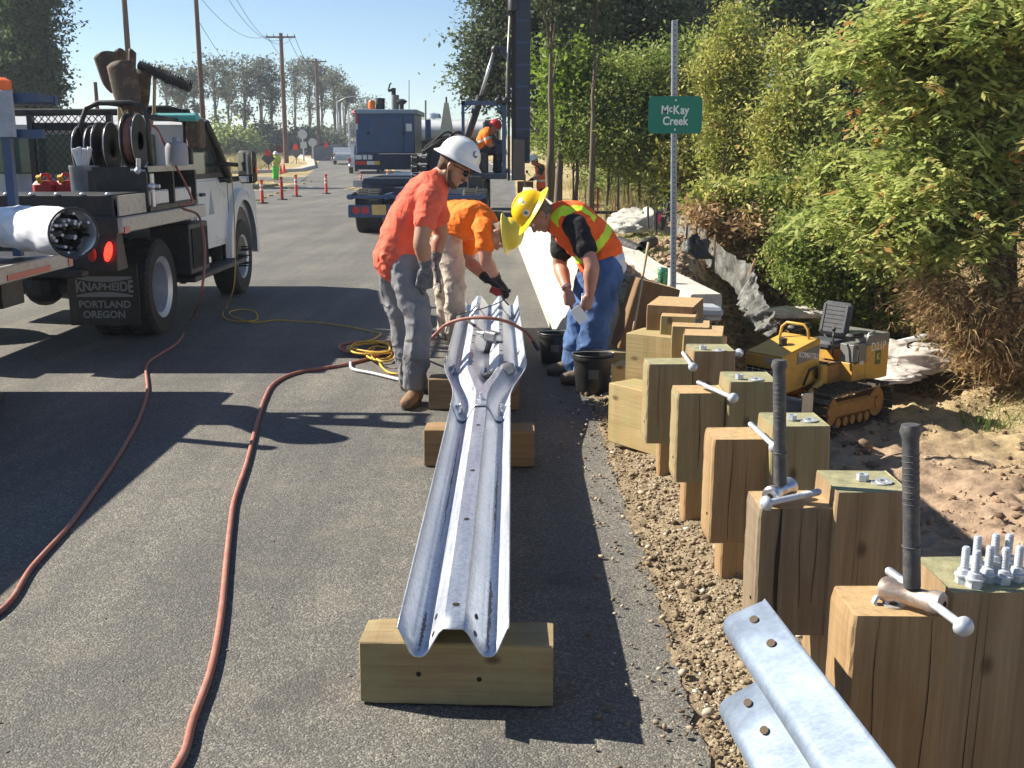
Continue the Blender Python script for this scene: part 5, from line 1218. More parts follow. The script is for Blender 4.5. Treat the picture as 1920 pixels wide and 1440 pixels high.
for k, (px, py, ry, lab) in enumerate(((203, 330, .25, 'brass pipe fitting'), (228, 340, 0, 'valve'))):
    q = P(px+60, py+10, 8.75); m = MB(); m.cyl((0, 0, -.14), (0, 0, .12), .018).cyl((-.06, 0, .02), (.06, 0, .02), .016).ball((0, 0, .02), .032); o = m.build('pipe_valve', CHR if k else BOLTM2, loc=(q.x, 8.72, 1.40-.12*k), rot=(0, ry*.3, 0), smooth=40); tag(o, ('tall' if k == 0 else 'short')+' metal pipe valve standing at the rear of the shelf unit', 'valve')
# shovels blade up
def shovel(px, py, sx, sz, tilt, rz, Y_, lab, hx):
    c = P(px, py, Y_); r_ = thing('shovel', lab, 'shovel', c, rz, 'shovels standing blade up on the truck'); r_.rotation_euler = (0, tilt, rz)
    m = MB(); k = 10; vs = []
    for j in range(9):
        t = j/8; z = (t-.5)*sz; ww = sx/2*(1 if t > .35 else .55+.45*math.sin(t/.35*math.pi/2))
        for i in range(k+1): u_ = -1+2*i/k; vs.append((u_*ww, -.035*(1-u_*u_)-.02*t, z+(0 if t < .9 else -.03*u_*u_)))
    m.add(vs, [(j*(k+1)+i, j*(k+1)+i+1, (j+1)*(k+1)+i+1, (j+1)*(k+1)+i) for j in range(8) for i in range(k)]); o = m.build('blade', RUST, r_, True)
    md = o.modifiers.new('thickness', 'SOLIDIFY'); md.thickness = .004
    MB().tube([(0, -.01, -sz/2+.03), (0, 0, -sz/2-.12), (hx, .05, -sz/2-.9)], [.022, .020, .016], 8).build('handle', PK2 if hx > 0 else RUST, r_, True)
shovel(208, 135, .20, .34, R(-14), R(6), 9.5, 'leftmost narrow brown shovel blade above the truck bed', .03)
shovel(236, 160, .26, .40, R(-8), R(-10), 9.3, 'broad flat brown shovel blade in the middle of the bundle', -.05)
shovel(262, 170, .25, .36, R(14), R(-25), 9.45, 'rusty round shovel blade below the broom', .06)
shovel(225, 120, .10, .26, R(5), R(20), 9.7, 'narrow trenching blade behind the broad shovel', .02)
shovel(249, 118, .08, .24, R(10), R(-15), 9.75, 'dark pick like blade behind the broad shovel', -.02)
a, b = P(262, 122, 9.4), P(356, 164, 9.3); r_ = thing('push_broom', 'black bristled push broom sticking up diagonally over the truck bed', 'broom', a)
m = MB(); d = b-a; u_, v_ = perp(d.normalized())
rr = random.Random(4)
for k in range(520):
    t = rr.random(); q = rr.uniform(0, 6.28); rdir = (u_*math.cos(q)+v_*math.sin(q)); p = d*t+rdir*.02; m.add([p, p+d.normalized()*.010, p+rdir*rr.uniform(.035, .055)+d*.002*rr.uniform(-3, 3)], [(0, 1, 2)])
m.tube([d*0, d*.25, d*.5, d*.75, d], .038, 10); m.build('bristles', RUBB, r_); MB().tube([d*.3, d*.15+V3(.0, .1, -.35), P(262, 330, 9.6)-a], .015, 8).build('handle', PK2, r_, True)
# bolts/chain on the bed edge etc.
# ---------------------------------------------------------------- near flatbed with the wrapped roll
root = thing('flatbed_trailer', 'near flatbed trailer at the left edge with pale side rail and blue headboard', 'trailer', (-4.1, 3, 0))
bp(MB().box((-4.2, 2.15, .88), (2.36, 10.2, .06)), 'deck', BLKP, root)
m = MB(); m.box((-3.005, 2.15, .86), (.035, 10.25, .10), bev=.006); bp(m, 'side_rail', ALU, root)
bp(MB().box((-2.985, 7.22, .86), (.006, .06, .08)), 'red_marker', REDG, root); bp(MB().box((-2.985, 6.6, .84), (.005, .6, .035)), 'faded_red_tape', REDG, root)
bp(MB().box((-4.2, 7.25, .86), (2.36, .05, .10)), 'front_rail', BLKP, root)
bp(MB().box((-3.6, 2, .72), (.12, 9.6, .24)).box((-4.6, 2, .72), (.12, 9.6, .24)).box((-4.1, 6.7, .72), (1.9, .3, .2)), 'frame', BLKP, root)
for y in (4.2, 3.1): wheel(root, (-3.2, y, .40), .40, .26, 1, .58, dual=True); wheel(root, (-5.0, y, .40), .40, .26, -1, .58, dual=True)
bp(MB().cyl((-3.35, 6.55, .05), (-3.35, 6.55, .9), .05).box((-3.35, 6.55, .03), (.2, .2, .04)), 'jack_leg', BLKP, root)
YH = 6.85; m = MB()
for z in (1.68, 1.90): m.box((-4.08, YH, z), (2.3, .06, .055))
for x in (-5.2, -4.6, -4.0, -3.6, -3.16): m.box((x, YH, 1.42), (.05, .05, 1.0))
m.box((-4.08, YH+.24, 1.90), (2.3, .05, .05))
for k in range(9): m.box((-2.96-.28*k, YH+.12, 1.90), (.05, .2, .04))
bp(m, 'headboard_frame', NAVY, root)
q = [P(0, 330, YH), P(28, 205, YH), P(40, 205, YH), P(0, 395, YH)]
bp(MB().prism([(-3.8, .92), (-3.8, 1.6), (-3.25, 1.95), (-3.18, 1.95), (-3.32, 1.35), (-3.36, .92)], 'y', YH-.06, YH-.02), 'blue_side_plate', NAVY, root)
bp(MB().box((-3.12, YH-.07, 1.80), (.10, .03, .28), bev=.005), 'pale_plate', paint('dusty_grey_plate', (.34, .37, .42), .6), root)
bp(MB().lathe([(0, 0), (.07, 0), (.065, .11), (.03, .13), (0, .13)], c=(P(3, 186, YH).x, YH, P(3, 186, YH).z), n=20), 'beacon', ORL, root, 40)
bp(MB().cyl((-3.03, 6.1, .91), (-3.03, 6.1, 1.36), .045, n=14), 'stake_post', BLKP, root, 35)
# wrapped roll with rods
a, b = P(20, 425, 6.9), P(138, 437, 6.2); d = b-a; L_ = d.length; dn = d.normalized(); u_, v_ = perp(dn)
r_ = thing('wrapped_roll', 'white plastic wrapped roll full of metal rods lying on the near trailer rail', 'roll', a)
m = MB(); n_ = 40; ns = 26; vs = []
for i in range(ns+1):
    for k in range(n_):
        t = i/ns; q = 2*math.pi*k/n_; rr_ = .142+.010*math.sin(q*3+t*7)*math.sin(t*9+q)+.008*float(vnoise(q*3, t*9, 3))-.012*float(vnoise(q*6+9, t*16, 8)); vs.append(d*t+(u_*math.cos(q)+v_*math.sin(q))*rr_)
m.add(vs, [(i*n_+k, i*n_+(k+1) % n_, (i+1)*n_+(k+1) % n_, (i+1)*n_+k) for i in range(ns) for k in range(n_)]); o = m.build('wrapping', paint('white_plastic_sheet', (.74, .76, .82), .35, 0, .06, 6, .3), r_, 60); md = o.modifiers.new('thickness', 'SOLIDIFY'); md.thickness = .004
MB().ring(d, dn, .142, .007, 36, 6).build('dark_rim', BLKP, r_, True)
MB().cyl(d*.80, d*.82, .13, .13, 24).build('inner_disc', HOLE, r_)
rr = random.Random(3)
for k in range(34):
    q = rr.uniform(0, 6.28); rad = .118*math.sqrt(rr.random()); p = (u_*math.cos(q)+v_*math.sin(q))*rad
    MB().cyl(p+d*.82, p+d*(.93+.09*rr.random()), .009, .009, 8).build('rod', BOLTM if k % 3 else BLK, r_, 35)
# ---------------------------------------------------------------- post driver truck (blue) ahead
Yr = 20.9; root = thing('post_driver_truck', 'dark blue post driver truck with open tail frame, engine box and operator cage', 'truck', (-1.8, 22, 0)); RG = root
def bx(px0, py0, px1, py1, Y_, dp, mb, **k):
    a, b = P(px0, py0, Y_), P(px1, py1, Y_); mb.box(((a.x+b.x)/2, Y_+dp/2, (a.z+b.z)/2), (abs(b.x-a.x), dp, abs(a.z-b.z)), **k); return mb
bp(bx(652, 384, 912, 408, Yr, .1, MB(), bev=.01), 'rear_bumper', NAVY, root)
for px in (668, 685, 885): bp(MB().cyl(P(px, 394, Yr-.01), P(px, 394, Yr+.02), .075, n=18), 'tail_light', REDG, root)
bp(bx(697, 384, 724, 403, Yr-.02, .02, MB()), 'number_plate', paint('faded_plate', (.62, .42, .14), .6), root)
bp(bx(662, 338, 780, 351, Yr+2.0, .1, MB()), 'cross_beam', ALU, root)
m = MB(); 
for x0 in (P(652, 385, Yr).x+.04, P(700, 385, Yr).x+.25, P(905, 385, Yr).x-.06): m.box((x0, Yr+1.0, .72), (.07, 2.0, .10))
m.box((-1.85, Yr+.08, .72), (2.7, .08, .06)).box((-1.85, Yr+1.0, .70), (2.6, .07, .08)).box((-1.85, Yr+1.9, .82), (2.6, .07, .3)); bp(m, 'tail_frame', NAVY, root)
bp(MB().box((P(652, 385, Yr).x+.085, Yr+1.0, .79), (.02, 1.9, .035)), 'pale_rail', ALU, root)
bp(bx(720, 352, 760, 384, Yr+1.2, .05, MB()), 'dark_plate', BLKP, root); bp(bx(795, 352, 880, 384, Yr+1.2, .04, MB()), 'pale_plate', ALU, root)
bp(MB().box((-1.85, 25.5, .75), (1.0, 8, .25)).box((-1.85, 25.5, .98), (2.4, 6.5, .12)), 'chassis', NAVYD, root)
for x in (-2.82, -.72):
    wheel(root, (x, 21.5, .43), .43, .5, 1 if x > -1 else -1, .55); wheel(root, (x, 28.3, .45), .45, .3, 1 if x > -1 else -1, .55)
bp(MB().box((-2.8, 20.98+.55, .55-.28), (.5, .02, .22)), 'mudguard_strip', ALU, root)
# engine box
YB = 23.6; bxo = bp(bx(665, 212, 778, 288, YB, 1.9, MB(), bev=.02), 'engine_box', NAVY, root)
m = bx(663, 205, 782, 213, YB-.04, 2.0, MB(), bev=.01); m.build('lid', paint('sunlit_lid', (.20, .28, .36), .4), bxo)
m = bx(692, 219, 757, 287, YB-.02, .03, MB(), bev=.006); dd = m.build('door_panel', NAVY, bxo)
for px in (690, 756): MB().box(P(px, 250, YB-.04), (.05, .05, .06), bev=.01).build('latch', BLKP, bxo)
bx(761, 232, 772, 246, YB-.02, .02, MB()).build('notice_plate', WHP, bxo); bx(666, 209, 671, 232, YB-.03, .02, MB()).build('red_strip', REDG, bxo); bx(666, 232, 671, 243, YB-.03, .02, MB()).build('white_strip', WHP, bxo)
bp(bx(664, 289, 770, 318, YB-.1, 1.8, MB(), bev=.01), 'lower_body', NAVYD, root)
for a0, a1, mt in ((666, 678, WHP), (680, 688, WHP), (690, 698, WHP)): bp(bx(a0, 291, a1, 299, YB-.13, .02, MB()), 'reflector', mt, root)
for a0, a1, mt in ((666, 688, REDG), (688, 702, WHP), (702, 712, YP)): bp(bx(a0, 302, a1, 309, YB-.13, .02, MB()), 'reflective_tape', mt, root)
def vcyl(px, py0, py1, Y_, r, mat, name, parent, **k):
    a, b = P(px, py1, Y_), P(px, py0, Y_); return bp(MB().cyl(a, b, r, n=18, **k), name, mat, parent, 35)
vcyl(741, 178, 206, 24.5, .085, paint('grey_muffler', (.22, .21, .20), .6, .2, .2), 'exhaust_muffler', root); vcyl(738, 165, 178, 24.5, .05, BLKP, 'exhaust_pipe', root)
bp(MB().tube([P(728, 170, 24.5), P(731, 158, 24.5), P(734, 156, 24.5)], .02, 6).tube([P(728, 171, 24.5), P(736, 168, 24.5)], .03, 6), 'rain_cap', BLKP, root)
vcyl(713, 184, 205, 24.3, .10, BLKP, 'air_cleaner', root); bp(MB().lathe([(0, 0), (.06, 0), (.12, .05), (.12, .08), (.05, .12), (0, .12)], c=P(753, 196, 24.4), n=18), 'intake_cap', BLKP, root, 40)
vcyl(753, 192, 206, 24.4, .05, BLKP, 'intake_pipe', root)
bp(MB().lathe([(0, 0), (.075, 0), (.075, .14), (.05, .18), (0, .18)], c=P(697, 204, 24.2), n=18), 'beacon', ORL, root, 40)
for i_, (a0, b0) in enumerate(((770, 292), (787, 292), (770, 309), (787, 309), (770, 325), (787, 325))):
    o = bp(bx(a0, b0, a0+15, b0+14, 22.9, .35, MB(), bev=.02), 'black_crate', BLKP, root); bx(a0+4, b0+2, a0+11, b0+4, 22.88, .02, MB()).build('crate_glint', CHR, o)  # bright bar on each crate is a painted white glint
# hoses
m = MB(); rr = random.Random(12)
for k in range(9):
    a = Vector(P(795+rr.uniform(-6, 10), 285+rr.uniform(-8, 5), 22.8)); b = Vector(P(850+rr.uniform(-10, 14), 262+rr.uniform(-8, 18), 23.0+rr.random()*.5)); c = (a+b)/2+V3(rr.uniform(-.15, .2), 0, rr.uniform(.1, .42)); m2 = MB().tube([a*(1-t)**2+c*2*t*(1-t)+b*t*t for t in np.linspace(0, 1, 14)], .024, 6); bp(m2, 'hydraulic_hose', RUBB, root, True)
bp(MB().ring(P(858, 262, 23.2), (0.2, 1, 0), .16, .03, 22, 8), 'hose_loop', RUBB, root, True)
bp(bx(800, 270, 868, 335, 23.3, .6, MB(), bev=.02), 'valve_block', NAVYD, root)
# cage
m = MB(); YC = 22.0
for Y_ in (YC, YC+1.3):
    bx(865, 190, 872, 335, Y_, .07, m); bx(941, 192, 949, 335, Y_, .07, m); bx(865, 189, 950, 197, Y_, .07, m)
for px in (868, 945):
    p = P(px, 193, YC); m.box((p.x, YC+.65, p.z), (.07, 1.3, .07))
p0_ = P(872, 196, YC); p1_ = P(884, 205, YC); m.tube([p0_-V3(0, 0, .12), p0_+V3(.12, 0, 0)], .02, 6); m.tube([P(941, 208, YC), P(930, 196, YC)], .025, 6)
bp(m, 'cage_frame', NAVY, root)
bp(bx(880, 325, 950, 336, YC-.05, 1.4, MB(), bev=.01), 'cage_floor', NAVYD, root); bp(bx(874, 286, 915, 325, YC+.3, .5, MB(), bev=.02), 'seat_base', BLKP, root); bp(bx(880, 258, 888, 290, YC+.4, .45, MB(), bev=.02), 'seat_back', BLKP, root)
bp(bx(928, 262, 944, 290, YC+.35, .3, MB(), bev=.02), 'control_console', NAVYD, root)
for px in (921, 926, 934): bp(MB().tube([P(px, 272, YC+.35), P(px-3, 255, YC+.35)], .012, 6).ball(P(px-3, 254, YC+.35), .025), 'lever', BLKP, root, True)
for px, py in ((934, 192), (948, 192)): bp(MB().ball(P(px, py-3, YC), (.07, .05, .07)), 'work_lamp', BLKP, root, True)
bp(bx(876, 330, 905, 398, 21.7, .5, MB(), bev=.02), 'outrigger', BLKP, root); bp(bx(884, 352, 890, 385, 21.68, .02, MB()), 'outrigger_stripe', NAVY, root); bp(bx(893, 350, 896, 385, 21.68, .02, MB()), 'outrigger_edge', CHR, root)
bp(bx(874, 398, 908, 404, 21.7, .5, MB()), 'outrigger_foot', NAVYD, root)
# hydraulic ram
bp(MB().tube([P(860, 300, 22.3), P(878, 250, 22.3), P(901, 180, 22.3)], .085, 12), 'ram_barrel', BLKP, root, True)
bp(MB().cyl(P(901, 181, 22.3), P(926, 98, 22.3), .035, n=12), 'ram_rod', CHR, root, True); bp(MB().ball(P(929, 93, 22.3), .09), 'ram_eye', BLKP, root, True)
a = [P(*q, 22.3) for q in ((930, 88), (958, 88), (958, 116), (951, 113))]; bp(MB().prism([(p.x, p.z) for p in a], 'y', 22.2, 22.4), 'mast_bracket', NAVYD, root)
# mast
YM_ = 22.2; zb = P(970, 340, YM_).z; zt = 5.1
ms = bp(MB().box((P(980, 200, YM_).x, YM_+.15, (1.35+zt)/2), (.30, .3, zt-1.35), bev=.01), 'mast', NAVYD, root)
x_ = P(954, 200, YM_).x; MB().box((x_, YM_+.1, (1.0+zt)/2), (.05, .2, zt-1.0), bev=.005).build('mast_rail', BLKP, ms)
MB().box((P(963, 200, YM_).x, YM_+.18, (1.0+zt)/2), (.08, .12, zt-1.0)).build('mast_channel', BLKP, ms)
for k in range(9): MB().box((P(980, 200, YM_).x, YM_-.006, 1.6+k*.42), (.26, .012, .03)).build('mast_rib', NAVY, ms)
a, b = P(961, 260, YM_-.1), P(984, 338, YM_-.1); MB().box(((a.x+b.x)/2, YM_-.02, (a.z+b.z)/2), (b.x-a.x, .22, a.z-b.z), bev=.02).build('driving_hammer', paint('brown_hammer_block', (.12, .095, .085), .6, .2, .3, 6), ms)
for k in range(4): q = P(988, 262+20*k, YM_-.05); MB().box(q, (.05, .1, .06), bev=.015).build('hammer_tooth', BLKP, ms)
MB().tube([P(951, 150, YM_-.05), P(947, 220, YM_-.05), P(950, 250, YM_-.08), P(946, 272, YM_-.1), P(951, 290, YM_-.1)], .016, 6).build('air_hose', ALU, ms, True)
MB().tube([P(956, 30, YM_-.02), P(951, 120, YM_-.04), P(948, 225, YM_-.05)], .02, 6).build('feed_hose', ALU, ms, True)
MB().lathe([(0, 0), (.10, 0), (.10, .28), (.05, .36), (0, .36)], c=P(962, 20, YM_), n=18).build('mast_motor', BLKP, ms, 40); MB().box(P(999, 163, YM_), (.14, .08, .09), bev=.01).build('mast_hook', BLKP, ms)
# tapered pale stand
a = P(830, 262, 24); 
m = MB(); w0, w1, z0, z1 = .17, .045, P(0, 262, 24).z, P(0, 192, 24).z; cx_ = P(837, 230, 24).x
m.add([(cx_-w0, 24, z0), (cx_+w0, 24, z0), (cx_+w0, 24.2, z0), (cx_-w0, 24.2, z0), (cx_-w1, 24.05, z1), (cx_+w1, 24.05, z1), (cx_+w1, 24.12, z1), (cx_-w1, 24.12, z1)], [(0, 3, 2, 1), (4, 5, 6, 7), (0, 1, 5, 4), (1, 2, 6, 5), (2, 3, 7, 6), (3, 0, 4, 7)])
bp(m, 'pale_boom_guard', paint('cream_paint', (.62, .60, .42), .5, 0, .12, 5), root); bp(MB().cyl((cx_, 24.08, z1), (cx_, 24.08, z1+.12), .02), 'guard_pin', BLKP, root)
# ---------------------------------------------------------------- white tank truck beyond
root = thing('tank_truck', 'white tank truck mostly hidden beyond the blue engine box', 'truck', (-2, 32, 0)); a, b = P(785, 224, 31), P(935, 268, 31)
zc = (a.z+b.z)/2; rz_ = abs(a.z-b.z)/2; M = Matrix.Translation((0, 0, 0))
m = MB(); k = 24; vs = []
for x, sc in ((a.x, .82), (a.x+.06, 1), (b.x, 1), (b.x+.05, .9)):
    for i in range(k): q = 2*math.pi*i/k; vs.append((x, 31+.9*sc*math.cos(q), zc+rz_*sc*math.sin(q)*(1.0)))
m.add(vs, [(j*k+i, j*k+(i+1) % k, (j+1)*k+(i+1) % k, (j+1)*k+i) for j in range(3) for i in range(k)]+[tuple(range(k)), tuple(range(3*k, 4*k))]); bp(m, 'tank', WHP, root, 35)
bp(bx(797, 224, 808, 262, 29.9, .1, MB()), 'dark_band', NAVY, root); bp(MB().lathe([(0, 0), (.2, 0), (.18, .12), (0, .16)], c=P(814, 222, 31), n=18), 'hatch', CHR, root, 40)
bp(MB().box(((a.x+b.x)/2, 31, zc-rz_-.1), (b.x-a.x, 1.5, .2)), 'chassis', BLKP, root)
for x in (a.x+.5, b.x-.5): wheel(root, (x, 30.3, .45), .45, .3, 1, .55)
bp(bx(905, 225, 935, 265, 30.0, .2, MB(), bev=.05), 'machinery', BLKP, root)
# ---------------------------------------------------------------- cars
def car(p, rz, L_, wd, hgt, mat, lab, cat='car', pickup=False, group=None, sc=1.0):
    root = thing(('pickup_truck' if pickup else 'parked_car'), lab, cat, p, rz, group); h = hgt; y0, y1 = -L_/2, L_/2
    if pickup: pr = [(y0, .5), (y0, 1.08), (y0+L_*.36, 1.08), (y0+L_*.39, h), (y0+L_*.62, h), (y0+L_*.74, 1.12), (y1-.08, 1.0), (y1, .85), (y1, .45)]
    else: pr = [(y0, .35), (y0, .85), (y0+.12, .95), (y0+L_*.15, 1.0), (y0+L_*.28, h), (y0+L_*.56, h), (y0+L_*.70, .98), (y1-.15, .80), (y1, .65), (y1, .35)]
    MB().prism(pr, 'x', -wd/2, wd/2).build('body', mat, root, 25)
    zt_, zb_ = h-.07, (1.14 if pickup else 1.0)
    yb = y0+L_*(.375 if pickup else .20)
    MB().add([(-wd*.41, yb-.06, zb_), (wd*.41, yb-.06, zb_), (wd*.37, yb+(.0 if pickup else .28), zt_), (-wd*.37, yb+(.0 if pickup else .28), zt_)], [(0, 1, 2, 3)]).build('rear_window', GLASS, root)
    for s_ in (-1, 1):
        MB().prism([(y0+L_*(.40 if pickup else .27), zb_), (y0+L_*(.41 if pickup else .31), zt_), (y0+L_*.60, zt_), (y0+L_*.69, zb_)], 'x', s_*(wd/2-.02), s_*(wd/2+.006)).build('side_window', GLASS, root)
        MB().box((s_*(wd/2-.1), y0-.01, .88), (.16, .04, .30 if pickup else .14), bev=.01).build('tail_light', REDG, root)
        for yy_ in (y0+.85, y1-.85):
            m = MB(); M = Matrix.Translation((s_*(wd/2-.10), yy_, .34)) @ Matrix.Rotation(R(90)*s_, 4, 'Y'); m.lathe([(0, .08), (.2, .09), (.22, .11), (.33, .11), (.345, .07), (.345, -.11), (0, -.11)], n=22, M=M); m.build('wheel', TYRE, root, 35)
    MB().box((0, y0-.03, .52), (wd*.96, .12, .16), bev=.03).build('bumper', CHR if pickup else mat, root); MB().box((0, y0-.035, .80 if not pickup else .62), (.32, .02, .12)).build('number_plate', WHP, root)
    return root
c = hit(679, 326); r_ = car((c.x, c.y+2.6, c.z), R(3), 5.6, 2.0, 1.9, WHP, 'white pickup truck seen from behind, driving away past the engine box', 'pickup truck', True)
c = hit(638, 309); car((c.x, c.y+2.2, c.z), R(8), 4.4, 1.75, 1.45, paint('silver_car', (.42, .45, .48), .3, .4, .05), 'silver car left of the white pickup, driving away', 'car')
c = hit(657, 282); car((c.x, c.y+3, c.z), R(185), 4.6, 1.8, 1.55, paint('grey_car', (.10, .11, .12), .3, .3, .05), 'dark car far down the road beyond the curve', 'car')
c = hit(653, 277); q = car((c.x-.5, c.y+30, float(hz(0, c.y+30))), R(182), 6, 2.3, 2.6, WHP, 'white van at the far end of the road', 'van', True)
# ================================================================ SMALL BULLDOZER (local: +x front, +y its left, z up)
YEL = paint('machine_yellow', (.56, .32, .055), .5, 0, .10, 4, 0, (.36, .24, .10)); YELD = paint('muddy_yellow', (.36, .19, .05), .8, 0, .3, 7, .2, (.20, .13, .07)); GRY = paint('machine_grey', (.17, .17, .16), .5, 0, .08, 5, 0, (.24, .2, .15)); SEATM = paint('seat_vinyl', (.06, .063, .07), .5, 0, .15, 12, .1); TRK = paint('track_steel', (.10, .085, .065), .6, .4, .3, 12, .2, (.26, .19, .12)); BLADE = paint('worn_blade', (.40, .42, .42), .45, .5, .15, 5, .1, (.28, .27, .24)); MUD = paint('dry_mud', (.25, .165, .10), .95, 0, .3, 10, .5)
gz = -1.42; base = P(1560, 780, 11.6); base = G(1545, 790, gz+.02)
root = thing('bulldozer', 'small yellow bulldozer with grey striped rear box and empty black seat in the excavation', 'bulldozer', (base.x-.13, base.y+.20, gz+.02)); root.rotation_euler = (0, 0, R(180+38)); root.scale = (.70, .82, .82); D = root
# its left side (+y local) must face the camera: heading -x gives left = -y
def db(m, n_, mt, par=None, sm=False): return m.build(n_, mt, par or D, sm)
hood = [(.30, .62), (.30, 1.13), (1.18, .99), (1.20, .52), (.9, .45)]
o = db(MB().prism([(.28, .60), (.28, 1.17), (1.20, 1.00), (1.22, .50)], 'y', -.30, .30), 'hood', YEL, None, 25)
db(MB().box((.74, 0, 1.094), (.93, .60, .022), (0, R(10.6), 0), bev=.008), 'hood_top', YEL)
db(MB().box((1.225, 0, .92), (.03, .58, .16), bev=.01), 'nose_panel', YEL, o); db(MB().box((1.243, .12, .94), (.01, .14, .08), bev=.003), 'lamp', paint('lamp_lens', (.35, .33, .28), .3), o)
g_ = db(MB().box((1.22, 0, .68), (.02, .54, .30)), 'grille', HOLE, o)
for k in range(8): MB().box((1.236, 0, .545+.037*k), (.012, .52, .008)).build('grille_bar', paint('grille_paint', (.5, .48, .42), .5), g_)
for k in range(6): MB().box((1.238, -.25+.1*k, .68), (.012, .010, .29)).build('grille_bar', MATS['grille_paint'], g_)
db(MB().prism([(.30, .93), (.30, 1.10), (.84, 1.02), (.84, .88)], 'y', .300, .306), 'grey_band', GRY, o)
t = text_mesh('lettering', 'KOMATSU', .105, paint('machine_letter_white', (.66, .64, .58), .5), o, (.57, .309, .975), (R(90), R(9), R(180)), depth=.001, bold=.0035, sx=1.0)
t = text_mesh('lettering', 'D21P', .165, MATS['machine_letter_white'], None, (0, 0, 0), (0, 0, 0), depth=.001, bold=.003, sx=1.12); t.parent = D; t.location = (-.93, .522, .99); t.rotation_euler = (R(90), 0, R(180))
db(MB().cyl((.78, .02, 1.07), (.78, .02, 1.17), .055, n=18).cyl((.78, .02, 1.17), (.78, .02, 1.19), .062, n=18), 'filler_cap', BLKP, None, 35)
db(MB().tube([(.52, -.22, 1.10), (.49, -.20, 1.30), (.46, -.14, 1.36), (.44, .12, 1.36), (.42, .18, 1.30), (.40, .20, 1.10)], .020, 10), 'front_guard', YEL, None, True)
# body and rear box
db(MB().box((-.05, 0, .62), (.8, .64, .34), bev=.02), 'floor_plate', YELD); db(MB().box((-.02, .30, .80), (.62, .04, .02)), 'step', BLKP)
rb = db(MB().box((-.92, .12, .78), (.62, .80, .50), bev=.012), 'rear_box', YEL); MB().box((-.92, .12, 1.09), (.625, .805, .145), bev=.01).build('grey_top', GRY, rb)
MB().box((-.45, .40, .94), (.36, .22, .25), bev=.01).build('side_console', GRY, rb); MB().box((-.45, .40, .68), (.36, .22, .26), bev=.01).build('console_base', YEL, rb)
MB().box((-.93, .5235, .84), (.15, .004, .20)).build('maker_plate', paint('plate_green', (.10, .13, .05), .5), rb); 
t = text_mesh('plate_letter', 'K', .13, paint('plate_yellow', (.55, .5, .1), .5), rb, (-.93, .527, .845), (R(90), 0, R(180)), depth=.001, bold=.003)
MB().box((-.50, .5135, .80), (.10, .003, .05)).build('small_label', WHP, rb)
MB().tube([(-.32, .52, .80), (-.32, .56, .84), (-.32, .56, 1.0), (-.34, .52, 1.03)], .010, 8).build('latch_bar', BLKP, rb, True); MB().tube([(-.60, .50, 1.02), (-.62, .53, 1.2), (-.78, .53, 1.22)], .013, 8).build('hand_rail', CHR, rb, True)
# seat
s_ = db(MB().box((-.33, 0, 1.02), (.44, .46, .12), bev=.04), 'seat', SEATM, None, 40)
M = Matrix.Translation((-.60, 0, 1.34)) @ Matrix.Rotation(R(-14), 4, 'Y')
sb = MB().box((0, 0, 0), (.11, .46, .48), bev=.045, M=M); sb.box((-.05, 0, .0), (.06, .42, .44), bev=.025, M=M).build('seat_back', SEATM, D, 40)
for k in range(6): MB().box((.058, 0, -.13+.06*k), (.008, .30, .010), bev=.003, M=M).build('stitch_roll', BLKP, s_)
for yy in (-.18, .18): MB().box((.052, yy, 0), (.03, .06, .40), bev=.014, M=M).build('bolster', SEATM, s_)
MB().box((0, 0, -.06), (.09, .28, .06), M=Matrix.Translation((-.5, 0, 1.1))).build('seat_bracket', BLKP, s_)
db(MB().box((-.28, -.40, 1.20), (.52, .14, .08), bev=.03), 'armrest', BLKP, None, 40); db(MB().box((-.50, .38, 1.16), (.34, .14, .07), bev=.03), 'armrest', BLKP, None, 40)
db(MB().tube([(-.10, .28, .9), (-.12, .26, 1.16), (-.16, .24, 1.24)], .014, 8).ball((-.16, .24, 1.26), .032), 'control_lever', BLKP, None, True); db(MB().tube([(-.02, -.1, .8), (.06, -.14, 1.05)], .012, 8).ball((.06, -.14, 1.07), .025), 'control_lever', BLKP, None, True)
db(MB().box((.22, 0, .95), (.10, .46, .30), bev=.02), 'dashboard', BLKP); db(MB().box((.05, .02, .79), (.30, .40, .03)), 'foot_plate', BLKP)
# lift cylinder, hoses, arm
db(MB().cyl((.35, .40, .62), (.92, .44, .38), .045, n=14).cyl((.92, .44, .38), (1.25, .46, .26), .022, n=12), 'lift_cylinder', YEL, None, 35)
db(MB().tube([(.38, .34, .66), (.45, .38, .82), (.62, .37, .80), (.74, .36, .60)], .018, 8), 'hydraulic_hose', RUBB, None, True); db(MB().box((.30, .36, .70), (.16, .12, .26), bev=.02), 'cylinder_bracket', YEL)
for sd in (-1, 1): db(MB().box((1.0, sd*.44, .22), (1.0, .08, .12), bev=.02), 'push_arm', YELD)
# blade
m = MB(); vs = []; n_ = 10
for i in range(n_+1):
    a = -.6+1.25*i/n_
    for y in (-.98, .98): vs.append((1.62-.30*math.cos(a)+.30, y, .32+.38*math.sin(a)/math.sin(.65)*.8))
m.add(vs, [(2*i, 2*i+1, 2*i+3, 2*i+2) for i in range(n_)]); o = db(m, 'blade', BLADE, None, True); md = o.modifiers.new('thickness', 'SOLIDIFY'); md.thickness = .02
MB().box((1.62, .985, .34), (.26, .02, .74), bev=.005).build('blade_end', BLADE, o); MB().box((1.62, -.985, .34), (.26, .02, .74), bev=.005).build('blade_end', BLADE, o)
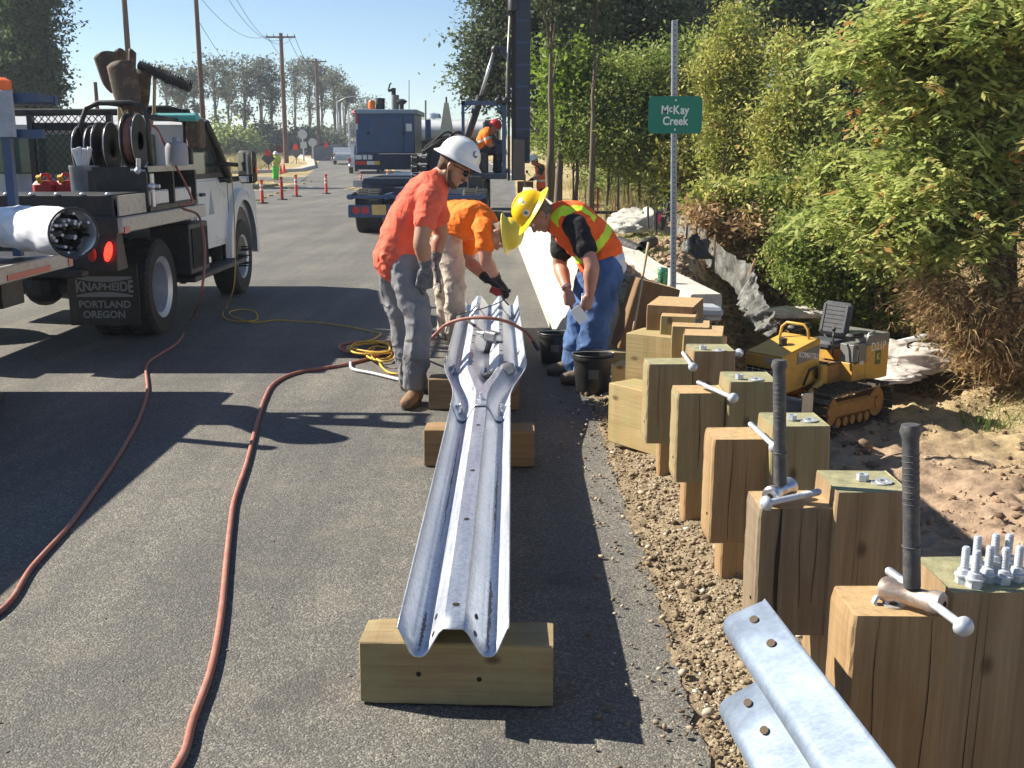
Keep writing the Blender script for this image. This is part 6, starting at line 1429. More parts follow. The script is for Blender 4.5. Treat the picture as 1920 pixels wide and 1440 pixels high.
# tracks
for sd in (-1, 1):
    y0 = sd*.60; w_ = .42; path = []
    def pth(t):                                     # stadium path
        Lx = 1.24; r = .25; per = 2*Lx+2*math.pi*r; s1 = (t % 1)*per
        if s1 < Lx: return (-Lx/2+s1, 2*r+.02, 0)
        s1 -= Lx
        if s1 < math.pi*r: a = s1/r; return (Lx/2+r*math.sin(a), r+.02+r*math.cos(a), a)
        s1 -= math.pi*r
        if s1 < Lx: return (Lx/2-s1, .02, math.pi)
        a = (s1-Lx)/r; return (-Lx/2-r*math.sin(a), r+.02-r*math.cos(a), math.pi+a)
    tr_ = db(MB().box((0, y0, .27), (1.3, w_*.5, .22), bev=.04), 'track_frame', YELD)
    for k in range(36):
        x, z, a = pth(k/36); M = Matrix.Translation((x-.05, y0, z)) @ Matrix.Rotation(a, 4, 'Y')
        MB().box((0, 0, 0), (.098, w_, .018), M=M).box((.035, 0, .026), (.014, w_, .045), M=M).build('track_shoe', MUD if 0 < k < 11 and False else TRK, tr_)
    for x in (-.67, .57): MB().cyl((x, y0-w_*.22, .27), (x, y0+w_*.22, .27), .20, n=20).cyl((x, y0-w_*.28, .27), (x, y0+w_*.28, .27), .08).build('sprocket', YELD, tr_, 35)
    for k in range(5): MB().cyl((-.42+.19*k, y0-.1, .10), (-.42+.19*k, y0+.1, .10), .065, n=14).build('track_roller', YELD, tr_, 35)
# ================================================================ BARRIER, HOSES, FENCES, POLES, SIGNS
# ---- concrete barrier
pa, pb = G(1050, 668, 0), G(964, 477, 0); a = Vector((pa.x+.30, pa.y, 0)); b = Vector((pb.x+.27, pb.y+5, 0))
path = [a.lerp(b, t) for t in np.linspace(0, 1, 26)]
bar = ribbon('concrete_barrier', path, [(-.30, 0), (-.30, .075), (-.165, .33), (-.085, .86), (-.075, .88), (.075, .88), (.085, .86), (.165, .33), (.30, .075), (.30, 0)], CONC_W)
tag(bar, 'pale concrete traffic barrier running away behind the man in the vest', 'barrier')
# ---- silt fence
n = N('silt_fabric'); co = n.coord((1, 1, .6)); f = n.noise(co, 5, 5, .65, 1.2); n.set(n.ramp(f, [(.35, (.10, .098, .09)), (.6, (.27, .265, .24))]), n.ramp(f, [(.3, .35), (.7, .6)])); n.bump(f, .7, .06); SILT = n.m
tr_ = n.n('ShaderNodeBsdfTranslucent'); tr_.inputs[0].default_value = (.30, .29, .25, 1); mx = n.n('ShaderNodeMixShader'); mx.inputs[0].default_value = .3; n.l(n.b.outputs[0], mx.inputs[1]); n.l(tr_.outputs[0], mx.inputs[2]); n.l(mx.outputs[0], n.out.inputs[0])
STK = paint('wooden_stake', (.30, .19, .10), .85, 0, .2); 
fs = thing('silt_fence', 'sagging grey silt fence of wrinkled fabric on stakes along the excavation', 'fence', (2.9, 14, 0))
top = [(1262, 398, 19.5), (1300, 400, 18.2), (1322, 428, 17.2), (1345, 455, 16.2), (1380, 480, 15.0), (1418, 495, 14.0)]
bot = [(1262, 455), (1298, 462), (1322, 490), (1340, 510), (1380, 545), (1400, 580)]
def ruffle(T, B, mb, nx=10, nz=12, amp=.05, seed=0, uneven=.03):
    o = len(mb.v); rows = []
    for s_ in range(len(T)-1):
        for i in range(nx+(1 if s_ == len(T)-2 else 0)):
            u_ = i/nx; t = T[s_].lerp(T[s_+1], u_); b_ = B[s_].lerp(B[s_+1], u_); sag = math.sin(math.pi*u_)*uneven; col = []
            for j in range(nz+1):
                v_ = j/nz; p = t.lerp(b_, v_); p.z -= sag*(1-v_); k = s_+u_; q = (float(vnoise(k*5+seed, v_*2.5, 4))-.5)*2+(float(vnoise(k*13+seed+v_*3, v_*5, 7))-.5)
                p.y += amp*q; p.x += amp*.9*q; col.append(p)
            rows.append(col)
    n_ = nz+1; mb.add([p for r in rows for p in r], [(i*n_+j, i*n_+j+1, (i+1)*n_+j+1, (i+1)*n_+j) for i in range(len(rows)-1) for j in range(nz)])
T_ = [P(*q) for q in top]; B_ = [P(q[0], q[1], t[2]-.05) for q, t in zip(bot, top)]
m = MB(); ruffle(T_, B_, m); bp(m, 'fabric', SILT, fs, True)
T2 = [P(1418, 495, 14.0), P(1436, 560, 13.1), P(1460, 602, 12.4)]; B2 = [P(1392, 560, 13.4), P(1410, 596, 12.8), P(1442, 632, 12.2)]
T2 = [P(1412, 498, 13.95), P(1425, 545, 13.4), P(1450, 585, 12.9), P(1460, 610, 12.6)]; B2 = [P(1388, 560, 13.8), P(1390, 585, 13.2), P(1412, 612, 12.8), P(1440, 632, 12.4)]
m = MB(); ruffle(T2, B2, m, amp=.09, seed=9); bp(m, 'loose_end', SILT, fs, True)
for (q0, q1, Y_) in (((1290, 392), (1287, 452), 18.0), ((1311, 405), (1304, 440), 17.6), ((1327, 420), (1324, 470), 16.9), ((1341, 440), (1339, 480), 16.2), ((1417, 485), (1404, 520), 13.95), ((1262, 385), (1262, 440), 19.2)):
    bp(MB().tube([P(q0[0], q0[1], Y_), P(q1[0], q1[1], Y_)], .018, 6), 'stake', STK if Y_ < 17.5 else BLKP, fs)
# ---- pale fabric heap, black fabric, drain pipes
def heap(c, rx, ry, rz, name, mat, lab, cat, seed, n_=36, k=22, lump=.35):
    vs = []
    for i in range(n_+1):
        for j in range(k):
            t = math.pi/2*(i/n_); q = 2*math.pi*j/k; l_ = 1+lump*(float(fbm(math.cos(q)*2.2+seed, math.sin(q)*2.2+i*.11, 3, seed))-.47)*2; l_ += .05*math.sin(q*11+i*.4+seed)
            vs.append((c.x+rx*l_*math.sin(t)*math.cos(q), c.y+ry*l_*math.sin(t)*math.sin(q), c.z+rz*l_*math.cos(t)**.8-.05))
    m = MB(); m.add(vs, [(i*k+j, (i+1)*k+j, (i+1)*k+(j+1) % k, i*k+(j+1) % k) for i in range(n_) for j in range(k)]); o = m.build(name, mat, smooth=True); return tag(o, lab, cat)
TARP = fabric('pale_geotextile', (.50, .48, .41), .25, .8, 1.0, 4); TARPW = fabric('white_plastic_tarp', (.62, .56, .52), .25, .6, 1.0, 4)
heap(P(1205, 424, 20.5), .62, .5, .36, 'geotextile_heap', TARP, 'crumpled pale fabric heap left of the silt fence beyond the walkway', 'fabric', 3)
heap(P(1170, 430, 19.8), .34, .3, .16, 'geotextile_fold', TARP, 'low fold of pale fabric nearer the man in the vest', 'fabric', 8)
m = MB(); ruffle([P(1226, 392, 19.6), P(1244, 390, 19.6), P(1262, 396, 19.6)], [P(1226, 432, 19.5), P(1242, 436, 19.5), P(1262, 440, 19.5)], m, amp=.05, seed=20); o = m.build('fabric_panel', SILT, smooth=True); tag(o, 'small grey fabric panel between two dark stakes beside the pale heap', 'fabric')
for k, (px, y0, y1, mt, lab) in enumerate(((1215, 388, 428, BLKP, 'dark steel stake in front of the pale fabric heap'), (1231, 388, 440, BLKP, 'dark steel stake with a pink ribbon beside it'), (1253, 380, 432, BLKP, 'leaning black fabric edge near the sign post'))):
    o = MB().tube([P(px, y0, 19.4), P(px-(12 if k == 2 else 0), y1, 19.3)], .022 if k < 2 else .035, 6).build('stake', mt); tag(o, lab, 'stake')
o = MB().box(P(1236, 409, 19.35), (.06, .01, .16), (0, .3, 0)).build('ribbon', paint('pink_ribbon', (.85, .05, .25), .6)); tag(o, 'bright pink ribbon hanging on a stake near the sign post', 'ribbon')
HP = paint('black_corrugated_pipe', (.03, .03, .032), .5, 0, .3, 8, 0, (.12, .1, .08))
def cpipe(p0, p1, r, lab):
    a, b = Vector(p0), Vector(p1); d = b-a; n_ = max(8, int(d.length/.035)); pts = [a+d*(i/n_) for i in range(n_+1)]
    o = MB().tube(pts, [r*(1 if i % 2 else .88) for i in range(n_+1)], 14, False).build('drain_pipe', HP, smooth=True); md = o.modifiers.new('t', 'SOLIDIFY'); md.thickness = .012; return tag(o, lab, 'pipe')
cpipe(P(1160, 452, 17.8), P(1200, 470, 16.6), .085, 'black corrugated drain pipe stub with open end beside the vest worker'); cpipe(P(1205, 462, 17.0), P(1226, 452, 17.6), .09, 'second black pipe elbow right of the open ended one')
heap(P(1212, 458, 17.3), .12, .12, .16, 'plastic_cone', HP, 'black plastic cap standing on the dirt by the drain pipes', 'pipe cap', 5, 12, 14, .1)
heap(P(1300, 478, 16.4), .22, .18, .28, 'black_plastic_scrap', HP, 'black plastic scrap on the dirt mound under the silt fence', 'plastic', 12, 16, 16, .6)
o = MB().box(G(1328, 588, .0)+V3(0, .1, .02), (.26, .34, .10), (0, .05, .1), bev=.03).build('grey_edge_block', paint('grey_plastic_block', (.36, .39, .42), .6, 0, .1)); tag(o, 'grey curved end block where the walkway edge stops', 'block')
heap(P(1700, 672, 13.6)-V3(0, 0, .05), .75, .5, .28, 'white_tarp', TARPW, 'crumpled white plastic tarp on the dirt bank right of the bulldozer', 'tarp', 21)
heap(P(1655, 700, 12.9), .5, .4, .10, 'tarp_end', TARPW, 'low muddy end of white tarp behind the bulldozer track', 'tarp', 25)
heap(P(1490, 585, 15.2), .6, .3, .12, 'grey_tarp', TARPW, 'pale tarp strip on the ground behind the bulldozer seat', 'tarp', 27)
o = MB().cyl((0, 0, -.45), (0, 0, .45), .035, n=16).build('white_pipe', WHP, loc=P(1692, 640, 13.9), rot=(0, R(72), R(-20)), smooth=35); tag(o, 'white pipe lying on the crumpled tarp', 'pipe')
# small survey stakes right of the road
for k, (px, y0, y1, Y_, mt, w_, lab) in enumerate(((1121, 356, 392, 25, REDG, .05, 'thick red orange survey post on the far gravel'), (1098, 356, 392, 25.5, STK, .02, 'thin pinkish survey lath left of the red post'), (1154, 372, 400, 23, REDG, .018, 'thin survey lath with pink tip right of the red post'), (1171, 348, 382, 26, STK, .015, 'dark thin stick at the edge of the weeds'))):
    a, b = P(px, y0, Y_), P(px, y1, Y_); o = MB().box((a.x, Y_, (a.z+b.z)/2), (w_, w_*.5, a.z-b.z+.1)).build('survey_stake', mt); tag(o, lab, 'stake')
p = P(968, 350, 27); o = bx(970, 340, 1000, 362, 28.5, .5, MB(), bev=.01).build('wooden_form', W_BRN); tag(o, 'brown wooden form box the distant worker leans over', 'box')
o = MB().box(P(984, 345, 28.3), (.05, .05, .5)).build('form_stake', PK2); tag(o, 'pale stake in front of the wooden form', 'stake')
o = MB().box(P(1110, 398, 24.5), (1.6, .3, .06)).build('steel_edge', BLKP); tag(o, 'low dark form edge on the far gravel beside the red post', 'board')
# ---- hoses and cords lying on the road
def smooth_path(pts, k=10):
    out = []
    for i in range(len(pts)-1):
        p0, p1, p2, p3 = pts[max(i-1, 0)], pts[i], pts[i+1], pts[min(i+2, len(pts)-1)]
        for j in range(k): t = j/k; out.append(.5*((2*p1)+(p2-p0)*t+(2*p0-5*p1+4*p2-p3)*t*t+(3*p1-p0-3*p2+p3)*t**3))
    return out+[pts[-1]]
def gh(px, py, z=.016): return G(px, py, z)
def hose(name, pts, r, mat, lab, cat='hose'):
    o = MB().tube(smooth_path(pts, 12), r, 10).build(name, mat, smooth=True); return tag(o, lab, cat)
h1 = [V3(-3.3, -1.0, .016), V3(-2.7, 1.2, .016), V3(-2.25, 2.4, .016), V3(-1.93, 2.95, .016), gh(-8, 1152), gh(60, 1063), gh(130, 985), gh(185, 910), gh(225, 850), gh(258, 790), gh(276, 735), gh(275, 685), gh(300, 664), gh(335, 640), gh(358, 600), P(377, 550, 8.4), P(384, 480, 8.6), P(380, 430, 8.8), P(370, 402, 9.0), P(345, 392, 9.0), P(338, 384, 9.2), P(360, 380, 9.3), P(350, 350, 9.3), P(318, 290, 9.4), P(296, 245, 9.45), P(286, 236, 9.5)]
hose('air_hose', h1, .0105, REDH, 'red brown hose climbing from the road at left onto the service truck reel')
h2 = [V3(-1.6, -1.2, .016), V3(-1.12, .8, .016), V3(-1.02, 1.5, .016), V3(-.93, 2.1, .016), gh(330, 1440), gh(362, 1350), gh(397, 1250), gh(415, 1150), gh(425, 1050), gh(432, 985), gh(440, 935), gh(462, 870), gh(480, 800), gh(495, 750), gh(515, 718), gh(560, 698), gh(640, 685), gh(705, 669), gh(750, 655), P(800, 640, 7.6), P(835, 610, 7.6), P(870, 598, 7.55), P(910, 596, 7.5), P(950, 603, 7.5), P(985, 622, 7.5), P(1000, 640, 7.5)]
hose('air_hose', h2, .0125, REDH, 'thick salmon hose winding up the middle of the road and arching over the rail')
hose('hose_coupling', [P(998, 638, 7.5), P(1004, 648, 7.5), P(1010, 656, 7.5)], .014, BLK, 'metal coupling on the free end of the salmon hose', 'coupling')
def spiral(cx, cy, rx, ry, turns, mat, name, r, lab, seed, start=0, z0=.015):
    rr = random.Random(seed); pts = []
    for i in range(int(turns*14)+1):
        a = start+2*math.pi*i/14; k = 1+.22*math.sin(i*.7+seed)+rr.uniform(-.06, .06); pts.append(gh(cx+rx*k*math.cos(a), cy+ry*k*math.sin(a), z0+.012*(i/14)))
    return hose(name, pts, r, mat, lab, 'hose' if mat is REDH else 'cord')
spiral(695, 652, 50, 10, 3.2, REDH, 'coiled_hose', .011, 'coil of red brown hose on the road behind the coral shirt man', 2)
spiral(700, 652, 40, 10, 4.2, YCORD, 'yellow_cord', .008, 'tangled coil of yellow cord on top of the hose coil', 5, 1.0, .03)
spiral(715, 662, 24, 14, 2.0, YCORD, 'loose_cord', .008, 'loose yellow cord loops trailing from the coil toward the boots', 9, 2.0, .03)
hose('yellow_cord', [gh(707, 672), gh(718, 690), gh(735, 700), gh(770, 702)], .008, YCORD, 'yellow cord end running past the boot', 'cord')
hose('pale_pipe', [gh(657, 680, .02), gh(662, 692, .02), gh(700, 700, .02), gh(750, 712, .02)], .011, WHP, 'thin pale bent conduit lying by the yellow cord', 'conduit')
hose('thin_cord', [gh(560, 603), gh(600, 605), gh(650, 612), gh(700, 622), gh(714, 626), gh(700, 636), gh(690, 640), gh(720, 646)], .006, YCORD, 'thin tan cord lying in the shadow toward the coil', 'cord')
hose('thin_cord', [P(428, 300, 11.6), P(436, 350, 11.2), P(440, 420, 10.8), P(441, 490, 10.6), P(438, 540, 10.4), gh(425, 575), gh(418, 592), gh(440, 602), gh(480, 600), gh(478, 584), gh(450, 580), gh(430, 588), gh(470, 604), gh(520, 600), gh(560, 603)], .006, YCORD, 'thin yellow cord hanging from the truck front and looping on the road', 'cord')
hose('thin_cord', [P(835, 640, 8.2), P(838, 615, 8.2), P(855, 592, 8.3), P(900, 580, 8.4), P(940, 565, 8.55), P(952, 552, 8.65)], .0045, RUBB, 'thin dark cord of the power tool curving over the wide rail', 'cord')
hose('tool_cord', [P(868, 598, 7.7), P(880, 604, 7.6), P(895, 615, 7.5), P(905, 623, 7.4)], .010, RUBB, 'short dark cord of the black impact wrench', 'cord')
# ---- delineators, cones
OR2 = paint('delineator_orange', (.85, .09, .03), .55, 0, .08); RB = paint('reflective_band', (.80, .78, .74), .5, 0, .05)
def post_tube(px, py, hpx, lab, clean=True):
    p = hit(px, py); s_ = p.y/F; h = hpx*s_*1.0; r = thing('tubular_marker', lab, 'traffic marker', p, 0, 'orange tubular markers across the road')
    MB().cyl((0, 0, .0), (0, 0, .045), .19, .17, 8).build('rubber_base', RUBB, r, 35)
    MB().lathe([(.055, .04), (.052, h*.80), (.04, h*.84), (.04, h*.9), (.058, h*.93), (.058, h), (0, h)], n=16).build('tube', OR2 if clean else REDG, r, 40)
    if clean:
        for z in (.55, .72): MB().cyl((0, 0, h*z), (0, 0, h*(z+.085)), .0575, n=16).build('reflective_band', RB, r, 35)
    return r
post_tube(492, 382, 44, 'leftmost tubular marker in the line, bright with two white bands')
post_tube(529, 375, 42, 'second tubular marker, dirty brown without clear bands', False)
post_tube(556, 369, 40, 'third tubular marker, bright and banded at its top')
post_tube(612, 364, 36, 'fourth tubular marker standing alone by the yellow line')
post_tube(677, 341, 16, 'small distant tubular marker left of the blue truck tail'); post_tube(727, 342, 20, 'distant tubular marker just left of the coral shirt man')
post_tube(622, 303, 9, 'tiny tubular marker beside the far kerb')
def cone(px, py, hpx, lab):
    p = hit(px, py); s_ = p.y/F; h = hpx*s_; r = thing('traffic_cone', lab, 'traffic cone', p, 0, 'red cones by the flagger'); MB().box((0, 0, .02), (h*.6, h*.6, .04)).lathe([(h*.24, .04), (h*.05, h), (0, h)], n=16).build('cone_body', OR2, r, 35); MB().lathe([(h*.17, h*.36), (h*.135, h*.55)], n=16).build('white_band', RB, r, 35)
cone(527, 326, 15, 'front red cone right of the flagger'); cone(533, 324, 17, 'rear red cone right of the flagger'); cone(433, 345, 14, 'red cone seen just under the truck mirror')
# ---- road signs far away
GB = paint('sign_back_grey', (.12, .115, .12), .6, 0, .1); FLG = fabric('red_flag', (.95, .05, .03), .05, .6, .3)
def diamond(px, py, hw_px, base_py, Y_, lab, tilt=.15, flag=True):
    c = P(px, py, Y_); w_ = hw_px*Y_/F; r = thing('warning_sign', lab, 'road sign', (c.x, Y_, hz(0, Y_)), 0, 'backs of diamond warning signs')
    o = bp(MB().prism([(c.x-w_, c.z), (c.x, c.z-w_), (c.x+w_, c.z), (c.x, c.z+w_)], 'y', Y_-.01, Y_+.01), 'sign_plate', GB, r)
    zb = P(px, base_py, Y_).z; bp(MB().tube([(c.x, Y_+.03, c.z+w_), (c.x, Y_+.03, zb)], .03, 6).tube([(c.x-.35, Y_-.3, zb), (c.x, Y_+.03, zb+.4), (c.x+.35, Y_-.3, zb)], .02, 6), 'stand', GB, r)
    if flag:
        for s_ in (-1, 1): bp(MB().add([(c.x, Y_-.04, c.z+w_*1.25), (c.x+s_*w_*.35, Y_-.1, c.z+w_*.95), (c.x+s_*w_*.30, Y_-.06, c.z+w_*.25), (c.x, Y_-.05, c.z+w_*.45)], [(0, 1, 2, 3)]), 'flag', FLG, r)
diamond(503, 297, 13, 318, 52, 'largest diamond sign back behind the flagger, red flag on it'); diamond(555, 285, 12, 307, 78, 'diamond sign back with red flags right of the thick utility pole'); diamond(612, 280, 10, 300, 100, 'farthest diamond sign back with twin red flags by the curved fence')
p = P(523, 280, 60); r = thing('stop_paddle', 'dark red octagonal paddle beside the flagger', 'road sign', (p.x, 60, 0)); bp(MB().prism([(p.x+.2*math.cos(R(22.5+45*k)), p.z+.2*math.sin(R(22.5+45*k))) for k in range(8)], 'y', 59.99, 60.01), 'paddle', paint('dark_red', (.16, .02, .02), .5), r); bp(MB().cyl((p.x, 60.02, p.z), (p.x, 60.02, p.z-1.5), .02), 'staff', PK2, r)
SB = paint('pale_sign_back', (.50, .52, .54), .5, .3, .1)
for k, (px, py, w_, sh, lab) in enumerate(((567, 252, 9, 8, 'pale octagonal sign back in front of the far trees'), (569, 272, 8, 4, 'pale square sign back below the octagonal one'), (586, 267, 8, 8, 'pale sign back just right of the octagonal one'), (627, 262, 5, 8, 'small pale sign back by the far street lamps'))):
    Y_ = 105 if px < 600 else 150; c = P(px, py, Y_); ww = w_*Y_/F; r = thing('road_sign', lab, 'road sign', (c.x, Y_, 0)); a0 = 22.5 if sh == 8 else 45
    bp(MB().prism([(c.x+ww*math.cos(R(a0+360/sh*q)), c.z+ww*math.sin(R(a0+360/sh*q))) for q in range(sh)], 'y', Y_-.02, Y_+.02), 'sign_plate', SB, r); bp(MB().cyl((c.x, Y_+.05, c.z), (c.x, Y_+.05, hz(0, Y_)), .05), 'post', SB, r)
# ---- curved dark fence
fp = [hit(590, 303), hit(612, 300), hit(632, 293), hit(646, 288)]; fp = [(p.x, p.y, p.z) for p in fp]+[(-31, 165, 1.7), (-40, 195, 2.1)]
fp = [(x-.8, y+3, z) for x, y, z in fp]
o = ribbon('noise_fence', fp, [(-.05, 0), (-.05, 1.35), (.05, 1.35), (.05, 0)], paint('grey_fence_fabric', (.13, .135, .14), .8, 0, .15, 2)); tag(o, 'dark grey fence curving along the far kerb', 'fence')
# ---- utility poles and wires
POLE = wood('pole_wood', (.16, .085, .06), (.22, .13, .09), (.09, .05, .035))
def upole(px, Y_, top_z, base_z, r, lab, arm=True, lean=0):
    x = P(px, 260, Y_).x; root = thing('utility_pole', lab, 'utility pole', (x, Y_, base_z), 0, 'wooden utility poles along the left'); h = top_z-base_z
    MB().cyl((0, 0, -.3), (lean, 0, h), r*1.15, r*.8, 14).build('pole', POLE, root, 35)
    if arm:
        MB().box((lean, -.1, h-.35), (2.6, .12, .14)).build('crossarm', POLE, root)
        for k in (-1.2, -.6, .6, 1.2): MB().cyl((lean+k, -.1, h-.28), (lean+k, -.1, h-.1), .04).build('insulator', GB, root)
    return Vector((x+lean, Y_, top_z-.2))
U1 = upole(252, 50, 10.8, 0, .13, 'utility pole leftmost in the row, rising behind the broom'); U2 = upole(383, 62, 12.2, 0, .14, 'thick utility pole beside the truck cab')
U3 = upole(535, 98, P(535, 62, 98).z, .6, .20, 'utility pole with crossarm standing above the flagger'); U4 = upole(598, 135, P(598, 110, 135).z, 1.2, .22, 'fourth utility pole, its crossarm just above the far trees')
U5 = upole(629, 175, P(630, 138, 175).z, 1.8, .22, 'thin distant utility pole right of the fourth'); U6 = upole(639, 215, P(640, 150, 215).z, 2.4, .24, 'farthest utility pole near the road end'); upole(187, 60, P(187, 154, 60).z, 0, .12, 'short wooden pole left of the shovels', False)
def wire(a, b, sag, lab, r=.016):
    pts = [a.lerp(b, t)-Vector((0, 0, sag*4*t*(1-t))) for t in np.linspace(0, 1, 20)]; o = MB().tube(pts, r, 5).build('overhead_wire', RUBB, smooth=True); tag(o, lab, 'wire', 'overhead wires')
for (p, q, g_, nm) in ((U2, U3, 1.6, 'between the cab side pole and the crossarm pole'), (U3, U4, 1.5, 'between the crossarm pole and the fourth pole'), (U1, U2, .9, 'between the two nearest poles')):
    for k, dx in ((0, -1.2), (1, 0.6), (2, 1.2)): wire(p+V3(dx, 0, .0), q+V3(dx, 0, 0), g_*(1+.2*k), ('left', 'middle', 'right')[k]+' overhead wire '+nm, .022 if p is U3 else .016)
wire(U2+V3(0, 0, -3.2), U3+V3(0, 0, -3.4), 2.2, 'lowest wire between the cab side pole and the crossarm pole'); wire(Vector((-26, 48, 12)), U1+V3(0, 0, 0), 1.8, 'sagging wire coming from the poplar to the leftmost pole')
for k, (px, t_, Y_) in enumerate(((634, 190, 150), (645, 195, 160), (655, 192, 170))):
    x = P(px, 250, Y_).x; z = P(px, t_, Y_).z; r = thing('street_lamp', ('left', 'middle', 'right')[k]+' silver street lamp by the far road bend', 'street lamp', (x, Y_, 1.5), 0, 'silver street lamps'); MB().cyl((0, 0, 0), (0, 0, z-1.5), .16, .11, 10).build('pole', SB, r, 35); MB().tube([(0, 0, z-1.6), (1.2, 0, z-1.0), (2.6, 0, z-.8)], .07, 6).build('lamp_arm', SB, r, True); MB().box((2.8, 0, z-.82), (.7, .3, .12)).build('lamp_head', SB, r)
for k, (px, y0, Y_) in enumerate(((767, 150, 140), (798, 188, 110))):
    a, b = P(px, y0, Y_), P(px, 260, Y_); o = MB().cyl(b, a, .09 if k else .05, n=8).build('mast_pole', GB); tag(o, 'distant pole standing above the white tank truck' if k else 'thin distant antenna above the engine box', 'pole')
# ---- far white buildings
ROOFW = paint('white_roof', (.78, .78, .76), .4); WALLB = paint('far_wall', (.45, .42, .38), .8, 0, .1, .5)
def shed(px0, px1, py0, py1, Y_, lab):
    a, b = P(px0, py0, Y_), P(px1, py1, Y_); w_, h = b.x-a.x, a.z-hz(0, Y_); r = thing('far_building', lab, 'building', ((a.x+b.x)/2, Y_, float(hz(0, Y_))), 0, 'pale buildings beyond the far trees')
    MB().box((0, 4, h*.38), (w_, 8, h*.76)).build('wall', WALLB, r); MB().prism([(-w_/2-.4, h*.76), (w_/2+.4, h*.76), (w_/2-.5, h), (-w_/2+.5, h)], 'y', -.5, 8.5).build('roof', ROOFW, r)
    k = max(2, int(w_/3))
    for i in range(k): MB().box((-w_/2+(i+.5)*w_/k, -.02, h*.42), (w_/k*.5, .08, h*.28)).build('window', GLASS, r)
shed(472, 534, 245, 275, 185, 'long pale building left of the crossarm pole'); shed(548, 582, 240, 270, 190, 'pale building with bright roof right of the crossarm pole'); shed(604, 628, 244, 262, 230, 'small pale building near the street lamps')
r = thing('traffic_signal', 'tiny distant traffic signal showing red beyond the road end', 'traffic signal', (P(664, 213, 200).x, 200, 2)); q = P(664, 213, 200); bp(MB().box(q, (.5, .4, 1.2)), 'signal_box', BLKP, r); bp(MB().ball(q+V3(0, -.25, .3), .24), 'red_lamp', REDL, r, True); bp(MB().tube([q+V3(0, 0, -.2), q+V3(2.5, 0, -.1), V3(q.x+2.5, 200, 2)], .1, 6), 'signal_arm', GB, r)
# ================================================================ TREES AND PLANTS
def leafmat(name, stops, trans=.5): return tint_mat(name, stops, .55, trans)
L_OAK = leafmat('oak_leaves', [(0, (.035, .055, .024)), (.5, (.09, .12, .055)), (.9, (.14, .17, .075)), (1, (.16, .17, .06))])
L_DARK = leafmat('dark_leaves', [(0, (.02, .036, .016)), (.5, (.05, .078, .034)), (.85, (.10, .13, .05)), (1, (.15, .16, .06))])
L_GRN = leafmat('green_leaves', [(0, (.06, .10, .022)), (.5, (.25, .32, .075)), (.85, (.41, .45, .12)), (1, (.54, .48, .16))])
L_BRT = leafmat('bright_leaves', [(0, (.10, .17, .02)), (.6, (.22, .32, .04)), (1, (.34, .38, .07))])
L_YEL = leafmat('yellowing_leaves', [(0, (.10, .13, .03)), (.35, (.30, .34, .07)), (.65, (.50, .49, .13)), (.88, (.62, .50, .19)), (1, (.48, .25, .09))])
L_PALE = leafmat('pale_ash_leaves', [(0, (.12, .18, .04)), (.3, (.32, .39, .10)), (.7, (.54, .57, .20)), (.92, (.52, .47, .17)), (1, (.45, .22, .08))])
L_DRY = leafmat('dry_leaves', [(0, (.18, .11, .055)), (.5, (.44, .28, .14)), (.8, (.56, .40, .21)), (1, (.34, .36, .12))], .4)
L_FAR = leafmat('far_leaves', [(0, (.07, .085, .06)), (.5, (.12, .14, .085)), (1, (.19, .18, .12))])
L_POP = leafmat('poplar_leaves', [(0, (.02, .045, .015)), (.6, (.05, .09, .03)), (1, (.11, .17, .05))])
BARK = wood('grey_bark', (.20, .16, .12), (.28, .23, .18), (.09, .07, .05)); BARKD = wood('dark_bark', (.07, .055, .045), (.11, .085, .065), (.03, .025, .02))
def leaf_arrays(cen, L, W, droop=.3, jit=.7, up=.25):
    n_ = len(cen); d = RNG.normal(size=(n_, 3)); d[:, 2] = d[:, 2]*.7-droop; d /= np.linalg.norm(d, axis=1)[:, None]
    w_ = np.cross(d, RNG.normal(size=(n_, 3))+np.array([0, 0, up])); w_ /= np.linalg.norm(w_, axis=1)[:, None]+1e-9; nn_ = np.cross(d, w_)
    l = L*RNG.uniform(1-jit, 1+jit, (n_, 1)); w = W*RNG.uniform(1-jit*.6, 1+jit*.6, (n_, 1))
    V = np.stack([cen, cen+d*l*.5+w_*w*.5+nn_*w*.12, cen+d*l, cen+d*l*.5-w_*w*.5+nn_*w*.12], 1); return V.reshape(-1, 3)
def blob_points(blobs, n_, surf=.45, jit=.34):
    vol = np.array([b[1][0]*b[1][1]*b[1][2] for b in blobs])**.75; idx = RNG.choice(len(blobs), n_, p=vol/vol.sum()); d = RNG.normal(size=(n_, 3)); d /= np.linalg.norm(d, axis=1)[:, None]
    r = RNG.uniform(surf, 1.0, (n_, 1))**.7; c = np.array([list(b[0]) for b in blobs]); s_ = np.array([list(b[1]) for b in blobs]); r = r*(1+jit*RNG.normal(size=(n_, 1))); return c[idx]+d*r*s_[idx]
def PB(px, py, rx, ry, Y_, dep=None):
    c = P(px, py, Y_); s_ = (Y_*CP+(H-c.z)*SP)/F; return (c, (rx*s_, dep if dep else rx*s_, ry*s_))
